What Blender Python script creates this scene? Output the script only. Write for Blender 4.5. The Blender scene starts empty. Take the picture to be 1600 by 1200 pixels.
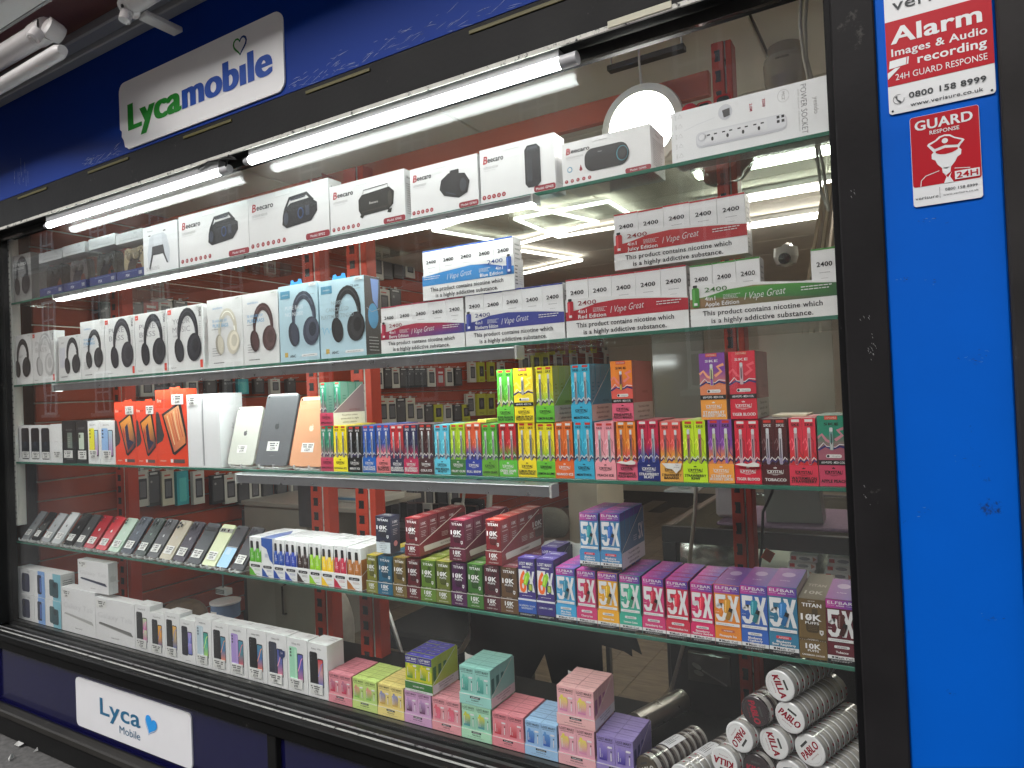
import bpy, bmesh, math, random
from mathutils import Vector, Matrix
random.seed(7)
SC = bpy.context.scene
COL = SC.collection
R = math.radians
# ------------------------------------------------------------------ camera
CZ = 1.45                                   # eye height above the pavement
F, YAW, PIT, ROL = 1065.476, 0.532949, 0.0139371, -0.0412507
_fw = Vector((-math.sin(YAW)*math.cos(PIT), math.cos(YAW)*math.cos(PIT), math.sin(PIT)))
_rt0 = Vector((math.cos(YAW), math.sin(YAW), 0)); _up0 = _rt0.cross(_fw)
_rt = math.cos(ROL)*_rt0+math.sin(ROL)*_up0; _up = -math.sin(ROL)*_rt0+math.cos(ROL)*_up0
cam = bpy.data.objects.new('camera', bpy.data.cameras.new('camera')); COL.objects.link(cam)
cam.data.sensor_width = 36; cam.data.lens = F/1600*36; cam.data.clip_start = .02; cam.data.clip_end = 400
cam.matrix_world = Matrix(((_rt.x, _up.x, -_fw.x, 0), (_rt.y, _up.y, -_fw.y, 0), (_rt.z, _up.z, -_fw.z, CZ), (0, 0, 0, 1)))
SC.camera = cam
# ------------------------------------------------------------------ world, sun, exposure
world = bpy.data.worlds.new("World"); SC.world = world; world.use_nodes = True
wn = world.node_tree; wn.nodes.clear()
sky = wn.nodes.new('ShaderNodeTexSky'); sky.sky_type = 'NISHITA'; sky.sun_disc = False
sky.sun_elevation = R(30); sky.sun_rotation = R(200); sky.dust_density = 3; sky.air_density = 1.2
bg = wn.nodes.new('ShaderNodeBackground'); bg.inputs[1].default_value = .15
hs = wn.nodes.new('ShaderNodeHueSaturation'); hs.inputs['Saturation'].default_value = .25
wo = wn.nodes.new('ShaderNodeOutputWorld')
wn.links.new(sky.outputs[0], hs.inputs['Color']); wn.links.new(hs.outputs[0], bg.inputs[0]); wn.links.new(bg.outputs[0], wo.inputs[0])
sun = bpy.data.objects.new('sun', bpy.data.lights.new('sun', 'SUN')); COL.objects.link(sun)
sun.data.energy = 1.5; sun.data.angle = R(55); sun.data.color = (1, .97, .92)
_sd = Vector((math.sin(R(200))*math.cos(R(30)), math.cos(R(200))*math.cos(R(30)), math.sin(R(30))))
sun.rotation_euler = _sd.to_track_quat('Z', 'Y').to_euler()
SC.view_settings.view_transform = 'Standard'; SC.view_settings.look = 'None'; SC.view_settings.gamma = 1
SC.view_settings.use_curve_mapping = False; SC.view_settings.exposure = 1.45
TUBE, STRIP, LAMP = 8, 12.5, 13              # lamp emission strengths

# ------------------------------------------------------------------ pixel -> world measuring helpers (camera calibration)
def W(px, py, Y):
    d = _fw*F+_rt*(px-800)-_up*(py-600); d = d*(Y/d.y)
    return Vector((d.x, d.y, d.z+CZ))
def WX(px, z, Y):
    z -= CZ; a = px-800
    return (F*(Y*_rt.y+z*_rt.z)-a*(Y*_fw.y+z*_fw.z))/(a*_fw.x-F*_rt.x)
def WZ(py, X, Y):
    a = 600-py
    return (F*(X*_up.x+Y*_up.y)-a*(X*_fw.x+Y*_fw.y))/(a*_fw.z-F*_up.z)+CZ
def WY(px, X, z):
    z -= CZ; a = px-800
    return (F*(X*_rt.x+z*_rt.z)-a*(X*_fw.x+z*_fw.z))/(a*_fw.y-F*_rt.y)
def WP(px, py, X):                          # pixel on the plane x = X
    d = _fw*F+_rt*(px-800)-_up*(py-600); d = d*(X/d.x)
    return Vector((d.x, d.y, d.z+CZ))
def WH(px, py, z):                          # pixel on the level plane z
    d = _fw*F+_rt*(px-800)-_up*(py-600); d = d*((z-CZ)/d.z)
    return Vector((d.x, d.y, d.z+CZ))

# ------------------------------------------------------------------ colours and materials
def lin(c): return c/12.92 if c <= .04045 else ((c+.055)/1.055)**2.4
_hc = {}
def hx(s):
    if not isinstance(s, str): return tuple(s)[:3]
    if s not in _hc:
        t = s.lstrip('#'); _hc[s] = tuple(lin(int(t[i:i+2], 16)/255) for i in (0, 2, 4))
    return _hc[s]
WHT = (.74, .745, .75); BLK = (.008, .008, .009); INK = (.02, .02, .025); GRY = (.3, .3, .31)
MATS = {}
def newmat(name):
    m = bpy.data.materials.new(name); m.use_nodes = True; MATS[name] = m
    nt = m.node_tree; return m, nt, nt.nodes['Principled BSDF']
def attr_mat(name, rough=.5, metal=0, coat=0, noise=.06, nscale=30, bump=0, bscale=60, spec=.5, rvar=0, wear=None, wscale=6, wth=.62):
    m, nt, p = newmat(name); n = nt.nodes; L = nt.links
    a = n.new('ShaderNodeAttribute'); a.attribute_name = 'Col'
    tc = n.new('ShaderNodeTexCoord'); nz = n.new('ShaderNodeTexNoise'); nz.inputs['Scale'].default_value = nscale; nz.inputs['Detail'].default_value = 4
    L.new(tc.outputs['Object'], nz.inputs['Vector'])
    mr = n.new('ShaderNodeMapRange'); mr.inputs[3].default_value = 1-noise*1.6; mr.inputs[4].default_value = 1+noise*.6
    L.new(nz.outputs[0], mr.inputs[0])
    mx = n.new('ShaderNodeMix'); mx.data_type = 'RGBA'; mx.blend_type = 'MULTIPLY'; mx.inputs[0].default_value = 1
    L.new(a.outputs['Color'], mx.inputs[6]); L.new(mr.outputs[0], mx.inputs[7])
    out = mx.outputs[2]
    if wear:
        w = n.new('ShaderNodeTexNoise'); w.inputs['Scale'].default_value = wscale; w.inputs['Detail'].default_value = 9; w.inputs['Roughness'].default_value = .75
        L.new(tc.outputs['Object'], w.inputs['Vector'])
        r = n.new('ShaderNodeMapRange'); r.inputs[1].default_value = wth; r.inputs[2].default_value = wth+.05; L.new(w.outputs[0], r.inputs[0])
        m2 = n.new('ShaderNodeMix'); m2.data_type = 'RGBA'; L.new(r.outputs[0], m2.inputs[0]); L.new(out, m2.inputs[6]); m2.inputs[7].default_value = (*wear, 1)
        out = m2.outputs[2]
    L.new(out, p.inputs['Base Color'])
    p.inputs['Roughness'].default_value = rough; p.inputs['Metallic'].default_value = metal
    p.inputs['Specular IOR Level'].default_value = spec
    if coat: p.inputs['Coat Weight'].default_value = coat; p.inputs['Coat Roughness'].default_value = .08
    if rvar:
        rr = n.new('ShaderNodeMapRange'); rr.inputs[3].default_value = rough-rvar; rr.inputs[4].default_value = rough+rvar; L.new(nz.outputs[0], rr.inputs[0]); L.new(rr.outputs[0], p.inputs['Roughness'])
    if bump:
        b = n.new('ShaderNodeTexNoise'); b.inputs['Scale'].default_value = bscale; b.inputs['Detail'].default_value = 5; L.new(tc.outputs['Object'], b.inputs['Vector'])
        bn = n.new('ShaderNodeBump'); bn.inputs['Strength'].default_value = bump; bn.inputs['Distance'].default_value = .002
        L.new(b.outputs[0], bn.inputs['Height']); L.new(bn.outputs[0], p.inputs['Normal'])
        if coat: L.new(bn.outputs[0], p.inputs['Coat Normal'])
    return m
attr_mat('card', .42, noise=.05, nscale=14, bump=.05, bscale=40)
attr_mat('wrap', .4, coat=.7, noise=.04, bump=.55, bscale=28)
attr_mat('plastic', .3, noise=.05)
attr_mat('gloss', .12, noise=.04, coat=.3)
attr_mat('plate', .35, noise=.04, spec=.3, wear=(.5, .48, .48), wscale=30, wth=.74)
attr_mat('metal', .3, metal=.9, noise=.1, rvar=.08)
attr_mat('paint', .38, noise=.18, nscale=5, bump=.25, bscale=90, rvar=.1, wear=(.09, .085, .08), wscale=9, wth=.66)
attr_mat('blackpaint', .5, noise=.3, nscale=7, bump=.2, bscale=70, rvar=.1, wear=(.05, .048, .045), wscale=11, wth=.635, spec=.1)
attr_mat('signboard', .5, spec=.1, noise=.08, nscale=3, wear=(.25, .27, .33), wscale=22, wth=.71)
attr_mat('vinyl', .42, spec=.15, noise=.05, nscale=8, wear=(.33, .33, .33), wscale=40, wth=.74)
attr_mat('chip', .6, noise=.3, nscale=40, bump=.5, bscale=120, wear=(.015, .015, .015), wscale=30, wth=.56)
attr_mat('slat', .45, noise=.12, nscale=4, spec=.3)
attr_mat('fabric', .9, noise=.3, nscale=120, bump=.5, bscale=200, spec=.2)
attr_mat('film', .3, noise=.3, nscale=20, bump=.8, bscale=25)
attr_mat('foil', .22, metal=.8, noise=.2, bump=1, bscale=14)
attr_mat('rock', .7, noise=.5, nscale=20, bump=1, bscale=25)
attr_mat('ceiling', .8, noise=.12, nscale=2.5, spec=.2)
attr_mat('concrete', .85, noise=.5, nscale=40, bump=.8, bscale=90, wear=(.5, .48, .44), wscale=30, wth=.7)
attr_mat('pilaster', .5, spec=.1, noise=.07, nscale=6, bump=.12, bscale=50, wear=(.01, .03, .12), wscale=13, wth=.645)
attr_mat('brick', .85, noise=.35, nscale=20, bump=.3)
def wood(name, c1, c2, sc):
    m, nt, p = newmat(name); n = nt.nodes; L = nt.links
    tc = n.new('ShaderNodeTexCoord'); mp = n.new('ShaderNodeMapping'); mp.inputs['Scale'].default_value = sc
    oi = n.new('ShaderNodeObjectInfo'); ad = n.new('ShaderNodeVectorMath'); ad.operation = 'ADD'
    L.new(tc.outputs['Object'], mp.inputs[0]); L.new(mp.outputs[0], ad.inputs[0]); L.new(oi.outputs['Random'], ad.inputs[1])
    z = n.new('ShaderNodeTexNoise'); z.inputs['Scale'].default_value = 6; z.inputs['Detail'].default_value = 8; z.inputs['Distortion'].default_value = 1.2; L.new(ad.outputs[0], z.inputs['Vector'])
    cr = n.new('ShaderNodeValToRGB'); cr.color_ramp.elements[0].position = .35; cr.color_ramp.elements[1].position = .65
    cr.color_ramp.elements[0].color = (*c1, 1); cr.color_ramp.elements[1].color = (*c2, 1)
    L.new(z.outputs[0], cr.inputs[0]); L.new(cr.outputs[0], p.inputs['Base Color']); p.inputs['Roughness'].default_value = .45
wood('laminate', (.075, .055, .034), (.15, .112, .072), (1, 9, 1))
wood('timber', (.12, .025, .01), (.22, .05, .02), (1, 12, 12))
def emit(name, c, s):
    m = bpy.data.materials.new(name); m.use_nodes = True; nt = m.node_tree; nt.nodes.clear()
    e = nt.nodes.new('ShaderNodeEmission'); e.inputs[0].default_value = (*c, 1); e.inputs[1].default_value = s
    o = nt.nodes.new('ShaderNodeOutputMaterial'); nt.links.new(e.outputs[0], o.inputs[0]); MATS[name] = m
emit('tube_light', (.93, 1, .97), TUBE); emit('strip_light', (.93, 1, .96), STRIP); emit('ring_light', (1, .98, .93), LAMP); emit('ceiling_light', (1, .96, .86), 15); emit('frame_light', (1, .97, .88), 3.5)
def glassmat(name, tint, f0, rough=0.0, haze=0, hazec=(.6, .6, .6), wob=0):
    m = bpy.data.materials.new(name); m.use_nodes = True; nt = m.node_tree; n = nt.nodes; L = nt.links; n.clear(); MATS[name] = m
    g = n.new('ShaderNodeNewGeometry'); dt = n.new('ShaderNodeVectorMath'); dt.operation = 'DOT_PRODUCT'
    L.new(g.outputs['Incoming'], dt.inputs[0]); L.new(g.outputs['Normal'], dt.inputs[1])
    def mt(op, a, b=None, cl=False):
        q = n.new('ShaderNodeMath'); q.operation = op; q.use_clamp = cl
        for i, v in enumerate((a, b)):
            if v is None: continue
            if isinstance(v, (int, float)): q.inputs[i].default_value = v
            else: L.new(v, q.inputs[i])
        return q.outputs[0]
    ab = mt('ABSOLUTE', dt.outputs['Value']); om = mt('SUBTRACT', 1, ab, True); pw = mt('POWER', om, 5)
    fac = mt('ADD', mt('MULTIPLY', pw, 1-f0), f0, True)
    t = n.new('ShaderNodeBsdfTransparent'); t.inputs[0].default_value = (*tint, 1)
    gl = n.new('ShaderNodeBsdfGlossy'); gl.inputs['Roughness'].default_value = rough
    if wob:
        tc = n.new('ShaderNodeTexCoord'); z = n.new('ShaderNodeTexNoise'); z.inputs['Scale'].default_value = 3; L.new(tc.outputs['Object'], z.inputs['Vector'])
        bn = n.new('ShaderNodeBump'); bn.inputs['Strength'].default_value = wob; bn.inputs['Distance'].default_value = .003; L.new(z.outputs[0], bn.inputs['Height']); L.new(bn.outputs[0], gl.inputs['Normal'])
    mx = n.new('ShaderNodeMixShader'); L.new(fac, mx.inputs[0]); L.new(t.outputs[0], mx.inputs[1]); L.new(gl.outputs[0], mx.inputs[2])
    o = n.new('ShaderNodeOutputMaterial'); last = mx.outputs[0]
    if haze:
        d = n.new('ShaderNodeBsdfDiffuse'); d.inputs[0].default_value = (*hazec, 1); tc = n.new('ShaderNodeTexCoord')
        z = n.new('ShaderNodeTexNoise'); z.inputs['Scale'].default_value = 2.5; z.inputs['Detail'].default_value = 10; L.new(tc.outputs['Object'], z.inputs['Vector'])
        r = n.new('ShaderNodeMapRange'); r.inputs[1].default_value = .45; r.inputs[2].default_value = .8; r.inputs[3].default_value = haze*.25; r.inputs[4].default_value = haze; L.new(z.outputs[0], r.inputs[0])
        m2 = n.new('ShaderNodeMixShader'); L.new(r.outputs[0], m2.inputs[0]); L.new(last, m2.inputs[1]); L.new(d.outputs[0], m2.inputs[2]); last = m2.outputs[0]
    L.new(last, o.inputs[0]); return m
glassmat('window_glass', (.98, .985, .98), .028, haze=.04, wob=.1)
glassmat('shelf_glass', (.9, .97, .94), .05)
glassmat('clear_plastic', (.96, .97, .98), .05, rough=.1, haze=.06)
m, nt, p = newmat('glass_edge'); p.inputs['Base Color'].default_value = (.03, .13, .09, 1); p.inputs['Roughness'].default_value = .12; p.inputs['Coat Weight'].default_value = .5

# ------------------------------------------------------------------ text cache
_tc = {}
def glyphs(s, bold=0, res=2):
    k = (s, bold, res)
    if k not in _tc:
        cu = bpy.data.curves.new('t', 'FONT'); cu.body = s; cu.size = 1; cu.resolution_u = res; cu.offset = bold; cu.fill_mode = 'FRONT'
        if bold > .004: cu.space_character = 1.05
        ob = bpy.data.objects.new('t', cu); COL.objects.link(ob)
        me = ob.to_mesh()
        vs = [(v.co.x, v.co.y) for v in me.vertices]; fs = [tuple(p.vertices) for p in me.polygons]
        ob.to_mesh_clear(); bpy.data.objects.remove(ob); bpy.data.curves.remove(cu)
        if vs: x0 = min(v[0] for v in vs); x1 = max(v[0] for v in vs)
        else: x0 = x1 = 0
        _tc[k] = ([(a-x0, b) for a, b in vs], fs, x1-x0)
    return _tc[k]
CAP = .7

# ------------------------------------------------------------------ mesh builder
EPS = .0005
class MB:
    def __init__(s): s.v = []; s.f = []; s.c = []; s.m = []; s.T = None; s.mi = 0; s.front()
    def front(s, y=0): s.P = lambda u, v, l: (u, y-l*EPS, v); return s
    def right(s, x): s.P = lambda u, v, l: (x+l*EPS, u, v); return s
    def top(s, z): s.P = lambda u, v, l: (u, v, z+l*EPS); return s
    def add(s, pts, faces, col):
        b = len(s.v)
        if s.T is not None: pts = [s.T @ Vector(p) for p in pts]
        s.v += [tuple(p) for p in pts]
        per = isinstance(col, list)
        for f in faces:
            s.f.append(tuple(b+i for i in f)); s.c.append([col[i] for i in f] if per else col); s.m.append(s.mi)
    def box(s, x0, x1, y0, y1, z0, z1, col):
        s.add([(x0, y0, z0), (x1, y0, z0), (x1, y1, z0), (x0, y1, z0), (x0, y0, z1), (x1, y0, z1), (x1, y1, z1), (x0, y1, z1)],
              [(0, 3, 2, 1), (4, 5, 6, 7), (0, 1, 5, 4), (1, 2, 6, 5), (2, 3, 7, 6), (3, 0, 4, 7)], hx(col)); return s
    def cbox(s, x0, x1, y0, y1, z0, z1, col, c=.003):
        P = []; X = (x0, x1); Y = (y0, y1); Z = (z0, z1); I = {}
        for i in (0, 1):
            for j in (0, 1):
                for k in (0, 1):
                    sx = c if i == 0 else -c; sy = c if j == 0 else -c; sz = c if k == 0 else -c
                    I[i, j, k] = len(P); P += [(X[i], Y[j]+sy, Z[k]+sz), (X[i]+sx, Y[j], Z[k]+sz), (X[i]+sx, Y[j]+sy, Z[k])]
        b = bmesh.new(); vs = [b.verts.new(p) for p in P]; bmesh.ops.convex_hull(b, input=vs)
        bmesh.ops.recalc_face_normals(b, faces=b.faces[:]); b.verts.index_update()
        s.add([v.co.copy() for v in b.verts], [[v.index for v in f.verts] for f in b.faces], hx(col)); b.free(); return s
    def rect(s, u0, v0, u1, v1, l, col, col2=None):      # col2 = colour at the top edge, for printed fades
        P = s.P; c = hx(col)
        if col2 is not None: c = [c, c, hx(col2), hx(col2)]
        s.add([P(u0, v0, l), P(u1, v0, l), P(u1, v1, l), P(u0, v1, l)], [(0, 1, 2, 3)], c); return s
    def recth(s, u0, v0, u1, v1, l, cl, cr):
        P = s.P; s.add([P(u0, v0, l), P(u1, v0, l), P(u1, v1, l), P(u0, v1, l)], [(0, 1, 2, 3)], [hx(cl), hx(cr), hx(cr), hx(cl)]); return s
    def poly(s, pts, l, col):
        c = hx(col) if not isinstance(col, list) else [hx(q) for q in col]
        s.add([s.P(u, v, l) for u, v in pts], [tuple(range(len(pts)))], c); return s
    def ell(s, u, v, a, b, l, col, n=14, rot=0):
        cr, sr = math.cos(rot), math.sin(rot)
        return s.poly([(u+a*math.cos(t)*cr-b*math.sin(t)*sr, v+a*math.cos(t)*sr+b*math.sin(t)*cr) for t in [2*math.pi*i/n for i in range(n)]], l, col)
    def rr(s, u0, v0, u1, v1, r, l, col):
        return s.poly(rrp(u0, v0, u1, v1, r), l, col)
    def line(s, pts, w, l, col):
        q = []
        for i, (a, b) in enumerate(pts):
            p0 = pts[max(i-1, 0)]; p1 = pts[min(i+1, len(pts)-1)]; dx, dy = p1[0]-p0[0], p1[1]-p0[1]; d = math.hypot(dx, dy) or 1
            ww = w[i] if isinstance(w, (list, tuple)) else w
            q += [(a-dy/d*ww/2, b+dx/d*ww/2), (a+dy/d*ww/2, b-dx/d*ww/2)]
        s.add([s.P(u, v, l) for u, v in q], [(2*i, 2*i+1, 2*i+3, 2*i+2) for i in range(len(pts)-1)], hx(col)); return s
    def text(s, t, u, v, h, l, col, al='c', w=None, bold=0, rot=0, shear=0, res=2, maxw=None):
        ob = min(bold*.4, .014) if bold > 0 else bold
        vs, fs, wd = glyphs(t, round(ob, 3), res); k = h/CAP; kx = k; st = max(0, bold-.02)*.5
        wd += 2*st
        if w: kx = w/max(wd, .01)
        if maxw and wd*kx > maxw: kx = maxw/wd
        off = {'c': -wd*kx/2, 'l': 0, 'r': -wd*kx}[al]+st*kx; cr, sr = math.cos(rot), math.sin(rot)
        for q, sx in enumerate((0, -st, st) if st > .004 else (0,)):      # struck three times side by side for heavy type
            pts = []
            for a, b in vs:
                x = (a+sx)*kx+off+b*k*shear; y = b*k-h/2; pts.append(s.P(u+x*cr-y*sr, v+x*sr+y*cr, l+q*.25))
            s.add(pts, fs, hx(col))
        return s
    def prism(s, pts, y0, y1, col, axis='y'):
        n = len(pts); f = {'y': lambda a, b, t: (a, t, b), 'x': lambda a, b, t: (t, a, b), 'z': lambda a, b, t: (a, b, t)}[axis]
        V = [f(a, b, y0) for a, b in pts]+[f(a, b, y1) for a, b in pts]
        fs = [tuple(range(n)), tuple(range(2*n-1, n-1, -1))]+[(i, n+i, n+(i+1) % n, (i+1) % n) for i in range(n)]
        if axis != 'y': fs = [tuple(reversed(q)) for q in fs]
        s.add(V, fs, hx(col)); return s
    def lathe(s, prof, c, ax=(0, 0, 1), n=20, col=WHT, cols=None):
        q = Vector((0, 0, 1)).rotation_difference(Vector(ax).normalized()); c = Vector(c); V = []
        for r, h in prof:
            for i in range(n): t = 2*math.pi*i/n; V.append(c+q @ Vector((r*math.cos(t), r*math.sin(t), h)))
        for k in range(len(prof)-1):
            s.add([V[k*n+i] for i in range(n)]+[V[(k+1)*n+i] for i in range(n)], [(i, (i+1) % n, n+(i+1) % n, n+i) for i in range(n)], hx(cols[k] if cols else col))
        s.add(V[:n], [tuple(range(n-1, -1, -1))], hx(cols[0] if cols else col)); s.add(V[-n:], [tuple(range(n))], hx(cols[-1] if cols else col)); return s
    def tube(s, pts, r, col, n=8):
        pts = [Vector(p) for p in pts]; V = []; pr = Vector((0, 0, 1))
        for i, p in enumerate(pts):
            d = (pts[min(i+1, len(pts)-1)]-pts[max(i-1, 0)]).normalized()
            if abs(d.dot(pr)) > .95: pr = Vector((1, 0, 0)) if abs(d.x) < .9 else Vector((0, 1, 0))
            a = d.cross(pr).normalized(); b = d.cross(a).normalized(); rr = r[i] if isinstance(r, (list, tuple)) else r
            V += [p+a*rr*math.cos(2*math.pi*k/n)+b*rr*math.sin(2*math.pi*k/n) for k in range(n)]
        fs = [(i*n+k, (i+1)*n+k, (i+1)*n+(k+1) % n, i*n+(k+1) % n) for i in range(len(pts)-1) for k in range(n)]
        fs += [tuple(range(n)), tuple(range(len(V)-1, len(V)-n-1, -1))]
        s.add(V, fs, hx(col)); return s
    def mesh(s, name, mats='card', smooth=False):
        me = bpy.data.meshes.new(name); me.from_pydata(s.v, [], s.f)
        at = me.color_attributes.new('Col', 'FLOAT_COLOR', 'CORNER'); buf = []
        for f, c in zip(s.f, s.c):
            if isinstance(c, list):
                for q in c: buf += (*q, 1)
            else: buf += (*c, 1)*len(f)
        at.data.foreach_set('color', buf)
        mats = [mats] if isinstance(mats, str) else mats
        for q in mats: me.materials.append(MATS[q])
        if len(mats) > 1: me.polygons.foreach_set('material_index', s.m)
        if smooth: me.shade_smooth() if hasattr(me, 'shade_smooth') else None
        if smooth and hasattr(me, 'set_sharp_from_angle'): me.set_sharp_from_angle(angle=R(40))
        me.update(); return me
    def build(s, name, mats='card', parent=None, smooth=False, loc=None, rz=0):
        return link(name, s.mesh(name, mats, smooth), parent, loc, rz)
def rrp(u0, v0, u1, v1, r, n=4):
    P = []
    for cx, cy, a0 in ((u1-r, v0+r, -90), (u1-r, v1-r, 0), (u0+r, v1-r, 90), (u0+r, v0+r, 180)):
        for i in range(n+1): t = R(a0+90*i/n); P.append((cx+r*math.cos(t), cy+r*math.sin(t)))
    return P
def link(name, me, parent=None, loc=None, rz=0):
    o = bpy.data.objects.new(name, me); COL.objects.link(o)
    if parent: o.parent = parent
    if loc is not None: o.location = loc
    o.rotation_euler.z = rz
    return o
def tag(o, label=None, cat=None, group=None, kind=None):
    if label: o['label'] = label
    if cat: o['category'] = cat
    if group: o['group'] = group
    if kind: o['kind'] = kind
    return o
def empty(name, loc, rz=0):
    o = bpy.data.objects.new(name, None); COL.objects.link(o); o.location = loc; o.rotation_euler.z = rz; o.empty_display_size = .02; return o
ORD = ['front', 'second', 'third', 'fourth', 'fifth', 'sixth']

# ================================================================== SETTING
YF, YG, YP = 1.50, 1.56, 1.615             # outer frame face, window glass, front line of the goods
SH = [1.983, 1.589, 1.222, .843, .466]      # tops of the four glass shelves and of the bottom ledge
XL, XR = -3.76, -.127
mb = MB(); mb.box(-60, 25, -3.2, 1.635, -.2, 0, (.13, .125, .12)); tag(mb.build('pavement', 'concrete'), kind='structure')
mb = MB(); mb.box(-60, 25, -11, -3.2, -.35, -.12, (.05, .05, .05)); tag(mb.build('road', 'concrete'), kind='structure')
mb = MB(); mb.box(-60, 25, -14.2, -11, -.2, 0, (.13, .125, .12)); tag(mb.build('pavement', 'concrete'), kind='structure')
# terrace across the street: only seen mirrored in the window glass
tb = empty('terrace_building', (-18, -14.3, 0)); tag(tb, 'brick terrace with rows of white sash windows across the street, mirrored in the shop glass', 'building')
mb = MB(); mb.box(-40, 40, -6, 0, 0, 12, (.2, .12, .08)); mb.box(-40, 40, -6.1, .25, 12, 12.5, (.35, .33, .3)); mb.build('wall', 'brick', tb)
mb = MB()
for a in (0, 1):
    mb.box(-.62+a*1.14, -.52+a*1.14, -.02, .07, -.95, .95, WHT)
mb.box(-.52, .52, -.02, .07, .85, .95, WHT); mb.box(-.52, .52, -.02, .07, -.95, -.85, WHT); mb.box(-.52, .52, -.01, .06, -.04, .04, WHT); mb.box(-.03, .03, -.01, .05, -.85, .85, WHT)
mb.box(-.8, .8, -.02, .16, -1.1, -.95, (.5, .48, .44)); wfr = mb.mesh('window', 'plastic')
mb = MB(); mb.box(-.52, .52, .0, .015, -.85, .85, (.02, .022, .025)); wpn = mb.mesh('pane', 'gloss')
for fl in range(3):
    for i in range(16):
        w = link('window', wfr, tb, (-37+i*4.6, 0, 2.3+fl*3.7)); link('pane', wpn, w)
# walls of the shop room
mb = MB(); mb.box(-6, 4, 1.64, 1.9, 2.66, 9, (.16, .1, .07)); tag(mb.build('wall_front', 'brick'), 'brick shop wall above the blue fascia', None, kind='structure')
mb = MB(); mb.box(-6, -3.86, 1.62, 1.9, 0, 2.66, (.02, .02, .02)); tag(mb.build('wall_front_side', 'blackpaint'), kind='structure')
mb = MB(); mb.box(-4.0, -3.86, 1.6, 9.2, 0, 2.66, (.25, .04, .02)); wl = mb.build('wall_left', 'slat'); tag(wl, kind='structure')
mb = MB(); mb.box(-4.0, 1.9, 9.2, 9.35, 0, 2.66, (.5, .44, .36)); tag(mb.build('wall_back', 'ceiling'), kind='structure')
mb = MB(); mb.box(1.75, 1.9, 1.6, 9.2, 0, 2.66, (.6, .54, .44)); tag(mb.build('wall_right', 'ceiling'), kind='structure')
mb = MB(); mb.box(-.02, 1.9, 1.62, 1.78, 0, 2.66, (.03, .03, .03)); tag(mb.build('wall_front_right', 'blackpaint'), kind='structure')
CEI = 2.60
mb = MB(); mb.box(-4.0, 1.9, 1.6, 9.35, CEI+.02, CEI+.12, (.2, .19, .17)); ce = mb.build('ceiling', 'ceiling'); tag(ce, kind='structure')
mb = MB(); mb.cbox(0, 1.188, 0, .588, 0, .018, (.8, .76, .66), .004); tile = mb.mesh('ceiling_tile', 'ceiling')
for i in range(5):
    for j in range(13): link('ceiling_tile', tile, ce, (-3.99+i*1.2, 1.62+j*.6, CEI))
mb = MB(); mb.box(-4.0, 1.9, 1.6, 9.35, -.1, -.012, (.05, .04, .03)); fl = mb.build('floor', 'concrete'); tag(fl, kind='structure')
mb = MB(); mb.cbox(0, .186, 0, 1.195, -.012, 0, (.2, .15, .1), .0015); pk = mb.mesh('plank', 'laminate')
for i in range(26):
    for j in range(5): link('plank', pk, fl, (-3.9+i*.188, 1.66+j*1.2+(i % 3)*.4, 0))
# left wall: orange red slatwall boards running back into the shop
mb = MB(); mb.cbox(-3.86, -3.842, 0, 2.4, .004, .096, (.33, .045, .015), .004); sl = mb.mesh('slat', 'slat')
mb = MB(); mb.box(-3.86, -3.853, 0, 7.4, -.004, .004, (.35, .33, .3)); sg = mb.mesh('groove_strip', 'metal')
for k in range(25):
    for j in range(3): link('slat', sl, wl, (0, 1.75+j*2.42, .1+k*.1))
    link('groove_strip', sg, wl, (0, 1.75, .1+k*.1))

# ------------------------------------------------------------------ shopfront joinery
zb0, zb1 = CZ+.842, CZ+.972                 # black head beam
fb = MB(); fb.box(-6, 1.2, YF, 1.63, zb1+.002, 2.90, (0, .032, .26)); fascia = fb.build('fascia_board', 'signboard')
tag(fascia, 'long dark blue fascia board with scuffs above the shop window', 'fascia')
hb = MB(); hb.cbox(-6, -.12, YF-.004, 1.63, zb0, zb1, BLK, .004); hbo = hb.build('window_head', 'blackpaint'); tag(hbo, 'black painted beam between the blue fascia and the window lights', 'window frame')
mb = MB(); mb.cbox(-3.55, -.12, YF-.010, YF-.0045, zb0-.006, zb0+.006, (.6, .59, .54), .001); mb.build('chipped_edge', 'chip', hbo)
mb = MB(); mb.box(-3.9, -.12, YG-.02, YG-.008, zb0-.03, zb0-.002, (.04, .04, .04)); mb.box(-3.9, -.12, YG+.008, YG+.03, zb0+.0, zb0+.03, (.03, .03, .03)); mb.build('glazing_bead', 'gloss', hbo)
for i, (a, b) in enumerate([((30, 300), (75, 285)), ((140, 277), (203, 250)), ((289, 215), (364, 190)), ((480, 148), (580, 108)), ((735, 53), (885, -3))]):
    p, q = W(*a, YF), W(*b, YF)
    mb = MB(); mb.cbox(p.x, q.x, YF-.0075, YF-.0045, CZ+.9465, CZ+.9565, (.075, .062, .0), .0008)
    s = mb.build('tape_strip', 'slat'); tag(s, ['leftmost', 'second', 'third', 'fourth', 'fifth'][i]+' faded yellow strip from the left on the black beam', 'tape', 'yellow strips along the black beam')
p, q = W(950, 52, YF-.012), W(1050, 26, YF-.012)
mb = MB(); mb.cbox(p.x, q.x, YF-.0125, YF-.0105, zb0-.002, zb0+.014, (.5, .48, .38), .0006); o = mb.build('pale_strip', 'vinyl'); tag(o, 'pale cream strip on the black beam right of the long tube light', 'strip')
rd = random.Random(4); mb = MB().front(YF)
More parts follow.
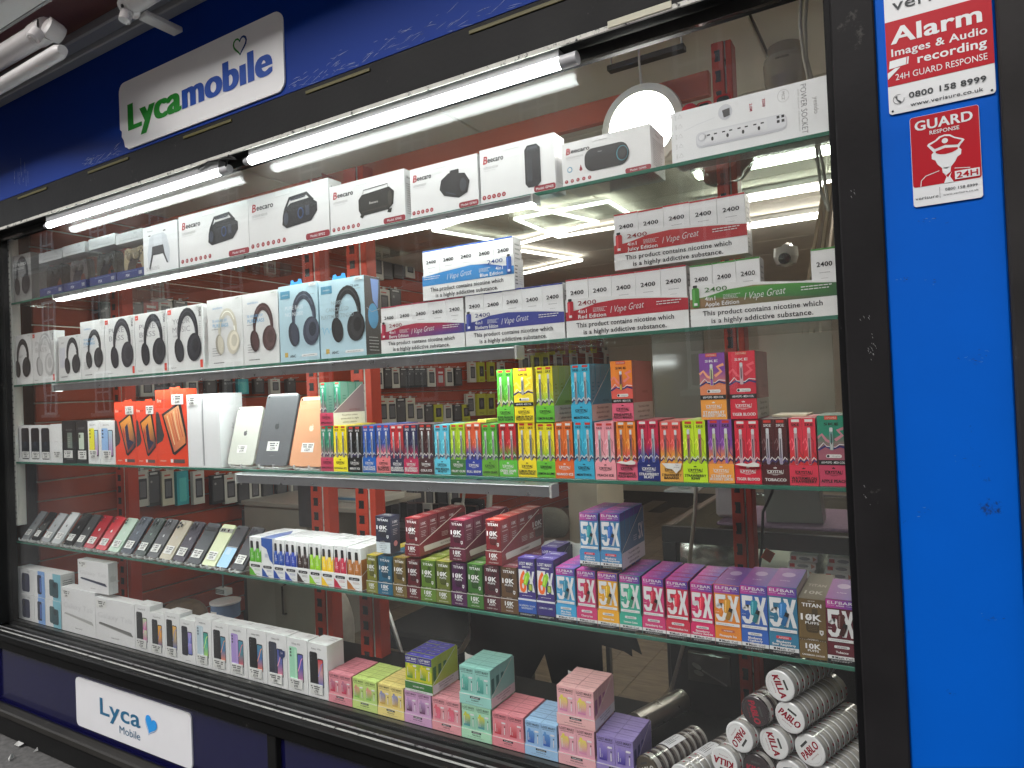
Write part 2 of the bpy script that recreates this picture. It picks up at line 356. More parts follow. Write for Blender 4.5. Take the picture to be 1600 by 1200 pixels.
for n_, (xa_, xb_, dens) in enumerate([(-2.86, -2.6, 46), (-1.66, -1.0, 80), (-.95, -.5, 40)]):
    for i in range(dens):
        x = rd.uniform(xa_, xb_); z_ = zb1+.006+abs(rd.gauss(0, .022)); ln = rd.uniform(.004, .05); sl_ = rd.uniform(-.15, .5)
        mb.line([(x, z_), (x+ln*.5, z_+ln*.5*sl_+rd.uniform(-.002, .002)), (x+ln, z_+ln*sl_)], [.0002, rd.uniform(.0006, .0016), .0002], 1, (.3, .36, .5))
for i in range(16): x = -3.42+rd.uniform(0, .14); z_ = zb1+rd.uniform(.01, .1); mb.line([(x, z_), (x+.001, z_+rd.uniform(.01, .07))], .0014, 1, (.28, .33, .48))
tag(mb.build('scuff_marks', 'chip', fascia), kind='stuff')
# white sign on fascia
sx0, sx1, sz0, sz1 = -2.575, -1.667, CZ+.985, CZ+1.243
pts = rrp(sx0, sz0, sx1, sz1, .035, 5)
k = len(pts); pts = [p for p in pts if not (p[0] < sx0+.06 and p[1] < sz0+.06)]
pts += [(sx0+.0, sz0+.085), (sx0+.012, sz0+.075), (sx0+.01, sz0+.055), (sx0+.022, sz0+.04), (sx0+.03, sz0+.012), (sx0+.045, sz0+.006), (sx0+.05, sz0)]
sg_ = empty('shop_sign', (0, 0, 0)); tag(sg_, 'white rounded sign with green and blue lettering and a heart on the blue fascia', 'sign')
mb = MB(); mb.prism(pts, YF-.006, YF-.0005, (.8, .8, .81)); mb.build('sign_panel', 'vinyl', sg_)
mb = MB().front(YF-.006); zc = (sz0+sz1)/2
mb.text('Lyca', sx0+.055, sz0+.118, .098, 2, (.01, .22, .02), 'l', w=.33, bold=.10, res=5); mb.build('lettering', 'vinyl', sg_)
mb = MB().front(YF-.006)
mb.text('mob\u0131le', sx0+.388, sz0+.118, .098, 2, (.004, .06, .36), 'l', w=.47, bold=.10, res=5); mb.build('lettering', 'vinyl', sg_)
def heart(cx, cz, s, n=24):
    return [(cx+s*16*math.sin(t)**3/17, cz+s*(13*math.cos(t)-5*math.cos(2*t)-2*math.cos(3*t)-math.cos(4*t))/17) for t in [2*math.pi*i/n for i in range(n+1)]]
mb = MB().front(YF-.006); h = heart(sx0+.705, sz1-.056, .034)
mb.line(h[12:], [.003+.004*abs(math.sin(i*.26)) for i in range(13)], 2, (.02, .2, .03)); mb.line(h[:13], [.003+.005*abs(math.sin(i*.26)) for i in range(13)], 2, (.012, .05, .2)); mb.build('heart_emblem', 'vinyl', sg_)

# awning gear above the fascia
aw = empty('awning', (-2.5, 1.3, 2.9)); tag(aw, 'folded awning with white jointed arms and grey rail above the fascia', 'awning')
def child(mb, name, mat, par, smooth=False):
    o = mb.build(name, mat, par, smooth); o.matrix_parent_inverse = Matrix.Translation(-par.location); return o
mb = MB(); z = CZ+1.392
mb.cbox(-6, 1.2, 1.455, YF-.001, z, z+.05, (.34, .35, .37), .004); mb.cbox(-6, 1.2, 1.40, 1.4545, z+.018, z+.06, (.3, .31, .34), .006); child(mb, 'rail', 'paint', aw)
mb = MB(); mb.cbox(-6, 1.2, 1.2, 1.3995, z+.05, z+.10, (.12, .045, .035), .003); mb.cbox(-6, 1.2, .98, 1.1995, z+.12, z+.16, (.3, .05, .015), .003); child(mb, 'soffit_board', 'paint', aw)
a = W(0, 85, 1.22); b = W(68, 50, 1.22); e = W(96, 66, 1.2)
mb = MB(); d = Vector((1, 0, 0)); mb.tube([b-d*1.6, b-d*.04], .035, (.62, .6, .6), 16); mb.tube([b-d*.045, b+d*.035], [.039, .039], (.58, .56, .56), 16)
mb.lathe([(.0, -.03), (.03, -.03), (.034, -.02), (.034, .02), (.02, .026), (0, .026)], b+Vector((.06, 0, -.012)), (0, -1, .3), 18, (.6, .58, .58))
child(mb, 'arm', 'paint', aw, True)
mb = MB(); mb.lathe([(.0, -.006), (.021, -.006), (.021, .03), (.016, .034), (0, .034)], b+Vector((.045, -.04, -.035)), (0, -.6, -1), 18, (.7, .68, .68)); mb.lathe([(.011, .034), (.011, .037), (0, .037)], b+Vector((.045, -.04, -.035)), (0, -.6, -1), 14, (.62, .6, .6)); child(mb, 'elbow_joint', 'paint', aw, True)
q = W(0, 135, 1.25); r0 = W(98, 78, 1.2)
mb = MB(); mb.tube([q-(r0-q)*3, r0-(r0-q)*.06, r0], [.024, .024, .016], (.6, .58, .58), 14); child(mb, 'arm', 'paint', aw, True)
mb = MB(); mb.box(b.x+.005, b.x+.035, b.y-.036, b.y-.030, b.z-.02, b.z+.02, BLK); child(mb, 'hinge_slot', 'paint', aw)
s0 = W(205, 8, 1.3)
mb = MB(); mb.lathe([(0, -.03), (.03, -.03), (.036, -.015), (.036, .02), (.02, .03), (0, .03)], s0, (0, -.5, -1), 18, (.66, .64, .64)); mb.lathe([(0, 0), (.018, 0), (.018, .034), (.0, .036)], s0+Vector((-.0, -.015, -.03)), (0, -.3, -1), 16, (.7, .68, .68))
mb.tube([s0+Vector((.02, .0, .0)), s0+Vector((.5, 0, .02))], .03, (.62, .6, .6), 14); mb.cbox(s0.x+.0, s0.x+.05, s0.y+.02, 1.45, s0.z-.04, s0.z-.02, (.55, .54, .54), .004); child(mb, 'shoulder_bracket', 'paint', aw, True)
for dx, dy in ((.0, -.034), (.13, -.031)):
    mb = MB(); mb.lathe([(0, 0), (.006, 0), (.006, .004), (0, .005)], s0+Vector((dx+.01, dy, -.022)), (0, -1, -.4), 6, BLK); child(mb, 'bolt', 'gloss', aw)
p = W(0, 35, .8)
mb = MB(); mb.cbox(-6, p.x+1.6, .76, .82, p.z, p.z+.1, (.75, .76, .76), .006); child(mb, 'front_bar', 'paint', aw)
mb = MB(); mb.cbox(-6, p.x+1.6, .815, .825, p.z+.0, p.z+.012, (.3, .3, .3), .002); child(mb, 'front_bar_lip', 'paint', aw)

# black jambs, blue pilaster, right edge
mb = MB(); mb.cbox(-.127, -.1135, YF+.012, 1.64, .466, zb0, BLK, .002); jr = mb.build('window_jamb', 'blackpaint'); tag(jr, 'glossy black jamb closing the right side of the window', 'window frame')
mb = MB(); mb.cbox(-.1134, -.0375, YF-.012, 1.62, .0, 3.1, (.017, .016, .017), .003); o = mb.build('frame_post', 'blackpaint'); tag(o, 'dark grey painted post with scuffs left of the blue pilaster', 'post')
mb = MB(); mb.cbox(-.0373, .152, YF-.004, 1.62, .0, 3.1, (0, .092, .5), .003); o = mb.build('pilaster', 'pilaster'); tag(o, 'bright blue painted pilaster carrying two red alarm signs', 'pilaster')
rd = random.Random(9); mb = MB().front(YF-.004)
for px_, py_, n_, sp_ in [(1412, 436, 9, .006), (1462, 436, 5, .008), (1525, 560, 14, .012), (1545, 965, 9, .008), (1450, 345, 8, .014), (1415, 990, 5, .006), (1500, 720, 6, .02), (1440, 800, 5, .02)]:
    c_ = W(px_, py_, YF-.004)
    for i in range(n_):
        x, z_ = c_.x+rd.gauss(0, sp_), c_.z+rd.gauss(0, sp_*.5); ln = rd.uniform(.001, .007)
        mb.line([(x, z_), (x+ln*.5, z_+rd.uniform(-.001, .001)), (x+ln, z_+rd.uniform(-.002, .002))], [.0002, rd.uniform(.0004, .0012), .0002], 1, (.12, .25, .5) if i % 3 == 0 else (.005, .015, .06))
tag(mb.build('scuff_marks', 'chip', o), kind='stuff')
rd = random.Random(3); mb = MB().front(YF-.012)
for px_, py_, n_ in [(1362, 545, 16), (1350, 490, 4), (1352, 770, 5), (1330, 300, 4)]:
    c_ = W(px_, py_, YF-.012)
    for i in range(n_):
        x, z_ = c_.x+rd.gauss(0, .004), c_.z+rd.gauss(0, .009); ln = rd.uniform(.001, .005); mb.line([(x, z_), (x+ln*.4, z_-ln)], [.0009, .0003], 1, (.3, .3, .3))
tag(mb.build('paint_chips', 'chip', bpy.data.objects['frame_post']), kind='stuff')
mb = MB(); mb.cbox(.1523, .9, YF-.02, 1.62, .0, 3.1, (.03, .028, .028), .004); o = mb.build('side_post', 'blackpaint'); tag(o, 'rough dark post at the right edge beyond the blue pilaster', 'post')
mb = MB(); mb.cbox(-6, -3.765, YF-.02, 1.619, 0, 3.0, (.012, .012, .012), .005); mb.cbox(-3.764, -3.735, YF+.0, YG+.02, .466, zb0, (.014, .014, .014), .003)
o = mb.build('corner_post', 'blackpaint'); tag(o, 'worn black corner post at the left end of the window', 'post')
# sill, stall riser
zs = CZ-.987
si = empty('window_sill', (-2, YF, zs)); tag(si, 'black window sill with a metal strip below the glass', 'window sill')
mb = MB(); mb.cbox(-3.76, -.128, 1.462, YG-.012, zs-.032, zs, (.009, .009, .009), .004); mb.cbox(-3.76, -.128, 1.475, YG, zs-.075, zs-.0325, (.007, .007, .007), .004); child(mb, 'sill_board', 'blackpaint', si)
mb = MB(); mb.cbox(-3.75, -.128, 1.487, 1.495, zs+.0002, zs+.003, (.35, .35, .33), .001); mb.cbox(-3.75, -.128, 1.512, 1.517, zs+.0002, zs+.005, (.2, .2, .2), .001); child(mb, 'metal_strip', 'chip', si)
mb = MB(); mb.cbox(-3.76, -.128, YG+.012, 2.05, SH[4]-.02, SH[4]-.0005, (.007, .008, .008), .002); mb.box(-3.76, -.128, YG-.0115, YG+.0115, SH[4]-.04, SH[4]-.012, (.06, .06, .06))
o = mb.build('display_ledge', 'blackpaint'); tag(o, 'dark bottom ledge inside the window under the lowest goods', 'shelf')
mb = MB(); mb.box(-3.76, -.128, YG+.03, YG+.045, SH[4]-.0003, SH[4]+.0015, (.12, .12, .11)); mb.build('ledge_strip', 'metal', o)
zk = CZ-1.335
mb = MB(); mb.cbox(-3.77, -1.862, YF+.012, 1.64, zk, zs-.0755, (.006, .006, .045), .002); o = mb.build('riser_panel', 'gloss'); tag(o, 'left glossy navy panel below the sill behind the white sign', 'panel', 'navy panels below the sill')
mb = MB(); mb.cbox(-1.818, -.128, YF+.012, 1.64, zk, zs-.0755, (.006, .006, .045), .002); o = mb.build('riser_panel', 'gloss'); tag(o, 'right glossy navy panel below the sill beyond the black divider', 'panel', 'navy panels below the sill')
mb = MB(); mb.cbox(-1.8615, -1.8185, YF-.008, 1.64, zk, zs-.0755, (.014, .014, .014), .003); o = mb.build('panel_divider', 'blackpaint'); tag(o, 'black upright divider between the two navy panels', 'divider')
mb = MB(); mb.cbox(-3.77, -.128, YF-.03, 1.64, .0, zk-.0005, (.014, .014, .014), .006); mb.cbox(-3.77, -.128, YF-.045, YF+.0, zk-.02, zk+.012, (.035, .033, .03), .006); o = mb.build('kick_board', 'blackpaint'); tag(o, 'dusty black kick board at the foot of the shopfront', 'kick board')
# lower sign
pa = empty('lower_sign', (0, 0, 0)); tag(pa, 'white sign with blue lettering and a blue heart on the navy panel', 'sign')
lx0, lx1, lz0, lz1 = -3.02, -2.262, CZ-1.30, CZ-1.078
yy = YF+.012
c4 = [W(120, 1056, yy), W(300, 1110, yy)]
lx0, lx1 = c4[0].x, c4[1].x; lz1 = c4[0].z; lz0 = W(127, 1133, yy).z
mb = MB(); mb.prism(rrp(lx0, lz0, lx1, lz1, .02, 5), yy-.006, yy-.0006, (.72, .72, .74)); mb.build('sign_panel', 'vinyl', pa)
mb = MB().front(yy-.006); lw, lh = lx1-lx0, lz1-lz0
mb.text('Lyca', lx0+.235*lw, lz0+.58*lh, .33*lh, 2, (.03, .14, .26), 'l', w=.36*lw, bold=.03, res=5); mb.build('lettering', 'vinyl', pa)
mb = MB().front(yy-.006); mb.text('Mobile', lx0+.41*lw, lz0+.25*lh, .15*lh, 2, (.03, .12, .22), 'l', w=.18*lw, bold=0, res=4); mb.build('lettering', 'vinyl', pa)
mb = MB().front(yy-.006); hp = heart(lx0+.685*lw, lz0+.56*lh, .04)[:-1]; t = -.35
hp = [((a-(lx0+.685*lw))*math.cos(t)-(b-(lz0+.56*lh))*math.sin(t)+lx0+.685*lw, (a-(lx0+.685*lw))*math.sin(t)+(b-(lz0+.56*lh))*math.cos(t)+lz0+.56*lh) for a, b in hp]
mb.poly([(a-.004, b-.007) for a, b in hp], 2, (.02, .2, .5)); mb.poly([(a-.002, b-.004) for a, b in hp], 3, (.7, .7, .72)); mb.poly(hp, 4, (.03, .3, .75)); mb.build('heart_emblem', 'vinyl', pa)
# litter at the foot
for i, (px, py, s) in enumerate([(30, 1165, .016), (62, 1172, .012), (18, 1185, .012), (75, 1160, .008)]):
    p = WH(px, py, .004); mb = MB(); mb.T = Matrix.Translation((p.x, p.y, .004)) @ Matrix.Rotation(i*1.1, 4, 'Z')
    mb.add([(-s*2, -s*.4, 0), (s, -s*.6, .004), (s*1.6, s*.5, .012), (-s, s*.5, .006), (-s*.3, 0, .02)], [(0, 1, 4), (1, 2, 4), (2, 3, 4), (3, 0, 4), (0, 3, 2, 1)], (.4, .4, .38))
    o = mb.build('litter', 'card'); tag(o, ['pale paper scrap nearest the corner post', 'crumpled white scrap beside the kick board', 'small grey scrap at the left picture edge', 'tiny white crumb against the kick board'][i], 'litter', 'litter on the pavement')

# ------------------------------------------------------------------ alarm signs
RED = (.4, .008, .018); SW = (.68, .69, .7); DG = (.05, .055, .06)
a = empty('alarm_sign', (0, 0, 0)); tag(a, 'large red and white alarm sign reading Alarm Images & Audio recording on the blue pilaster', 'sign')
y0 = YF-.0045; X0, X1 = W(1381, 5, y0).x, W(1549, 5, y0).x; zb = W(1390, 181, y0).z; zt = zb+.285; w = X1-X0
mb = MB(); mb.prism(rrp(X0, zb, X1, zt, .006, 4), y0-.003, y0-.0003, SW); mb.build('sign_plate', 'plate', a)
mb = MB().front(y0-.003)
zr0, zr1 = W(1390, 137, y0).z, W(1382, 38, y0).z
mb.rect(X0, zr0, X1, zr1, 1, RED); mb.build('red_panel', 'plate', a)
mb = MB().front(y0-.003); H = zr1-zr0
mb.text('verisure', X0+.5*w, zr1+.030, .022, 2, DG, w=.84*w, bold=.012, res=3)
mb.text('Alarm', X0+.48*w, zr1-.23*H, .25*H, 2, SW, w=.86*w, bold=.05, res=3)
mb.text('Images & Audio', X0+.5*w, zr1-.49*H, .115*H, 2, SW, w=.9*w, bold=.03, res=3)
mb.text('recording', X0+.62*w, zr1-.67*H, .13*H, 2, SW, w=.64*w, bold=.035, res=3)
mb.text('24H GUARD RESPONSE', X0+.51*w, zr1-.875*H, .095*H, 2, SW, w=.86*w, bold=.0, res=3)
mb.text('0800 158 8999', X0+.56*w, zr0-.024, .0105, 2, DG, w=.72*w, bold=.03, res=3)
mb.text('www.verisure.co.uk', X0+.55*w, zr0-.042, .0075, 2, DG, w=.68*w, bold=.02, res=3)
mb.poly([(X0+.02*w, zr1-.73*H), (X0+.21*w, zr1-.71*H), (X0+.22*w, zr1-.60*H), (X0+.03*w, zr1-.61*H)], 2, SW); mb.poly([(X0+.005*w, zr1-.89*H), (X0+.13*w, zr1-.735*H), (X0+.08*w, zr1-.735*H), (X0+.005*w, zr1-.79*H)], 3, SW); mb.line([(X0+.19*w, zr1-.71*H), (X0+.2*w, zr1-.605*H)], .0012, 3, RED)
mb.line([(X0+.1*w+.009*math.cos(t), zr0-.027+.009*math.sin(t)) for t in [i*.4 for i in range(3, 17)]], .0008, 2, DG); mb.line([(X0+.075*w, zr0-.021), (X0+.085*w, zr0-.028), (X0+.12*w, zr0-.034)], [.004, .002, .004], 2, DG)
mb.build('lettering', 'plate', a)
for u, v in ((X0+.006, zb+.006), (X1-.006, zb+.006)): mb = MB(); mb.lathe([(.002, 0), (.002, .001), (0, .0012)], (u, y0-.003, v), (0, -1, 0), 8, DG); mb.build('screw', 'metal', a)
g = empty('guard_sign', (0, 0, 0)); tag(g, 'small red guard response sign with a white guard figure under the larger alarm sign', 'sign')
X0, X1 = W(1421, 186, y0).x, W(1530, 186, y0).x; zt, zb = W(1421, 186, y0).z, W(1426, 325, y0).z; w, H = X1-X0, zt-zb
mb = MB(); mb.prism(rrp(X0, zb, X1, zt, .005, 4), y0-.003, y0-.0003, SW); mb.build('sign_plate', 'plate', g)
mb = MB().front(y0-.003); mb.poly(rrp(X0+.0006, zb+.215*H, X1-.0006, zt-.0006, .0045, 3), 1, RED); mb.build('red_panel', 'plate', g)
mb = MB().front(y0-.003); U = lambda a, b: (X0+a*w, zb+b*H)
mb.text('GUARD', X0+.49*w, zt-.105*H, .105*H, 2, SW, w=.84*w, bold=.05, res=3); mb.text('RESPONSE', X0+.5*w, zt-.205*H, .042*H, 2, SW, w=.43*w, bold=.03)
mb.poly([U(.24, .655), U(.26, .675), U(.36, .70), U(.42, .735), U(.50, .745), U(.58, .735), U(.64, .70), U(.76, .665), U(.78, .65), U(.72, .605), U(.70, .58), U(.5, .60), U(.33, .57), U(.3, .60)], 2, SW)
mb.poly([U(.28, .655), U(.38, .688), U(.44, .718), U(.5, .727), U(.57, .718), U(.63, .688), U(.74, .652), U(.68, .61), U(.5, .63), U(.35, .605)], 3, RED); mb.ell(*U(.5, .675), w*.045, w*.045, 4, SW, 12)
mb.poly([U(.34, .575), U(.30, .55), U(.30, .50), U(.35, .48), U(.38, .43), U(.44, .385), U(.50, .37), U(.57, .385), U(.63, .43), U(.67, .48), U(.72, .50), U(.73, .55), U(.69, .58), U(.5, .60)], 2, SW)
mb.poly([U(.36, .575), U(.36, .558), U(.42, .538), U(.5, .53), U(.6, .538), U(.68, .56), U(.68, .58), U(.5, .598)], 3, RED)
mb.poly([U(.44, .385), U(.45, .33), U(.5, .30), U(.56, .33), U(.57, .385)], 2, SW)
mb.line([U(.12, .215), U(.13, .28), U(.2, .325), U(.40, .36)], .0012, 2, SW); mb.line([U(.62, .36), U(.84, .34)], .0012, 2, SW)
mb.poly([U(.46, .33), U(.52, .27), U(.58, .33), U(.55, .28), U(.6, .215), U(.46, .215), U(.5, .28)], 2, SW)
mb.rect(*U(.62, .235), *U(.97, .325), 3, SW); mb.text('24H', X0+.795*w, zb+.28*H, .062*H, 4, RED, w=.3*w, bold=.03)
mb.text('verisure', X0+.2*w, zb+.09*H, .035*H, 2, DG, w=.34*w); mb.text('0800 158 8999', X0+.7*w, zb+.145*H, .03*H, 2, DG, w=.46*w, bold=.02); mb.text('www.verisure.co.uk', X0+.69*w, zb+.09*H, .022*H, 2, DG, w=.5*w)
mb.rect(*U(.39, .06), *U(.395, .18), 2, DG); mb.build('lettering', 'plate', g)

# ------------------------------------------------------------------ window glass, tubes, shelves
mb = MB(); mb.box(-3.76, -.114, YG-.003, YG+.003, SH[4]-.012, zb0+.02, WHT)
o = mb.build('window_glass', 'window_glass'); tag(o, 'large window pane in front of the shelves with faint reflections', 'window glass')
def tubelight(xa, xb, z, r, label, cable=False):
    t = empty('tube_light', ((xa+xb)/2, 1.51, z)); tag(t, label, 'light', 'tube lights under the black beam')
    mb = MB(); mb.tube([(xa, 1.51, z), (xb, 1.51, z)], r, WHT, 20); child(mb, 'tube', 'tube_light', t, True)
    mb = MB(); mb.tube([(xa-.03, 1.512, z+.001), (xa-.0005, 1.512, z+.001)], [r*.75, r*1.12], (.4, .4, .42), 18)
    child(mb, 'end_cap', 'plastic', t, True); mb = MB(); mb.tube([(xb+.0005, 1.512, z+.001), (xb+.045, 1.512, z+.001)], r*1.12, (.45, .45, .47), 18); child(mb, 'end_cap', 'plastic', t, True)
    mb = MB(); mb.cbox(xa, xb, 1.50, 1.53, z+r*.75, zb0-.004, (.3, .3, .31), .001); child(mb, 'housing', 'paint', t)
p0, p1, p2, p3 = W(76, 350, 1.51).x, W(345, 268, 1.51).x, W(392, 248, 1.51).x, W(876, 95, 1.51).x
ztb = CZ+.806
tubelight(p0, p1, ztb-.006, .0125, 'left white tube light under the black beam, nearer the corner')
tubelight(p2, p3, ztb, .0145, 'right longer white tube light under the black beam')
mb = MB(); pp = [(p1+.04, 1.5, ztb), (p1+.07, 1.49, ztb+.03), (p1+.10, 1.495, ztb+.012), (p1+.05, 1.49, ztb+.022), (p1-.04, 1.49, ztb+.03), (p1-.1, 1.495, ztb+.018)]
mb.tube(pp, .003, BLK, 6); o = mb.build('cable', 'plastic', smooth=True); tag(o, 'short black cable looped between the two tube lights', 'cable')
Eedge = -.1285
for k, z in enumerate(SH[:4]):
    s = MB(); s.box(-3.735, Eedge, 1.606, 1.955, z-.0095, z-.0006, WHT); so = s.build('glass_shelf', 'shelf_glass')
    tag(so, ['top glass shelf holding boxed speakers', 'second glass shelf holding boxed headphones', 'third glass shelf holding tablets and slim cartons', 'lowest glass shelf holding bare phones'][k], 'shelf', 'glass shelves in the window')
    s = MB(); s.cbox(-3.735, Eedge, 1.6015, 1.6055, z-.010, z-.0004, WHT, .001); s.build('shelf_edge', 'glass_edge', so)
def strip(xa, xb, z, h, label, lit):
    t = empty('strip_light', ((xa+xb)/2, 1.59, z)); tag(t, label, 'light', 'strip lights fixed under the shelves')
    A = (.5, .5, .52); y0 = 1.5685; lo = z-h-(0 if lit else .009)
    mb = MB(); mb.prism([(y0, z-.004), (y0+.002, z-h*.6), (y0+.004, lo), (y0+.0065, lo), (y0+.0065, z-h*.5), (y0+.040, z-h*.5), (y0+.040, z)], xa, xb, A, 'x'); child(mb, 'housing', 'metal', t)
    mb = MB(); mb.cbox(xa, xb, y0-.0022, y0-.0003, z-h*.35, z-h*.2, A, .0006); child(mb, 'ridge', 'metal', t)
    n = 3
    for i in range(n):
        u0 = xa+(xb-xa)*i/n+.004; u1 = xa+(xb-xa)*(i+1)/n-.004
        mb = MB(); mb.cbox(u0, u1, y0+.0068, y0+.036, z-h-(.007 if lit else -.002), z-h*.52, WHT, .002); child(mb, 'diffuser', 'strip_light', t)
    for a, b in ((xa-.006, xa-.0005), (xb+.0005, xb+.007)):
        mb = MB(); mb.cbox(a, b, y0-.002, y0+.042, lo-.002, z-.001, (.5, .5, .48), .001); child(mb, 'end_plate', 'plastic', t)
ys = 1.575
strip(W(86, 480, ys).x, W(832, 328, ys).x, SH[0]-.0105, .022, 'lit strip light under the top shelf of speaker boxes', 1)
strip(W(85, 606, ys).x, W(806, 550, ys).x, SH[1]-.0105, .026, 'grey strip light under the shelf of headphone boxes', 0)
strip(W(372, 745, ys).x, W(860, 762, ys).x, SH[2]-.0105, .026, 'grey strip light under the shelf of tablets and slim cartons', 0)

# red slotted uprights and top rail
def upright(X, Y, z0, z1, w, label):
    t = empty('shelf_upright', (X, Y, z0)); tag(t, label, 'shelf post', 'red slotted shelf posts')
    mb = MB(); RC = (.42, .035, .012)
    mb.cbox(X, X+w*.62, Y, Y+.03, z0, z1, RC, .002); mb.cbox(X+w*.70, X+w, Y+.004, Y+.06, z0, z1, RC, .002); child(mb, 'post', 'slat', t)
    x0 = w*.2; x1 = w*.44; mb = MB(); mb.box(x0, x1, -.0012, .001, 0, .032, (.01, .006, .006)); mb.box(x0-.002, x0, -.0012, .001, 0, .008, (.01, .006, .006)); mb.box(x0-.002, x0, -.0012, .001, .024, .032, (.01, .006, .006)); sm = mb.mesh('slot', 'slat'); zz = .06
    while zz < z1-z0-.05: link('slot', sm, t, (0, 0, zz)); zz += .058
    mb = MB(); mb.box(X+w*.625, X+w*.695, Y+.006, Y+.012, z0, z1, (.45, .42, .38)); child(mb, 'edge_strip', 'chip', t)
YU = 1.965
upright(WX(1146, 1.0, YU), YU, .1, 2.42, .055, 'red slotted post at the right behind the stacked vape cartons')
upright(WX(486, 1.0, YU), YU, .1, CZ+.90, .095, 'red post in the middle, left one of the close pair')
upright(WX(556, 1.0, YU), YU, .1, CZ+.90, .10, 'red post in the middle, right one of the close pair')
upright(WX(180, 1.2, YU), YU, .1, CZ+.90, .10, 'red post at the left behind the tablet cartons')
mb = MB(); mb.cbox(-3.75, WX(1100, 2.3, YU), YU+.062, YU+.09, CZ+.855, CZ+.928, (.42, .08, .03), .003); o = mb.build('top_rail', 'slat'); tag(o, 'long orange red rail joining the tops of the shelf posts', 'rail')
for X in (-3.3, -2.06, -.5):
    mb = MB(); mb.prism([(1.966, 2.36), (1.966, 2.22), (1.98, 2.22), (2.027, 2.35), (2.027, 2.36)], X+.058, X+.062, (.4, .05, .02), 'x'); b_ = mb.build('bracket', 'slat', o)
# left end: perforated white side channel with cables
mb = MB(); X = -3.733; mb.cbox(X, X+.018, 1.60, 1.64, SH[4]+.45, 2.30, (.6, .59, .55), .002)
o = mb.build('side_channel', 'paint'); tag(o, 'white slotted metal channel at the left end of the shelves', 'shelf post')
mb = MB()
for i in range(60): mb.box(X+.004, X+.014, 1.5990, 1.5997, SH[4]+.48+i*.028, SH[4]+.486+i*.028, (.05, .05, .05))
tag(mb.build('slot', 'plastic', o), kind='stuff')

# ================================================================== GOODS
def sticker(mb, u, v, w, h, l, price, col=(.72, .72, .7)):
    mb.rect(u, v, u+w, v+h, l, col); mb.text(price, u+w/2, v+h*.26, h*.26, l+1, INK, bold=.03, maxw=w*.9)
    for a, ww in ((.78, .84), (.56, .7)):
        n = 7
        for i in range(n):
            if (i*7+int(w*1e4)) % 5: mb.rect(u+w/2-w*ww/2+i*w*ww/n, v+h*(a-.06), u+w/2-w*ww/2+(i+.85)*w*ww/n, v+h*(a+.06), l+1, INK)
def small(mb, u, v, w, h, l, col, rows=3, seed=1):        # lines of print too small to read
    rd = random.Random(seed)
    for r in range(rows):
        x = u; y = v+h*(rows-r-.5)/rows
        while x < u+w*(.75+.25*rd.random()):
            q = w*(.05+.1*rd.random()); mb.rect(x, y-h*.16/rows, min(x+q, u+w), y+h*.16/rows, l, col); x += q+w*.025
WARN = ['This product contains nicotine which', 'is a highly addictive substance.']
# ---- generic sloped display tray; cartons inside it are things of their own
def tray_mesh(w, h, hf, d, c, front, side=None, cside=None):
    t = .0012; cs = hx(cside or c); mb = MB()
    mb.box(0, w, 0, d, 0, t, c); mb.box(0, w, 0, t, t, hf, c); mb.box(0, w, d-t, d, t, h*.99, (.55, .54, .5))
    pr = [(t, t), (d-t, t), (d-t, h*.99), (d*.9, h*.99), (t, hf)]
    mb.prism(pr, 0, t, cs, 'x'); mb.prism(pr, w-t, w, cs, 'x')
    ln = [(t, hf), (d*.9, h*.985)]
    mb.front(0); front(mb, w, hf)
    mb.right(w); mb.line(ln, .0022, 1, (.65, .62, .55))
    if side: side(mb, d, h, hf)
    return mb
def place_tray(kind, cart_kind, X0, X1, z0, Y0, h, hf, d, nx, ny, tm, cm, cw, label, clabel, tgroup, cgroup, skip=(), cz=.0014):
    o = link(kind, tm, None, (X0, Y0, z0)); tag(o, label, 'display tray', tgroup)
    w = X1-X0; pw = (w-.004)/nx; pd = (d-.004)/ny
    for i in range(nx):
        for j in range(ny):
            if (i, j) in skip: continue
            c = link(cart_kind, cm, None, (X0+.002+i*pw+(pw-cw)/2, Y0+.0018+j*pd, z0+cz+(random.uniform(0, .0016) if j else 0)), random.uniform(-.004, .004)); c.rotation_euler.x = random.uniform(-.012, .004) if j else 0
            side = '' if nx == 1 else (['left', 'right'][i] if nx == 2 else ORD[i])+' column, '
            tag(c, clabel % (side.replace(' column, ', ' side ')+ORD[j]+' row'), 'vape carton', cgroup)

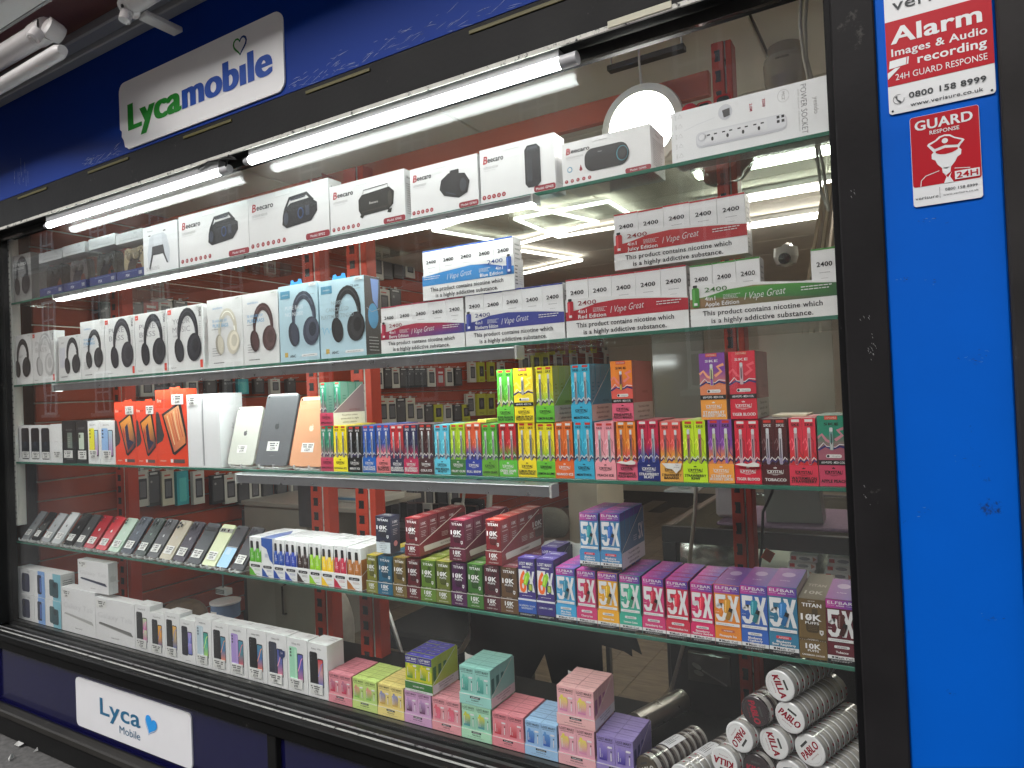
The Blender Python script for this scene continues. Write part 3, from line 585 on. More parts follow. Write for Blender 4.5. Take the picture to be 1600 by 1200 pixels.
# ---- slim two-tone cartons and their trays on the third shelf
def slim_art(mb, w, h, c1, c2, dev, band=None):
    mb.rect(0, 0, w, h*.42, 1, c2, c2); mb.rect(0, h*.42, w, h*.6, 1, c2, c1); mb.rect(0, h*.6, w, h, 1, c1)
    sw = tuple(min(1, a*1.6+.12) for a in hx(c1)); sd = tuple(a*.55 for a in hx(c1))
    mb.line([(0, h*.62), (w*.2, h*.7), (w*.35, h*.6), (w*.2, h*.52)], w*.09, 2, sw); mb.line([(w*.6, h*.72), (w*.8, h*.66), (w*.75, h*.5), (w, h*.42)], w*.09, 2, sd)
    mb.line([(0, h*.36), (w*.25, h*.42), (w*.5, h*.33), (w*.8, h*.41), (w, h*.37)], h*.018, 3, (.7, .68, .65)); mb.line([(0, h*.33), (w*.3, h*.38), (w*.55, h*.3), (w*.8, h*.37), (w, h*.34)], h*.03, 2, (.05, .03, .12))
    mb.rr(w*.37, h*.3, w*.63, h*.78, w*.1, 4, dev[0]); mb.rect(w*.39, h*.31, w*.61, h*.58, 5, dev[1], dev[0]); mb.rect(w*.45, h*.4, w*.53, h*.7, 6, (.05, .05, .06))
    mb.rr(w*.38, h*.77, w*.62, h*.86, w*.08, 4, (.6, .62, .64))
    mb.rect(w*.2, h*.945, w*.8, h*.985, 2, (.55, .03, .02) if hx(c1)[0] < .45 or hx(c1)[1] > .3 else (.7, .68, .66))
    mb.rect(0, h*.015, w, h*.06, 3, BLK); small(mb, w*.06, h*.025, w*.88, h*.025, 4, (.6, .6, .6), 1, 3)
    mb.rr(w*.14, h*.1, w*.86, h*.165, h*.03, 3, (.7, .68, .66)); mb.ell(w*.24, h*.132, h*.022, h*.022, 4, BLK, 8); small(mb, w*.36, h*.115, w*.42, h*.035, 4, GRY, 1, 4)
_slim = {}
def slim_mesh(w, h, d, c1, c2, dev):
    k = (round(w, 4), round(h, 4), c1, c2, dev)
    if k not in _slim:
        mb = MB(); mb.box(0, w, 0, d, 0, h, c1); slim_art(mb, w, h, c1, c2, dev)
        ink = (.7, .7, .7) if sum(hx(c1)) < .5 else BLK
        mb.text('SKE', w/2, h*.905, h*.04, 3, ink, w=w*.62, bold=.03)
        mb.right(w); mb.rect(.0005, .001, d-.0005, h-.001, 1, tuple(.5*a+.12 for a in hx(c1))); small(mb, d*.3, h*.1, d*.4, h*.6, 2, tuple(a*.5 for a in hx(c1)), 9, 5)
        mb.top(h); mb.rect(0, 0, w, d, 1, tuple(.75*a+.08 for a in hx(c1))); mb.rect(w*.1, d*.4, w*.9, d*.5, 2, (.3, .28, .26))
        _slim[k] = mb.mesh('slim_carton')
    return _slim[k]
def crown(mb, u, v, s, l, col):
    mb.poly([(u-s, v-s*.5), (u-s*1.1, v+s*.4), (u-s*.5, v), (u, v+s*.7), (u+s*.5, v), (u+s*1.1, v+s*.4), (u+s, v-s*.5)], l, col)
def crystal_front(words, cf, ink):
    def f(mb, w, hf):
        mb.rect(0, 0, w, hf, 1, cf); crown(mb, w/2, hf*.86, w*.055, 2, ink)
        z = hf*.66; mb.line([(w*.2, z+hf*.1), (w*.22, z-hf*.1), (w*.4, z-hf*.13), (w*.6, z-hf*.13), (w*.78, z-hf*.1), (w*.8, z+hf*.1)], hf*.018, 2, ink)
        mb.text('CRYSTAL', w/2, z, hf*.15, 2, ink, w=w*.56, bold=.07); small(mb, w*.4, hf*.46, w*.2, hf*.05, 2, ink, 1)
        n = len(words)
        for i, t in enumerate(words): mb.text(t, w/2, hf*((.28 if n < 3 else .36)-.16*(i-(n-1)/2) if n > 1 else .24), hf*.145, 2, ink, maxw=w*.88, bold=.07)
    return f
def crystal_side(word, cf):
    def f(mb, d, h, hf):
        mb.rect(.001, .0005, d-.001, hf*.98, 1, (.6, .57, .5))
        for i, t in enumerate(['This product contains', 'nicotine which is a highly', 'addictive substance.']): mb.text(t, d*.5, hf*(.78-.28*i), hf*.14, 2, INK, maxw=d*.9, bold=.01)
        mb.text(word, d*.66, hf*1.18, hf*.14, 2, tuple(a*.25 for a in hx(cf)), maxw=d*.5)
    return f
bnd = [502, 523, 545, 567, 588, 611, 633, 656, 679, 704, 729, 755, 781, 810, 839, 869, 899, 931, 964, 997, 1033, 1069, 1108, 1149, 1191, 1235, 1281, 1328]
D1, DW, DR, DB, DY, DP = ((.26, .28, .28), (.4, .4, .38)), ((.4, .42, .44), (.3, .31, .33)), ((.4, .38, .4), (.45, .02, .04)), ((.45, .5, .55), (.05, .08, .45)), ((.3, .1, .12), (.6, .4, .05)), ((.5, .52, .3), (.25, .05, .4))
K = [  # words, flap colour, ink dark?, carton top, carton bottom, device
 (['APPLE PEACH'], '#c4405f', 1, '#2f8f70', '#8a6a70', D1, 'green to grey'), (['BANANA ICE'], '#f2e21c', 1, '#f2da10', '#f4e33a', D1, 'bright yellow'), (['BERRY ICE'], '#0c0b0d', 0, '#0c0b0d', '#181216', DW, 'black'),
 (['BLUE RAZZ', 'LEMONADE'], '#155cb0', 0, '#1550a8', '#1c62b8', DW, 'royal blue'), (['BLUEBERRY', 'PEACH ICE'], '#e0787c', 1, '#2b4fa0', '#d8707a', D1, 'blue to peach'), (['BLUEBERRY', 'RASPBERRIES'], '#23203f', 0, '#c4282f', '#1c1c48', DR, 'red to navy'),
 (['BLUEBERRY', 'SOUR RASPBERRY'], '#b31a4c', 0, '#151b4a', '#a01c48', DW, 'navy to crimson'), (['COLA ICE'], '#3c1114', 0, '#3a0f12', '#40171b', D1, 'dark maroon'), (['FRESH MENTHOL', 'MOJITO'], '#5bc2dc', 1, '#52bcd8', '#58c4dc', DW, 'sky blue'),
 (['FRUIT GUM'], '#2e6c2a', 0, '#a8c81c', '#7eb32a', D1, 'lime over green'), (['FULL BREW'], '#1e3394', 0, '#d9582e', '#263a8c', ((.5, .5, .55), (.25, .25, .6)), 'orange to blue'), (['GREEN GRAPE'], '#5f9e2c', 1, '#57ad33', '#60a935', DW, 'leaf green'),
 (['GREEN GRAPE', 'MELON'], '#5cba38', 0, '#c02228', '#5a9a30', DR, 'red to green'), (['LEMON PEACH', 'PASSION FRUIT'], '#f4dc1c', 1, '#f3d31a', '#f4dd30', D1, 'yellow with orange swirls'), (['LEMON & LIME'], '#63bb33', 1, '#e8dc1e', '#9ccb2c', D1, 'yellow to lime'),
 (['MANGO ICE'], '#dd6425', 0, '#df6a24', '#d65a20', D1, 'orange'), (['MENTHOL'], '#36a9cc', 1, '#35b2d4', '#30a6ca', DW, 'cyan'), (['PEACH ICE'], '#eb9ba5', 1, '#ee9aa6', '#f0a8b0', DW, 'pale pink'), (['PINEAPPLE', 'PEACH MANGO'], '#e0607c', 1, '#ea8424', '#e05c50', DY, 'orange to rose'),
 (['STRAWBERRY', 'BLAST'], '#16246c', 0, '#c21c44', '#182a78', DB, 'crimson to navy'), (['STRAWBERRY', 'BANANA'], '#e2a648', 1, '#e0504a', '#e49c38', DY, 'coral to amber'), (['STRAWBERRY', 'KIWI'], '#bce020', 1, '#c2e022', '#b4d81c', ((.4, .12, .15), (.3, .4, .05)), 'acid lime'),
 (['STARFRUIT', 'MULBERRY LEMON'], '#eb9c3c', 0, '#7b3f98', '#d87c4c', DP, 'purple to orange'), (['TIGER BLOOD'], '#cc1c36', 0, '#d01c38', '#c41a34', ((.5, .3, .35), (.6, .4, .45)), 'scarlet'), (['TOBACCO'], '#4c161b', 0, '#4c161a', '#3e1418', ((.5, .48, .52), (.3, .25, .4)), 'tobacco brown'),
 (['WATERMELON', 'STRAWBERRY'], '#d2344c', 1, '#d63046', '#c92c30', ((.5, .3, .33), (.4, .02, .05)), 'watermelon red'), (['APPLE PEACH'], '#c4405f', 1, '#22846a', '#a05a6a', ((.15, .3, .28), (.5, .5, .5)), 'teal to rose')]
zc = SH[2]; HC = WZ(655, WX(1200, zc, YP), YP)-zc
print('slim carton height', HC)
CD = .145
def tray_name(i): return K[i][0]
def slim_row(i, X0, X1, z0, Y0, H, big=False, kx=None, where='on the glass', d=CD, skip=()):
    words, cf, dk, c1, c2, dev, cn = kx or K[i]; ink = BLK if dk else (.72, .71, .7); w = X1-X0-.0012; hf = H*.295
    tm = tray_mesh(w, H*.95 if not big else H, hf, d, cf, crystal_front(words, cf, ink), crystal_side(words[0], cf), tuple(a*.7+.05 for a in hx(c2))).mesh('display_tray')
    fl = ' '.join(words).lower(); nx = 1 if big else 2; cw = (w-.004)/nx-.0008
    if big:
        o = link('display_carton', big_mesh(w, H, d, c1, c2, dev, words, cf, ink), None, (X0, Y0, z0)); tag(o, 'closed %s carton lettered %s, %s' % (cn.split(' with')[0], fl, where), 'vape carton', 'closed display cartons on the third shelf'); return
    cm = slim_mesh(cw, H-.002, (d-.004)/4-.001, c1, c2, dev)
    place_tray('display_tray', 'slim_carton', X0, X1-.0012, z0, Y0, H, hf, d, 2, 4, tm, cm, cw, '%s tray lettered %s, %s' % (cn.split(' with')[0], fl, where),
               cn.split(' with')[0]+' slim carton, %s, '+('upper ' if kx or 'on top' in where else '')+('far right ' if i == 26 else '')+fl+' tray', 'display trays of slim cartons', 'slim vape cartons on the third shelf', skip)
def big_mesh(w, h, d, c1, c2, dev, words, cf, ink):
    mb = MB(); mb.box(0, w, 0, d, 0, h, tuple(a*.8 for a in hx(c2)))
    h0 = h*.3; B = h-h0; z = lambda a: h0+a*B
    crystal_front(words, cf, ink)(mb, w, h0)
    mb.rect(0, z(.62), w, h, 1, c1); mb.rect(0, z(.3), w, z(.62), 1, c2, c1); mb.rect(0, h0, w, z(.3), 1, c2)
    mb.rect(0, h0+.0002, w, z(.1), 3, BLK); mb.text('600+PUFFS - MESH COIL', w/2, z(.052), B*.045, 4, (.7, .7, .7), maxw=w*.8, bold=.03)
    mb.rect(w*.26, z(.92), w*.7, z(.995), 2, (.6, .05, .03)); mb.text('DISPOSABLE', w*.48, z(.957), B*.04, 3, (.7, .6, .5), maxw=w*.38); mb.text('SKE', w*.48, z(.83), B*.05, 2, ink, w=w*.5, bold=.03)
    lt = tuple(min(.8, a*1.25+.08) for a in hx(c2))
    mb.line([(0, z(.55)), (w*.15, z(.62)), (w*.3, z(.5)), (w*.48, z(.45))], B*.05, 2, lt); mb.line([(w*.6, z(.5)), (w*.85, z(.6)), (w*.7, z(.7)), (w*.95, z(.75))], B*.06, 2, lt)
    mb.line([(0, z(.33)), (w*.2, z(.45)), (w*.3, z(.38)), (w*.6, z(.36)), (w*.75, z(.42)), (w, z(.4))], B*.016, 3, (.72, .7, .7)); mb.line([(0, z(.3)), (w*.25, z(.38)), (w*.5, z(.32)), (w*.75, z(.38)), (w, z(.34))], B*.04, 2, (.03, .025, .15))
    mb.line([(0, z(.24)), (w*.25, z(.32)), (w*.5, z(.26)), (w*.75, z(.32)), (w, z(.28))], B*.05, 2, c2)
    mb.rr(w*.41, z(.3), w*.54, z(.68), w*.04, 5, dev[0]); mb.rect(w*.43, z(.31), w*.52, z(.45), 6, dev[1]); mb.rect(w*.46, z(.42), w*.49, z(.64), 7, BLK); mb.rr(w*.42, z(.67), w*.53, z(.76), w*.03, 5, (.62, .64, .66))
    mb.rr(w*.27, z(.145), w*.8, z(.215), B*.03, 4, (.72, .7, .68)); mb.ell(w*.34, z(.18), w*.05, w*.05, 5, BLK, 10); mb.text('20mg/ml', w*.6, z(.18), B*.032, 5, GRY)
    mb.right(w); mb.rect(.001, h0, d-.001, h-.001, 1, tuple(.6*a+.08 for a in hx(c2))); mb.rect(.001, .001, d-.001, h0, 1, (.6, .57, .5))
    for i, t in enumerate(['This product contains', 'nicotine which is a highly', 'addictive substance.']): mb.text(t, d*.5, h0*(.78-.28*i), h0*.14, 2, INK, maxw=d*.9)
    mb.text(words[0], d*.6, z(.25), h0*.14, 2, tuple(a*.35 for a in hx(c2)), maxw=d*.5); mb.line([(d*.1, h), (d*.1, h0)], .0015, 2, tuple(a*.4 for a in hx(c2)))
    mb.top(h); mb.rect(.001, .001, w-.001, d-.001, 1, tuple(.7*a+.05 for a in hx(c1)))
    return mb.mesh('display_carton', 'wrap')
nm = lambda i: 'next to the '+' '.join(K[i][0]).lower()+' one'
for i in range(27):
    X0, X1 = WX(bnd[i], zc, YP), WX(bnd[i+1], zc, YP)
    where = 'bottom row beside the gold tablet' if i == 0 else ('against the right black jamb' if i == 26 else 'bottom row of third shelf')
    H = HC*(1+.012*math.sin(i*2.1))
    slim_row(i, X0, X1, zc, YP+(.003*math.sin(i*5) if i < 26 else 0), H*(1.05 if i == 26 else 1), big=i == 26, where=where)
# torn flaps
for i, sc_ in ((18, 1), (20, 1.2), (23, .8)):
    X0, X1 = WX(bnd[i], zc, YP), WX(bnd[i+1], zc, YP); w = X1-X0; z1 = zc+HC*.3
    mb = MB(); up = i != 20
    pts = [(X0+.002, z1), (X0+w*.3, z1+.004), (X0+w*.5, z1+.001), (X0+w*.75, z1+.006), (X1-.003, z1+.002), (X1-.004, z1-.004), (X0+w*.6, z1-.005), (X0+w*.3, z1-.003)] if up else [(X0+w*.1, z1), (X1-.002, z1), (X1-w*.1, z1-.014), (X1-w*.3, z1-.024), (X0+w*.55, z1-.014), (X0+w*.3, z1-.012)]
    mb.prism(pts, YP-.0065, YP-.005, (.7, .69, .66))
    if not up:
        mb.front(YP-.0066); mb.text('This', X0+w*.75, z1-.004, .003, 1, INK); mb.text('product', X0+w*.74, z1-.009, .003, 1, INK)
    o = mb.build('torn_flap'); tag(o, 'torn white cardboard edge on the %s tray' % ' '.join(K[i][0]).lower(), 'torn card', 'torn card edges')
# upper layer on the third shelf
z2 = zc+HC+.001
KU = [(['KIWI PASSION', 'FRUIT GUAVA'], '#63b83a', 1, '#4fae38', '#72bb35', ((.45, .5, .4), (.5, .42, .1)), 'fresh green'), K[13], K[14], K[16], K[18], K[22], K[23]]
x0, x1 = WX(500.5, z2, YP), WX(521.5, z2, YP)
hU = WZ(598, x0, YP)-z2
dU = WY(571, x1, z2)-YP
slim_row(0, x0, x1, z2, YP, hU, where='on top, beside the gold tablet', d=max(.15, min(.3, dU)), skip={(1, 0)})
print('upper', hU, dU)
for n, (a, b, ty, kk, big) in enumerate([(777, 804, 578, KU[0], 0), (804.5, 835, 576, KU[1], 1), (838, 867, 573, KU[2], 0), (893, 925.5, 570, KU[3], 0), (957, 991, 565, KU[4], 1), (1096, 1137, 553, KU[5], 1), (1142, 1184.5, 550, KU[6], 1)]):
    X0, X1 = WX(a, z2, YP), WX(b, z2, YP); H = WZ(ty, X0, YP)-z2
    slim_row(0, X0, X1, z2, YP+.002, H, big=bool(big), kx=kk, where='upper row', d=.145)
# shallow open lids behind the lower row at the far right
p = WX(1205, z2, YP+.05)
mb = MB(); mb.cbox(p, p+.075, YP+.06, YP+.18, z2+.0005, z2+.006, (.62, .56, .4), .001); o = mb.build('folded_lid'); tag(o, 'folded beige card lid lying on the tobacco cartons', 'card lid')
mb = MB(); p = WX(746, z2, YP+.02); mb.cbox(p, p+.03, YP+.02, YP+.09, z2+.0005, z2+.010, (.6, .55, .08), .001); o = mb.build('small_packet'); tag(o, 'small yellow packet lying on top of the green grape cartons', 'packet')

# ================================================================== fourth shelf: white slim cartons, dark tall cartons, purple topped cartons
zf = SH[3]
# white trays
bd = [390.5, 410, 428, 446, 465, 484, 503, 522.5, 543, 566]
EC = [('#58a829', 'green'), ('#1f4fa0', 'blue wave'), ('#1747a0', 'deep blue'), ('#2744a8', 'ink blue'), ('#3a2826', 'dark brown'), ('#8fc41c', 'lime'), ('#efc21a', 'yellow'), ('#b8203e', 'crimson'), ('#a8682a', 'tan brown')]
HE = WZ(838, WX(391, zf, YP), YP)-zf; print('white tray h', HE)
for i, (c, cn) in enumerate(EC):
    X0, X1 = WX(bd[i], zf, YP), WX(bd[i+1], zf, YP)-.001; w = X1-X0; hf = HE*.34; d = .16; H = HE+.0015*math.sin(i*3)
    def fr(mb, w, hf, c=c):
        mb.rect(0, 0, w, hf, 1, WHT); mb.poly([(.0006, .001), (w*.62, .001), (w*.42, hf*.18), (w*.28, hf*.4), (w*.14, hf*.55), (.0006, hf*.66)], 2, c)
        mb.rr(w*.12, hf*.66, w*.88, hf*.86, hf*.09, 2, INK); mb.text('elfa pro', w*.5, hf*.76, hf*.09, 3, WHT, w=w*.5); small(mb, w*.42, hf*.4, w*.45, hf*.16, 2, c, 2, 3); small(mb, w*.55, hf*.12, w*.34, hf*.07, 3, INK, 1, 5)
    def sd(mb, d, h, hf): mb.text('This product contains', d*.5, hf*.7, hf*.13, 2, INK, maxw=d*.9); mb.text('nicotine which is highly addictive', d*.5, hf*.4, hf*.13, 2, INK, maxw=d*.9)
    tm = tray_mesh(w, H*.97, hf, d, WHT, fr, sd, c if i == 8 else (.6, .6, .58)).mesh('display_tray')
    lab = '%s and white display tray, %s' % (cn, ['leftmost of the white slim carton trays', 'one sealed with a curved colour wave', 'third from the left of the white trays', 'fourth from the left of the white trays', 'with a black strip at its foot', 'beside the yellow one', 'between the lime and crimson trays', 'beside the tan one at the right end', 'rightmost of the white trays'][i])
    if i == 1:
        mb = MB(); mb.box(0, w, 0, d, 0, H, WHT); mb.front(); fr(mb, w, hf); mb.poly([(.0005, hf*1.02+H*.45), (w*.45, hf+H*.38), (w*.7, hf+H*.12), (w*.98, hf*1.02), (w*.99, H-.0005), (.0005, H-.0005)], 1, c)
        mb.rect(w*.3, H*.5, w*.55, H*.6, 1, (.5, .52, .6)); mb.top(H); mb.poly([(.0005, .0005), (w, .0005), (w, d*.5), (w*.7, d*.65), (w*.3, d*.8), (w*.1, d*.5)], 1, (.1, .14, .3))
        o = mb.build('display_carton', loc=(X0, YP, zf)); tag(o, lab, 'vape carton'); continue
    cw = (w-.004)/2-.0006; mb = MB(); ch = H-.002; mb.box(0, cw, 0, .0302, 0, ch, WHT)
    mb.poly([(.0002, hf*1.0), (cw-.0002, hf*1.0), (cw-.0002, ch*.68), (cw*.72, ch*.60), (cw*.66, ch*.70), (cw*.6, ch*.86), (cw*.16, ch*.86), (cw*.12, ch*.62), (.0002, ch*.70)], 1, c)
    mb.rr(cw*.16, ch*.70, cw*.62, ch*.90, cw*.12, 2, BLK); mb.rr(cw*.2, hf*1.15, cw*.6, ch*.71, cw*.08, 2, tuple(min(1, a*1.35+.03) for a in hx(c))); small(mb, cw*.25, hf*1.3, cw*.4, ch*.07, 4, WHT, 2, 2)
    mb.text('elfa', cw*.5, ch*.955, ch*.03, 2, GRY, maxw=cw*.6); mb.rect(cw*.36, ch*.52, cw*.44, ch*.6, 4, (.6, .6, .6))
    mb.top(ch); mb.line([(0, .0287), (cw, .0287)], .003, 1, (.16, .16, .17)); mb.line([(.0009, 0), (.0009, .03)], .0018, 2, (.2, .2, .21)); small(mb, cw*.15, .006, cw*.7, .016, 1, (.22, .22, .24), 2, i)
    mb.right(cw); mb.rect(.001, 0, .0298, ch*.72, 1, c)
    cm = mb.mesh('slim_carton')
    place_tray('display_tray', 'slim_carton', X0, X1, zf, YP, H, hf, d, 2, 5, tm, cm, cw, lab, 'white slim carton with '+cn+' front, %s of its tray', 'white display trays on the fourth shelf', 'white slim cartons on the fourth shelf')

# tall dark cartons
def titan_front(mb, w, h, c, sub, lay=1):
    mb.rect(.0005, .0005, w-.0005, h-.0005, lay, c, tuple(a*.75 for a in hx(c)))
    mb.text('BIG PUFF', w/2, h*.955, h*.026, lay+1, (.6, .58, .55), maxw=w*.5, bold=.02); mb.text('TITAN', w/2, h*.86, h*.085, lay+2, WHT, w=w*.72, bold=.05)
    dc = tuple(a*.35+.004 for a in hx(c)); mb.rr(w*.27, h*.2, w*.74, h*.66, w*.12, lay+1, dc); mb.rr(w*.5, h*.6, w*.72, h*.78, w*.05, lay+1, dc)
    for a in range(4): mb.rect(w*.33, h*(.26+a*.04), w*.68, h*(.275+a*.04), lay+2, tuple(q*1.8 for q in dc))
    mb.text('10K', w*.47, h*.57, h*.15, lay+3, WHT, w=w*.76, bold=.055); mb.line([(w*.33, h*.5), (w*.48, h*.64)], w*.035, lay+4, WHT); mb.text('PUFFS', w*.5, h*.435, h*.06, lay+3, WHT, w=w*.5, bold=.03)
    mb.poly([(w*.76, h*.28), (w*.9, h*.28), (w*.9, h*.2), (w*.83, h*.15), (w*.76, h*.2)], lay+3, (.6, .6, .6)); mb.ell(w*.83, h*.23, w*.035, w*.035, lay+4, c, 8)
    mb.rect(.0005, .0005, w-.0005, h*.07, lay+2, tuple(a*.6 for a in hx(c))); mb.text(sub, w/2, h*.036, h*.03, lay+3, (.5, .47, .42), maxw=w*.86, bold=.02)
def titan_mesh(w, h, d, c, sub, topc=None, warn=False):
    mb = MB(); mb.box(0, w, 0, d, 0, h, c); z0 = h*.0
    hh = h*.70
    def sc(f): pass
    T0 = mb.T; mb.T = Matrix.Translation((0, 0, h-hh)); titan_front(mb, w, hh, c, sub); mb.T = None
    if warn:
        mb.front(); mb.rect(.001, .001, w-.001, h*.3, 2, (.55, .62, .66))
        for i, t in enumerate(['This product', 'contains nicotine', 'which is a highly', 'addictive', 'substance.']): mb.text(t, w/2, h*(.265-.055*i), h*.026, 3, INK, maxw=w*.85, bold=.02)
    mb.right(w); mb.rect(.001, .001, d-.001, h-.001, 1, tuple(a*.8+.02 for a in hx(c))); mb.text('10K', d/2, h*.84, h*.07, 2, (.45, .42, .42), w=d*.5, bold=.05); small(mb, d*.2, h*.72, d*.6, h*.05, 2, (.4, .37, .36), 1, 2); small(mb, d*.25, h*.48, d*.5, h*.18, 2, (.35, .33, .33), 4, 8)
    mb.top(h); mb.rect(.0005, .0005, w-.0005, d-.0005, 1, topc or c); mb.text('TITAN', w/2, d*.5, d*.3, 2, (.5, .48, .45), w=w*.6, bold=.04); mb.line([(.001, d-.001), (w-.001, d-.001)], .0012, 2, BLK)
    if warn: mb.right(w); mb.ell(d*.5, h*.25, d*.2, d*.2, 2, (.6, .25, .25), 12)
    return mb.mesh('tall_carton', 'card')
def titan_tray(X0, X1, z0, H, c, sub, label, cl, topc=None, wrap=True, grp='display trays of tall dark cartons', d=.24, lip=0, skip=(), hf=.31):
    w = X1-X0-.0012; h_f = H*hf
    def fr(mb, w, hf):
        mb.rect(0, 0, w, hf, 1, c); mb.text('10K', w/2, hf*.68, hf*.3, 2, WHT, w=w*.52, bold=.055); mb.line([(w*.42, hf*.56), (w*.52, hf*.82)], w*.025, 3, WHT); mb.text('PUFFS', w/2, hf*.42, hf*.13, 2, WHT, w=w*.36, bold=.03); mb.text(sub, w/2, hf*.17, hf*.09, 2, (.55, .52, .5), maxw=w*.8, bold=.02); mb.line([(0, hf), (w, hf)], .0016, 2, (.65, .63, .6))
    def sd(mb, dd, h, hf):
        P = [(dd*.1, hf*.3), (dd*.9, hf*.3), (dd*.92, hf*.36), (dd*.92, hf*.78), (dd*.1, hf*.78), (dd*.08, hf*.72)]
        mb.poly(P, 1, (.52, .47, .44)); mb.text(sub, dd*.52, hf*.54, hf*.16, 2, INK, maxw=dd*.5, bold=.01)
        mb.rr(dd*.78, hf*1.0, dd*.98, h*.86, dd*.04, 1, tuple(a*.35+.01 for a in hx(c))); mb.text('10K', dd*.84, h*.66, h*.13, 2, (.5, .45, .44), w=dd*.24, bold=.05); mb.text('PUFFS', dd*.84, h*.55, h*.05, 2, (.5, .45, .44), w=dd*.2, bold=.03)
        small(mb, dd*.45, hf*1.1, dd*.14, h*.14, 2, (.5, .42, .4), 4, 3); small(mb, dd*.64, hf*1.1, dd*.1, h*.14, 2, (.5, .42, .4), 4, 6)
    tm = tray_mesh(w, H*.97, h_f, d, c, fr, sd, tuple(a*1.0+.01 for a in hx(c))).mesh('display_tray', 'wrap')
    cw = w-.006; cm = titan_mesh(cw, H-.002, (d-.004)/5-.001, c, sub, topc)
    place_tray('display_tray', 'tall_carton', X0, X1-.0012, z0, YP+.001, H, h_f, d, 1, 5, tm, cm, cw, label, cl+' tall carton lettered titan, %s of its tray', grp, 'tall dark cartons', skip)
TT = [(573, 590.5, '#7a7a1e', 'olive yellow', 'BANANA ICE', '#a89420'), (591, 614, '#175d7c', 'teal blue', 'BLUE RAZZ', '#175d7c'), (614.5, 636, '#6e5a28', 'khaki brown', 'TROPICAL ICE', '#8a7420'), (636.3, 658, '#5a1620', 'maroon', 'FRUIT PUNCH', '#6a1a20'), (658, 682, '#5c7c28', 'grass green', 'LEMON LIME', '#7c8828'), (682, 705.5, '#66702a', 'moss green', 'KIWI PASSION', '#8c8430'), (705.7, 730.5, '#4a1c48', 'plum purple', 'PINK BURST', '#44183c'), (730.5, 756.5, '#3f7030', 'mid green', 'APPLE PEAR', '#4c7830'), (756.7, 783, '#4c1624', 'burgundy', 'CHERRY COLA', '#5c1428'), (783, 811, '#5e4226', 'coffee brown', 'TROPICAL', '#6c1830')]
for i, (a, b, c, cn, sub, tc) in enumerate(TT):
    X0, X1 = WX(a, zf, YP), WX(b, zf, YP); H = WZ(867+(a-573)*.085, X0, YP)-zf
    titan_tray(X0, X1, zf, H, c, sub, '%s tray lettered 10K PUFFS, bottom row of the fourth shelf' % cn, cn+' (bottom row)', tc)
    HT = H
zt2 = zf+HT+.0015
X0, X1 = WX(588.5, zt2, YP), WX(611, zt2, YP); H = WZ(806, X0, YP)-zt2
o = link('tall_carton', titan_mesh(X1-X0, H, .045, '#1c2038', 'BLUEBERRY', '#14182c', True), None, (X0, YP, zt2)); tag(o, 'single dark navy tall carton with a pale warning label on top of the teal tray', 'vape carton')
for a, b, ty, c, cn, sub, tc in [(633, 656, 809, '#6a1420', 'bright maroon', 'FRUIT PUNCH', '#7a1018'), (702.5, 728, 812, '#5a1830', 'magenta maroon', 'PINK LEMON', '#8a1c38'), (759, 785, 812, '#741c22', 'red brown', 'STRAWBERRY', '#a02014')]:
    X0, X1 = WX(a, zt2, YP), WX(b, zt2, YP); H = WZ(ty, X0, YP)-zt2
    titan_tray(X0, X1, zt2, H, c, sub, '%s display tray lettered 10K PUFFS stacked in the upper row' % cn, cn+' (upper row)', tc, d=.25, grp='upper display trays of tall dark cartons')

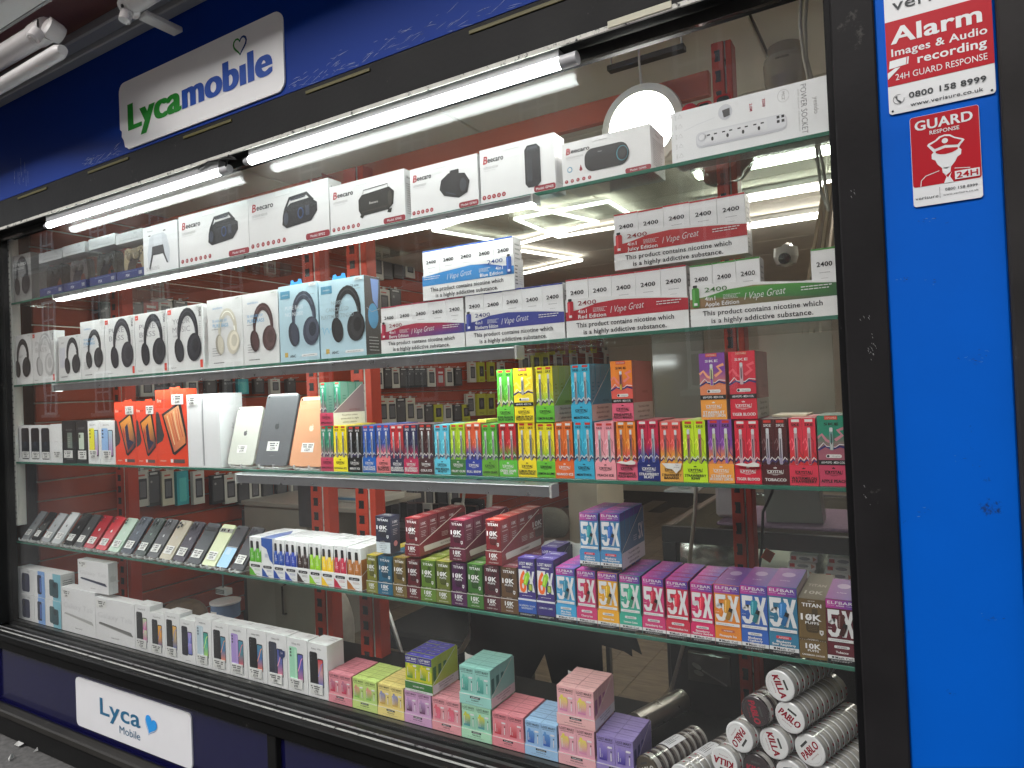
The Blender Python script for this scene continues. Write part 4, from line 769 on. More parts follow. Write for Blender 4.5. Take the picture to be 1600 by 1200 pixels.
# purple topped square cartons
P1, P2 = '#b8398f', '#4b3a94'
def five(mb, w, h, c, dev, lay=1, ext=False):
    cc = hx(c); mb.rect(.0005, .0005, w-.0005, h*.86, lay, c, tuple(a*.85 for a in cc)); mb.recth(.0005, h*.8, w-.0005, h-.0005, lay+1, P1, P2)
    mb.text('ELFBAR', w/2, h*.93, h*.065, lay+2, WHT, w=w*.86, bold=0); mb.text('AF5000', w/2, h*.865, h*.026, lay+2, WHT, w=w*.28, bold=.03); mb.rect(w*.06, h*.862, w*.3, h*.866, lay+2, WHT); mb.rect(w*.7, h*.862, w*.94, h*.866, lay+2, WHT)
    for Q in ([(.06, .77), (.06, .66), (.46, .66), (.46, .77)], [(.06, .66), (.07, .46), (.19, .48), (.185, .66)], [(.07, .46), (.19, .43), (.3, .46), (.33, .57), (.2, .56)], [(.2, .56), (.33, .57), (.47, .5), (.49, .36), (.36, .36), (.3, .46)], [(.36, .36), (.49, .36), (.46, .22), (.34, .15), (.3, .24)], [(.34, .15), (.16, .15), (.2, .25), (.3, .24)], [(.16, .15), (.06, .24), (.05, .3), (.17, .3), (.2, .25)]):
        mb.poly([(w*u, h*v) for u, v in Q][::(1 if (Q[1][0]-Q[0][0])*(Q[2][1]-Q[1][1])-(Q[1][1]-Q[0][1])*(Q[2][0]-Q[1][0]) > 0 else -1)], lay+2, SW)
    mb.poly([(w*.54, h*.76), (w*.68, h*.76), (w*.76, h*.56), (w*.84, h*.76), (w*.97, h*.76), (w*.84, h*.47), (w*.97, h*.16), (w*.83, h*.16), (w*.75, h*.37), (w*.67, h*.16), (w*.53, h*.16), (w*.67, h*.47)], lay+2, SW)
    mb.rect(w*.04, h*.34, w*.3, h*.375, lay+3, c); mb.text('PUFFS', w*.13, h*.357, h*.022, lay+4, WHT, maxw=w*.2)
    d = hx(dev); dd = tuple(a*.55 for a in d); dl = tuple(min(1, a*1.4+.1) for a in d)
    mb.poly([(w*.38, h*.36), (w*.53, h*.33), (w*.66, h*.63), (w*.62, h*.68), (w*.43, h*.68), (w*.38, h*.6)], lay+4, d); mb.poly([(w*.41, h*.38), (w*.46, h*.38), (w*.5, h*.65), (w*.44, h*.65)], lay+5, dl)
    for k in range(5): mb.rect(w*.40, h*(.4+k*.045), w*.45, h*(.408+k*.045), lay+6, dd)
    if not ext:
        mb.poly([(w*.42, h*.22), (w*.58, h*.18), (w*.70, h*.38), (w*.54, h*.42)], lay+6, dd); mb.poly([(w*.55, h*.4), (w*.69, h*.37), (w*.73, h*.46), (w*.6, h*.49)], lay+7, BLK)
    mb.rect(w*.04, h*.05, w*.96, h*.115, lay+4, SW); small(mb, w*.15, h*.065, w*.6, h*.035, lay+5, GRY, 1, 7)
def five_flap(mb, w, hf, c, words, pill):
    mb.rect(0, 0, w, hf, 1, c); mb.rect(0, 0, w, hf*.17, 2, (.01, .01, .012)); small(mb, w*.12, hf*.04, w*.76, hf*.1, 3, (.55, .55, .55), 2, 9); mb.rect(0, hf*.17, w, hf*.36, 2, SW); mb.text('Mesh Coil', w*.56, hf*.265, hf*.12, 3, INK, w=w*.6, bold=.03); mb.rect(w*.14, hf*.22, w*.22, hf*.31, 3, INK)
    mb.rr(w*.24, hf*.76, w*.76, hf*.9, hf*.05, 2, pill); mb.text('AF5000', w*.5, hf*.83, hf*.075, 3, INK if pill == SW else SW, w=w*.34, bold=.02)
    for i, t in enumerate(words): mb.text(t, w/2, hf*(.63-.135*i if len(words) > 1 else .56), hf*.115, 3, WHT, maxw=w*.84, bold=.07)
def five_mesh(w, h, d, c, dev, ext=False):
    mb = MB(); mb.box(0, w, 0, d, 0, h, c); mb.T = Matrix.Translation((0, 0, h*.3)); five(mb, w, h*.7, c, dev, 1, ext); mb.T = None
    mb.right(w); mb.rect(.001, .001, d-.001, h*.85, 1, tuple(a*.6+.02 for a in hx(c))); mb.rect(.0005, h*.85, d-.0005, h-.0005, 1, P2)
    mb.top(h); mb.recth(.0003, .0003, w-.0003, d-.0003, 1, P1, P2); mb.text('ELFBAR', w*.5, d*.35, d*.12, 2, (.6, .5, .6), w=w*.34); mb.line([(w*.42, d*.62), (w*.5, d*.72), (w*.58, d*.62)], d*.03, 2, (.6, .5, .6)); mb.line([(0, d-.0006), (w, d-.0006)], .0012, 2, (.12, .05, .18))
    return mb.mesh('square_carton')
def five_closed(w, H, d, c, dev, words, pill):
    mb = MB(); mb.box(0, w, 0, d, 0, H, c); five_flap(mb, w, H*.3, c, words, pill); mb.T = Matrix.Translation((0, 0, H*.3)); five(mb, w, H*.7, c, dev); mb.T = None
    mb.right(w); mb.rect(.001, .001, d-.001, H*.84, 1, (.35, .28, .2)); small(mb, d*.1, H*.5, d*.8, H*.3, 2, (.6, .55, .5), 6, 9); mb.rect(.0005, H*.84, d-.0005, H-.0005, 1, (.28, .12, .2))
    mb.top(H); mb.recth(.0003, .0003, w-.0003, d-.0003, 1, '#8c3d90', '#5a3f90'); mb.text('ELFBAR', w*.5, d*.3, d*.04, 2, (.6, .5, .6), w=w*.34); mb.ell(w*.5, d*.62, w*.24, d*.12, 2, (.42, .3, .5), 16)
    return mb.mesh('display_carton', 'wrap')
def five_tray(X0, X1, z0, H, c, dev, words, label, cn, pill=SW, ext=False, d=.17, grp='display trays of purple topped cartons', skip=()):
    w = X1-X0-.0012; hf = H*.3
    def sd(mb, dd, h, hf):
        mb.rect(.001, .001, dd-.001, hf*.95, 1, (.6, .57, .6))
        for i, t in enumerate(['This product contains', 'nicotine which is a highly', 'addictive substance.']): mb.text(t, dd*.5, hf*(.76-.27*i), hf*.15, 2, INK, maxw=dd*.88, bold=.01)
        mb.text('5X', dd*.82, h*.55, h*.3, 2, (.55, .55, .6), w=dd*.2, bold=.06); small(mb, dd*.5, hf*1.3, dd*.15, h*.12, 2, (.5, .5, .6), 3, 2)
    tm = tray_mesh(w, H*.96, hf, d, c, lambda mb, w, hf: five_flap(mb, w, hf, c, words, pill), sd, tuple(a*.5+.03 for a in hx(c))).mesh('display_tray', 'wrap')
    cw = w-.005; cm = five_mesh(cw, H-.002, (d-.004)/5-.001, c, dev, ext)
    place_tray('display_tray', 'square_carton', X0, X1-.0012, z0, YP+.001, H, hf, d, 1, 5, tm, cm, cw, label, 'purple topped carton with '+cn+' front, %s of its tray', grp, 'purple topped vape cartons', skip)
FV = [(869.5, 902, '#3d9fd0', '#1f7f9c', ['Blue Razz', 'Lemonade'], 'sky blue', SW, 0), (902.2, 934.5, '#c8336e', '#b4182c', ['Cherry Ice'], 'cherry pink', SW, 0), (934.7, 969, '#e8a81e', '#d0a808', ['Lemon Ice'], 'golden yellow', SW, 0), (969.2, 1004.5, '#38a890', '#48b088', ['Lemon Lime'], 'sea green', SW, 0), (1004.7, 1041.5, '#c93a74', '#b8203c', ['Strawberry Ice'], 'rose pink', SW, 0), (1041.7, 1080, '#c42f48', '#d02840', ['Watermelon Ice'], 'watermelon red', SW, 1), (1080.2, 1118.5, '#d02c66', '#d82c48', ['Strawberry', 'Raspberry Cherry Ice'], 'hot pink', SW, 1)]
for i, (a, b, c, dv, wd, cn, pl, ex) in enumerate(FV):
    X0, X1 = WX(a, zf, YP), WX(b, zf, YP); H = WZ(886+(a-869)*.113, X0, YP)-zf; HV = H
    five_tray(X0, X1, zf, H, c, dv, wd, '%s tray of purple topped cartons lettered %s' % (cn, ' '.join(wd).lower()), cn, pl, bool(ex))
for a, b, c, dv, wd, lab, pl, ty in [(1118.7, 1160, '#dd8326', '#c89020', ['Pineapple Ice'], 'orange purple topped display carton between the hot pink and the blue ones', (.5, .12, .05), 912), (1160.2, 1203, '#2c5cb0', '#1c8a98', ['Blueberry', 'Cranberry', 'Cherry'], 'royal blue purple topped display carton right of the orange one', SW, 913), (1203.2, 1250, '#2f7496', '#2878b8', ['Blueberry', 'Sour Raspberry'], 'steel blue purple topped display carton left of the brown one', (.6, .03, .05), 915), (1294, 1341, '#5c1826', '#4a1a14', ['Tobacco'], 'dark maroon purple topped display carton against the right jamb', SW, 935)]:
    X0, X1 = WX(a, zf, YP), WX(b, zf, YP)-.001; H = WZ(ty, X0, YP)-zf
    o = link('display_carton', five_closed(X1-X0, H, .17, c, dv, wd, pl), None, (X0, YP, zf)); tag(o, lab, 'vape carton', 'purple topped display cartons on the fourth shelf')
X0, X1 = WX(1250.5, zf, YP), WX(1293.5, zf, YP); H = WZ(934, X0, YP)-zf; w = X1-X0; c = '#6b5632'
mb = MB(); mb.box(0, w, 0, .22, 0, H, c); mb.T = Matrix.Translation((0, 0, H*.3)); titan_front(mb, w, H*.7, c, 'CARIBBEAN'); mb.T = None; mb.front(); mb.rect(.0005, .0005, w-.0005, H*.3, 4, c)
mb.text('10K', w/2, H*.215, H*.085, 5, WHT, w=w*.56, bold=.055); mb.text('PUFFS', w/2, H*.14, H*.035, 5, WHT, w=w*.4, bold=.03); mb.text('CARIBBEAN COOLER', w/2, H*.065, H*.025, 5, WHT, maxw=w*.86, bold=.03)
for q in range(12): mb.rect(w*(.02+q*.082), H*.315, w*(.06+q*.082), H*.318, 6, WHT)
mb.top(H); mb.rect(0, 0, w, .22, 1, (.13, .105, .06)); mb.text('10K', w/2, .05, .025, 2, (.45, .42, .36), w=w*.7, bold=.05); mb.text('TITAN', w/2, .11, .02, 2, (.4, .36, .3), w=w*.7, bold=.04)
o = mb.build('display_carton', 'wrap', loc=(X0, YP, zf)); tag(o, 'olive brown display carton lettered 10K PUFFS between two purple topped ones', 'vape carton')
z5 = zf+HV*1.0+.001
z5 = max(z5, W(904, 884, YP).z)
for a, b, c, dv, wd, cn in [(904, 936.3, '#3a86b8', '#1f8f9c', ['Blueberry', 'Cranberry', 'Cherry'], 'aqua blue'), (936.5, 970.5, '#3c7fae', '#2466b8', ['Blueberry', 'Sour Raspberry'], 'denim blue')]:
    X0, X1 = WX(a, z5, YP-.01), WX(b, z5, YP-.01); H = WZ(802, X0, YP-.01)-z5
    five_tray(X0, X1, z5, H, c, dv, wd, '%s purple topped tray lettered %s, upper row' % (cn, ' '.join(wd).lower()), cn+' stacked', (.6, .03, .06), grp='upper pair of purple topped trays')
# orange 6X purple cartons left of them
def six_mesh(w, h, d):
    mb = MB(); mb.box(0, w, 0, d, 0, h, '#3b2a78'); pu = '#3b2a78'
    mb.text('LOST MARY', w/2, h*.91, h*.05, 2, WHT, w=w*.84, bold=.03); mb.text('BM6000', w/2, h*.85, h*.03, 2, WHT, w=w*.5, bold=.02); mb.rect(w*.02, h*.39, w*.5, h*.8, 1, SW)
    mb.text('6', w*.27, h*.595, h*.37, 2, '#e8641c', w=w*.42, bold=.06, res=3); mb.poly([(w*.58, h*.78), (w*.7, h*.78), (w*.78, h*.64), (w*.86, h*.78), (w*.98, h*.78), (w*.86, h*.6), (w*.98, h*.42), (w*.84, h*.42), (w*.76, h*.54), (w*.68, h*.42), (w*.56, h*.42), (w*.7, h*.6)], 2, SW)
    mb.poly([(w*.3, h*.55), (w*.5, h*.52), (w*.72, h*.7), (w*.62, h*.77), (w*.42, h*.73), (w*.36, h*.66)], 3, '#8bc226'); mb.poly([(w*.36, h*.57), (w*.46, h*.56), (w*.56, h*.7), (w*.46, h*.7)], 4, '#b8e04a'); mb.rr(w*.6, h*.44, w*.85, h*.56, w*.04, 3, '#5c7a2a'); mb.rr(w*.65, h*.455, w*.8, h*.545, w*.03, 4, '#a9b84a')
    small(mb, w*.2, h*.335, w*.6, h*.02, 2, WHT, 1, 2)
    mb.top(h); mb.rect(0, 0, w, d, 1, '#40307c'); small(mb, w*.2, d*.3, w*.6, d*.3, 2, WHT, 1, 2); mb.right(w); mb.rect(.0005, .0005, d-.0005, h-.0005, 1, '#2c2158')
    return mb.mesh('tall_carton')
for i, (a, b, fc, words) in enumerate([(811, 839.5, '#1f50a4', ['BLUEBERRY SOUR', 'RASPBERRY']), (840, 869.2, '#2f2470', ['LEMON LIME'])]):
    X0, X1 = WX(a, zf, YP), WX(b, zf, YP)-.001; w = X1-X0; H = WZ(871+i*2, X0, YP)-zf; hf = H*.3
    def fr(mb, w, hf):
        mb.rect(0, 0, w, hf, 1, fc); mb.rect(0, hf*.9, w, hf, 2, SW); mb.rect(0, 0, w, hf*.18, 2, BLK); small(mb, w*.1, hf*.04, w*.8, hf*.1, 3, WHT, 2, 4)
        for k, t in enumerate(words): mb.text(t, w/2, hf*(.6-.15*k), hf*.1, 3, (.6, .65, .7), maxw=w*.86, bold=.02)
    tm = tray_mesh(w, H*.96, hf, .23, fc, fr, None, '#1e1848').mesh('display_tray'); cm = six_mesh(w-.005, H-.002, .0435)
    tn = ('blue' if i == 0 else 'dark purple')
    place_tray('display_tray', 'tall_carton', X0, X1, zf, YP, H, hf, .23, 1, 5, tm, cm, w-.005, tn+' fronted tray of purple cartons with an orange six', 'purple carton with an orange six, %s of the '+tn+' fronted tray', 'trays of orange six cartons', 'purple cartons with an orange six', {(0, 1), (0, 2)} if i == 0 else {(0, 2), (0, 3), (0, 4)})
mb = MB(); pp = WX(849, zf+.15, YP+.2)
for q in range(1): mb.prism([(pp-.03, zf+HV-.01), (pp+.11, zf+HV-.01), (pp+.115, zf+HV+.016), (pp+.09, zf+HV+.013), (pp+.07, zf+HV+.019), (pp+.04, zf+HV+.014), (pp+.02, zf+HV+.02), (pp-.01, zf+HV+.012)], YP+.232, YP+.2335, (.66, .65, .63))
o = mb.build('torn_flap'); tag(o, 'torn white card standing behind the orange six cartons', 'torn card', 'torn card edges')

# ================================================================== bottom ledge: pastel pairs, phone cartons, tins
zl = SH[4]
def pastel_mesh(w, h, d, c, c2, dev, dev2, dark=False):
    cc = hx(c); mb = MB(); mb.box(0, w, 0, d, 0, h, c); mb.rect(.0003, .0003, w-.0003, h-.0003, 1, c2, c)
    ink = tuple(a*.3 for a in cc)
    if dark:
        mb.rect(.0003, h*.78, w-.0003, h-.0003, 2, '#3a2f86'); mb.poly([(0, h*.3), (w, h*.3), (w, h*.6), (w*.6, h*.74), (w*.2, h*.7), (0, h*.55)], 2, '#c2c21a'); ink = WHT
    mb.text('LOST MARY', w/2, h*.92, h*.065, 4, ink, w=w*.84, bold=.06); small(mb, w*.12, h*.82, w*.76, h*.05, 3, ink, 1, 2)
    mb.poly([(w*.14, h*.36), (w*.56, h*.36), (w*.6, h*.64), (w*.52, h*.72), (w*.36, h*.72), (w*.34, h*.78), (w*.22, h*.78), (w*.2, h*.72), (w*.12, h*.68)], 4, [dev2, dev2, dev, dev, dev, dev, dev, dev, dev])
    mb.line([(w*.2, h*.42), (w*.2, h*.66)], w*.035, 5, (.7, .68, .7)); mb.line([(w*.30, h*.42), (w*.30, h*.52)], w*.02, 5, (.6, .58, .6)); mb.line([(w*.8, h*.38), (w*.8, h*.58)], w*.05, 5, (.72, .7, .72)); mb.rr(w*.62, h*.7, w*.88, h*.75, h*.022, 5, (.72, .7, .72)); mb.ell(w*.82, h*.62, w*.05, w*.05, 5, ink, 8)
    mb.top(h); mb.rect(.0003, .0003, w-.0003, d-.0003, 1, '#4038a0' if dark else tuple(a*.92 for a in cc)); small(mb, w*.25, d*.35, w*.5, d*.25, 2, (.6, .6, .7) if dark else tuple(a*.6 for a in cc), 1, 8); mb.line([(0, d-.001), (w, d-.001)], .0022, 2, tuple(a*.45 for a in cc)); mb.line([(.0006, 0), (.0006, d)], .0014, 2, tuple(a*.5 for a in cc))
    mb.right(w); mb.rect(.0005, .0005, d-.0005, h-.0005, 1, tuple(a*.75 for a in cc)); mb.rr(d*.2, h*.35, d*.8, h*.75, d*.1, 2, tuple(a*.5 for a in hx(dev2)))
    return mb.mesh('pastel_carton')
_pm = {}
def pastel_tray(X0, X1, z0, H, c, c2, dev, dev2, word, label, cn, dark=False, grp='pastel display trays', d=.132, Y0=YP):
    if not dark: c = tuple(a*.85+.11 for a in hx(c)); c2 = tuple(a*.85+.11 for a in hx(c2))
    w = X1-X0-.0012; hf = H*.28
    def fr(mb, w, hf):
        cf = '#2f7030' if dark else c
        mb.rect(0, 0, w, hf, 1, cf); mb.rect(0, hf*.93, w, hf, 2, (.7, .68, .66))
        if dark: mb.rect(0, 0, w, hf*.22, 2, (.68, .68, .68)); small(mb, w*.2, hf*.06, w*.6, hf*.1, 3, INK, 1, 2); mb.text(word, w/2, hf*.55, hf*.14, 3, WHT, maxw=w*.6, bold=.02)
        else:
            mb.rr(w*.34, hf*.66, w*.66, hf*.86, hf*.05, 2, INK); mb.text('BM600', w/2, hf*.76, hf*.1, 3, WHT, w=w*.22, bold=.02); mb.text(word, w/2, hf*.48, hf*.11, 2, INK, maxw=w*.8, bold=.03); small(mb, w*.2, hf*.2, w*.6, hf*.1, 2, (.2, .15, .15), 1, 3)
    def sd(mb, dd, h, hf):
        mb.rect(.001, .001, dd-.001, hf*.95, 1, (.6, .55, .58))
        for i, t in enumerate(['This product contains nicotine', 'which is a highly addictive', 'substance.']): mb.text(t, dd*.5, hf*(.78-.25*i), hf*.15, 2, INK, maxw=dd*.9, bold=.01)
    tm = tray_mesh(w, H*.98, hf, d, c, fr, sd, tuple(a*.8 for a in hx(c))).mesh('display_tray', 'wrap')
    cw = (w-.004)/2-.0006; cm = pastel_mesh(cw, H-.002, (d-.004)/5-.0006, c, c2, dev, dev2, dark)
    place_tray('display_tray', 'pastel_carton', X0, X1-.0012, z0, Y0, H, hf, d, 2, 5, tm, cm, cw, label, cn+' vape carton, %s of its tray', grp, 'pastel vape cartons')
LM = [(514, 551, '#dc7486', '#e08a96', '#b87890', '#c83050', 'JUICY WATERMELON', 'coral pink', 1049), (551.3, 590.5, '#c2dc62', '#a8d060', '#e09a88', '#7cc050', 'STRAWBERRY KIWI', 'lime green', 1058), (590.8, 632.3, '#ead468', '#e0c050', '#8890c0', '#d0a838', 'PINEAPPLE ICE', 'pale yellow', 1067), (632.5, 675.5, '#c98cc0', '#cfa0d0', '#b890c0', '#5c2850', 'BLACKCURRANT', 'lilac', 1077), (675.8, 721.5, '#e08490', '#e08c98', '#d86070', '#e0708c', 'CHERRY ICE', 'salmon pink', 1088), (721.8, 769.3, '#9fdcb4', '#74c0a8', '#c8c838', '#2f8fa0', 'TRIPLE MELON', 'mint green', 1098), (769.6, 820.5, '#dc6c7c', '#dc7080', '#e08088', '#c02c3c', 'JUICY PEACH', 'rose red', 1111), (820.8, 873, '#86b8e4', '#86b0e0', '#5c90c8', '#2c58b0', 'BLUE RAZZ ICE', 'powder blue', 1124), (873.3, 932, '#e6a0a8', '#dc90b0', '#e0d058', '#d080b0', 'PINK LEMONADE', 'blush pink', 1130), (932.5, 993, '#8068b8', '#7860b8', '#8878c0', '#3c2c90', 'MAD BLUE', 'violet', 1146)]
for i, (a, b, c, c2, dv, dv2, word, cn, ty) in enumerate(LM):
    X0, X1 = WX(a, zl, YP), WX(b, zl, YP); H = WZ(ty, X0, YP)-zl; HLm = H
    pastel_tray(X0, X1, zl, H, c, c2, dv, dv2, word, '%s display tray lettered %s on the bottom ledge' % (cn, word.lower()), cn+' (bottom row)')
for a, b, zb_, ty, c, c2, dv, dv2, word, cn, dk in [(633.5, 677, 1085-5, 1022, '#b4c42c', '#6c9a2a', '#e0d020', '#3c8a30', 'DOUBLE APPLE', 'purple topped green', True), (718.5, 768.5, 1090, 1039, '#84ccc0', '#70bcae', '#68b8a8', '#3c8c84', 'BLUEBERRY', 'turquoise', False), (870.5, 931, 1130, 1070, '#e8a8a8', '#dc90b0', '#e0d058', '#cc78b0', 'PINK LEMONADE', 'peach pink', False)]:
    zt = zl+[q for q in (WZ(1077+0, WX(655, zl, YP), YP)-zl, )][0]
    Xm = WX((a+b)/2, zl, YP)
    for (a2, b2, *_r) in LM:
        if a2-2 <= (a+b)/2 <= b2+2: zt = WZ(_r[-1], WX(a2, zl, YP), YP)+.0015
    Yq = YP-.001; X0, X1 = WX(a, zt, Yq), WX(b, zt, Yq); H = WZ(ty, X0, Yq)-zt
    pastel_tray(X0, X1, zt, H, c, c2, dv, dv2, word, '%s display tray stacked on top of the pastel row' % cn, cn+' (upper tray)', dk, 'upper pastel trays', Y0=Yq)
# torn backs
for i, (px, py, ww) in enumerate([(613, 1036, .05), (745, 1018, .09), (905, 1047, .07), (962, 1112, .05), (690, 1004, .06)]):
    p = W(px, py+6, YP+.134); mb = MB(); n = 9
    pts = [(p.x-ww/2, p.z-.04), (p.x+ww/2, p.z-.04)]+[(p.x+ww/2-ww*k/n, p.z+.004*random.uniform(-1, 1.4)) for k in range(n+1)]
    mb.prism(pts, p.y, p.y+.001, (.66, .65, .63)); o = mb.build('torn_flap'); tag(o, 'torn white back edge of the %s tray' % ['lime green', 'turquoise', 'peach pink', 'violet', 'purple topped green'][i], 'torn card', 'torn card edges')

# phone cartons
def phone_box(X0, X1, z0, H, name, back, back2, scr, price, label, d=.055, badge=False, sp=None):
    w = X1-X0-.001; mb = MB(); mb.box(0, w, 0, d, 0, H, WHT)
    mb.line([(0, H*.012), (w, H*.012)], .0006, 1, (.4, .4, .42)); mb.text(name, w*.45, H*.905, H*.034, 1, INK, maxw=w*.6)
    if back:
        mb.rr(w*.10, H*.17, w*.50, H*.84, w*.07, 1, back); mb.rect(w*.38, H*.2, w*.47, H*.8, 2, back2)
        for k in range(3): mb.ell(w*.19, H*(.79-.06*k), w*.038, w*.038, 3, (.01, .01, .012), 10); mb.ell(w*.19, H*(.79-.06*k), w*.016, w*.016, 4, (.2, .2, .22), 8)
        mb.rr(w*.5, H*.2, w*.80, H*.735, w*.05, 1, BLK); a, b = scr[0], scr[1]
        mb.rect(w*.53, H*.22, w*.775, H*.47, 2, b, scr[2] if len(scr) > 2 else a); mb.rect(w*.53, H*.47, w*.775, H*.715, 2, scr[2] if len(scr) > 2 else b, a)
        mb.line([(w*.53, H*.4), (w*.62, H*.5), (w*.7, H*.62), (w*.775, H*.66)], w*.03, 3, tuple(min(1, q*1.6+.1) for q in hx(b)))
    small(mb, w*.32, H*.045, w*.34, H*.03, 1, INK, 1, 2)
    if badge: mb.poly([(w*.62, H*.72), (w*.92, H*.72), (w*.92, H*.62), (w*.77, H*.54), (w*.62, H*.62)], 5, '#1c2f66'); mb.text('24', w*.77, H*.67, H*.04, 6, WHT)
    mb.top(H); mb.rect(w*.35, .004, w*.65, .012, 1, (.6, .6, .6)); small(mb, w*.6, d*.5, w*.3, d*.35, 1, (.3, .3, .3), 2, 2); mb.right(w); mb.line([(0, H*.1), (d, H*.1)], .0006, 1, (.5, .5, .5))
    o = mb.build('phone_carton', loc=(X0, YP, z0)); tag(o, label, 'phone box', 'white phone boxes on the bottom ledge')
    if price:
        mb = MB(); sticker(mb, w*.14, H*.085, w*.62, H*.17, 1, price); q = mb.build('price_sticker', 'card', o); q.location = (0, -.0045, 0)
        mb = MB(); mb.prism([(w*.14, H*.085), (w*.76, H*.085), (w*.76, H*.255), (w*.14, H*.255)], -.0045, -.0003, (.6, .6, .6)); mb.build('sticker_backing', 'card', o)
PB = [(212.5, 236.5, 943, 'Galaxy S21 FE', '#202022', '#18181a', ('#c8d8b0', '#c060a0'), '£229', 'next to the wide tablet box, with a white and magenta screen'), (236.7, 259.3, 956, 'Galaxy A34 5G', '#24242a', '#1c1c22', ('#e8a838', '#3a5090', '#e8a038'), '£189', 'second in the row, with an amber screen'), (259.5, 282.8, 955, 'Galaxy A15 5G', '#1a1a1c', '#141416', ('#e8b050', '#3858a0', '#c0a878'), '£140', 'third in the row, taller, with an amber and blue swirl'), (283, 306.7, 966, 'Galaxy A15', '#232330', '#1c1c28', ('#b098d8', '#6878c0'), None, 'fourth in the row, without a price sticker'), (307, 332.3, 964, 'SAMSUNG', '#b8ccd8', '#c8d8e0', ('#2f9c8c', '#a8d050', '#58b8a0'), '£110', 'fifth in the row, with a pale blue phone and green screen'),
      (332.6, 360, 970, 'Galaxy A05s', '#161618', '#101012', ('#48889c', '#e08050', '#3878a8'), '£105', 'sixth in the row, with a black phone and teal screen'), (360.3, 388, 975.5, 'Galaxy A05s', '#a890d0', '#b8a0d8', ('#4888a0', '#c84850', '#488898'), '£109.99', 'seventh in the row, with a lilac phone'), (388.3, 418.6, 981, 'Galaxy A05s', '#161618', '#101012', ('#4888a0', '#e07848', '#3870b0'), '£119', 'eighth in the row, with a black phone and orange glow'), (419, 450.6, 987.5, 'Galaxy A05', '#2c3040', '#363c50', ('#4858a8', '#d88088', '#6068b0'), '£99', 'ninth in the row, with a round blue 24 badge'), (451, 482.5, 995, 'Galaxy A05', '#a0d8b8', '#b8e4c8', ('#5858a8', '#c87898', '#5860b0'), '£99', 'tenth in the row, with a mint green phone'), (483, 514, 1003, 'Galaxy A04e', '#141416', '#0e0e10', ('#c83038', '#3858a0', '#d0a0a0'), '£79', 'rightmost in the row beside the coral pink cartons')]
for i, (a, b, ty, nme, bk, bk2, scr, pr, lab) in enumerate(PB):
    X0, X1 = WX(a, zl, YP), WX(b, zl, YP); H = WZ(ty, X0, YP)-zl
    phone_box(X0, X1, zl, H, nme, bk, bk2, scr, pr, 'white phone box '+lab, badge=i == 8, d=.055+.02*(i == 10))
# tablet boxes
def tab_box(X0, X1, z0, H, tcol, nm_, pr, label, d=.05, Y=YP, flat=.0):
    w = X1-X0; mb = MB(); mb.box(0, w, 0, d, 0, H, (.72, .72, .73)); g = (.55, .55, .56)
    mb.text('Galaxy Tab', w*.5, H*.6, H*.12, 1, (.58, .58, .6), w=w*.86)
    mb.poly([(w*.08, H*.40), (w*.12, H*.43), (w*.9, H*.34), (w*.95, H*.26), (w*.93, H*.245), (w*.09, H*.375)], 1, tcol); mb.poly([(w*.09, H*.375), (w*.93, H*.245), (w*.95, H*.26), (w*.09, H*.392)], 2, tuple(a*1.8+.04 for a in hx(tcol)))
    mb.text(nm_, w*.5, H*.12, H*.035, 1, INK, maxw=w*.3); mb.right(w); mb.rect(d*.2, H*.4, d*.8, H*.55, 1, (.6, .6, .6)); mb.line([(d*.5, 0), (d*.5, H)], .0006, 1, (.5, .5, .5))
    o = mb.build('tablet_carton', loc=(X0, Y, z0)); tag(o, label, 'tablet box', 'white tablet boxes on the bottom ledge')
    mb = MB(); mb.front(); sticker(mb, w*.03, H*.76, w*.26, H*.19, 2, pr); mb.build('price_sticker', 'card', o)
    mb = MB(); mb.cbox(w-.001, w+.0015, .01, .022, H*.42, H*.58, (.6, .6, .6), .0005); mb.build('seal_tab', 'card', o)
X0, X1, X2 = WX(97.5, zl, YP), WX(150.5, zl, YP), WX(212.3, zl, YP); Ha, Hb = WZ(916, X0, YP)-zl, WZ(932, X1, YP)-zl
tab_box(X0, X1-.002, zl, Ha, '#a8a8a6', 'Galaxy Tab A9', '£99', 'white tablet box with a silver tablet, lower left of the three tablet boxes')
tab_box(X1, X2-.002, zl, Hb, '#6a6a68', 'Galaxy Tab A9+', '£179', 'white tablet box with a dark grey tablet beside the first phone box')
zz = zl+max(Ha, Hb)+.001; xa, xb = WX(124.5, zz, YP+.01), WX(172, zz, YP+.01)
tab_box(xa, xb, zz, WZ(873, xa, YP+.01)-zz, '#2a3048', 'Galaxy Tab A7', '£79', 'white tablet box with a navy tablet stacked on the other two', Y=YP+.005, d=.04)
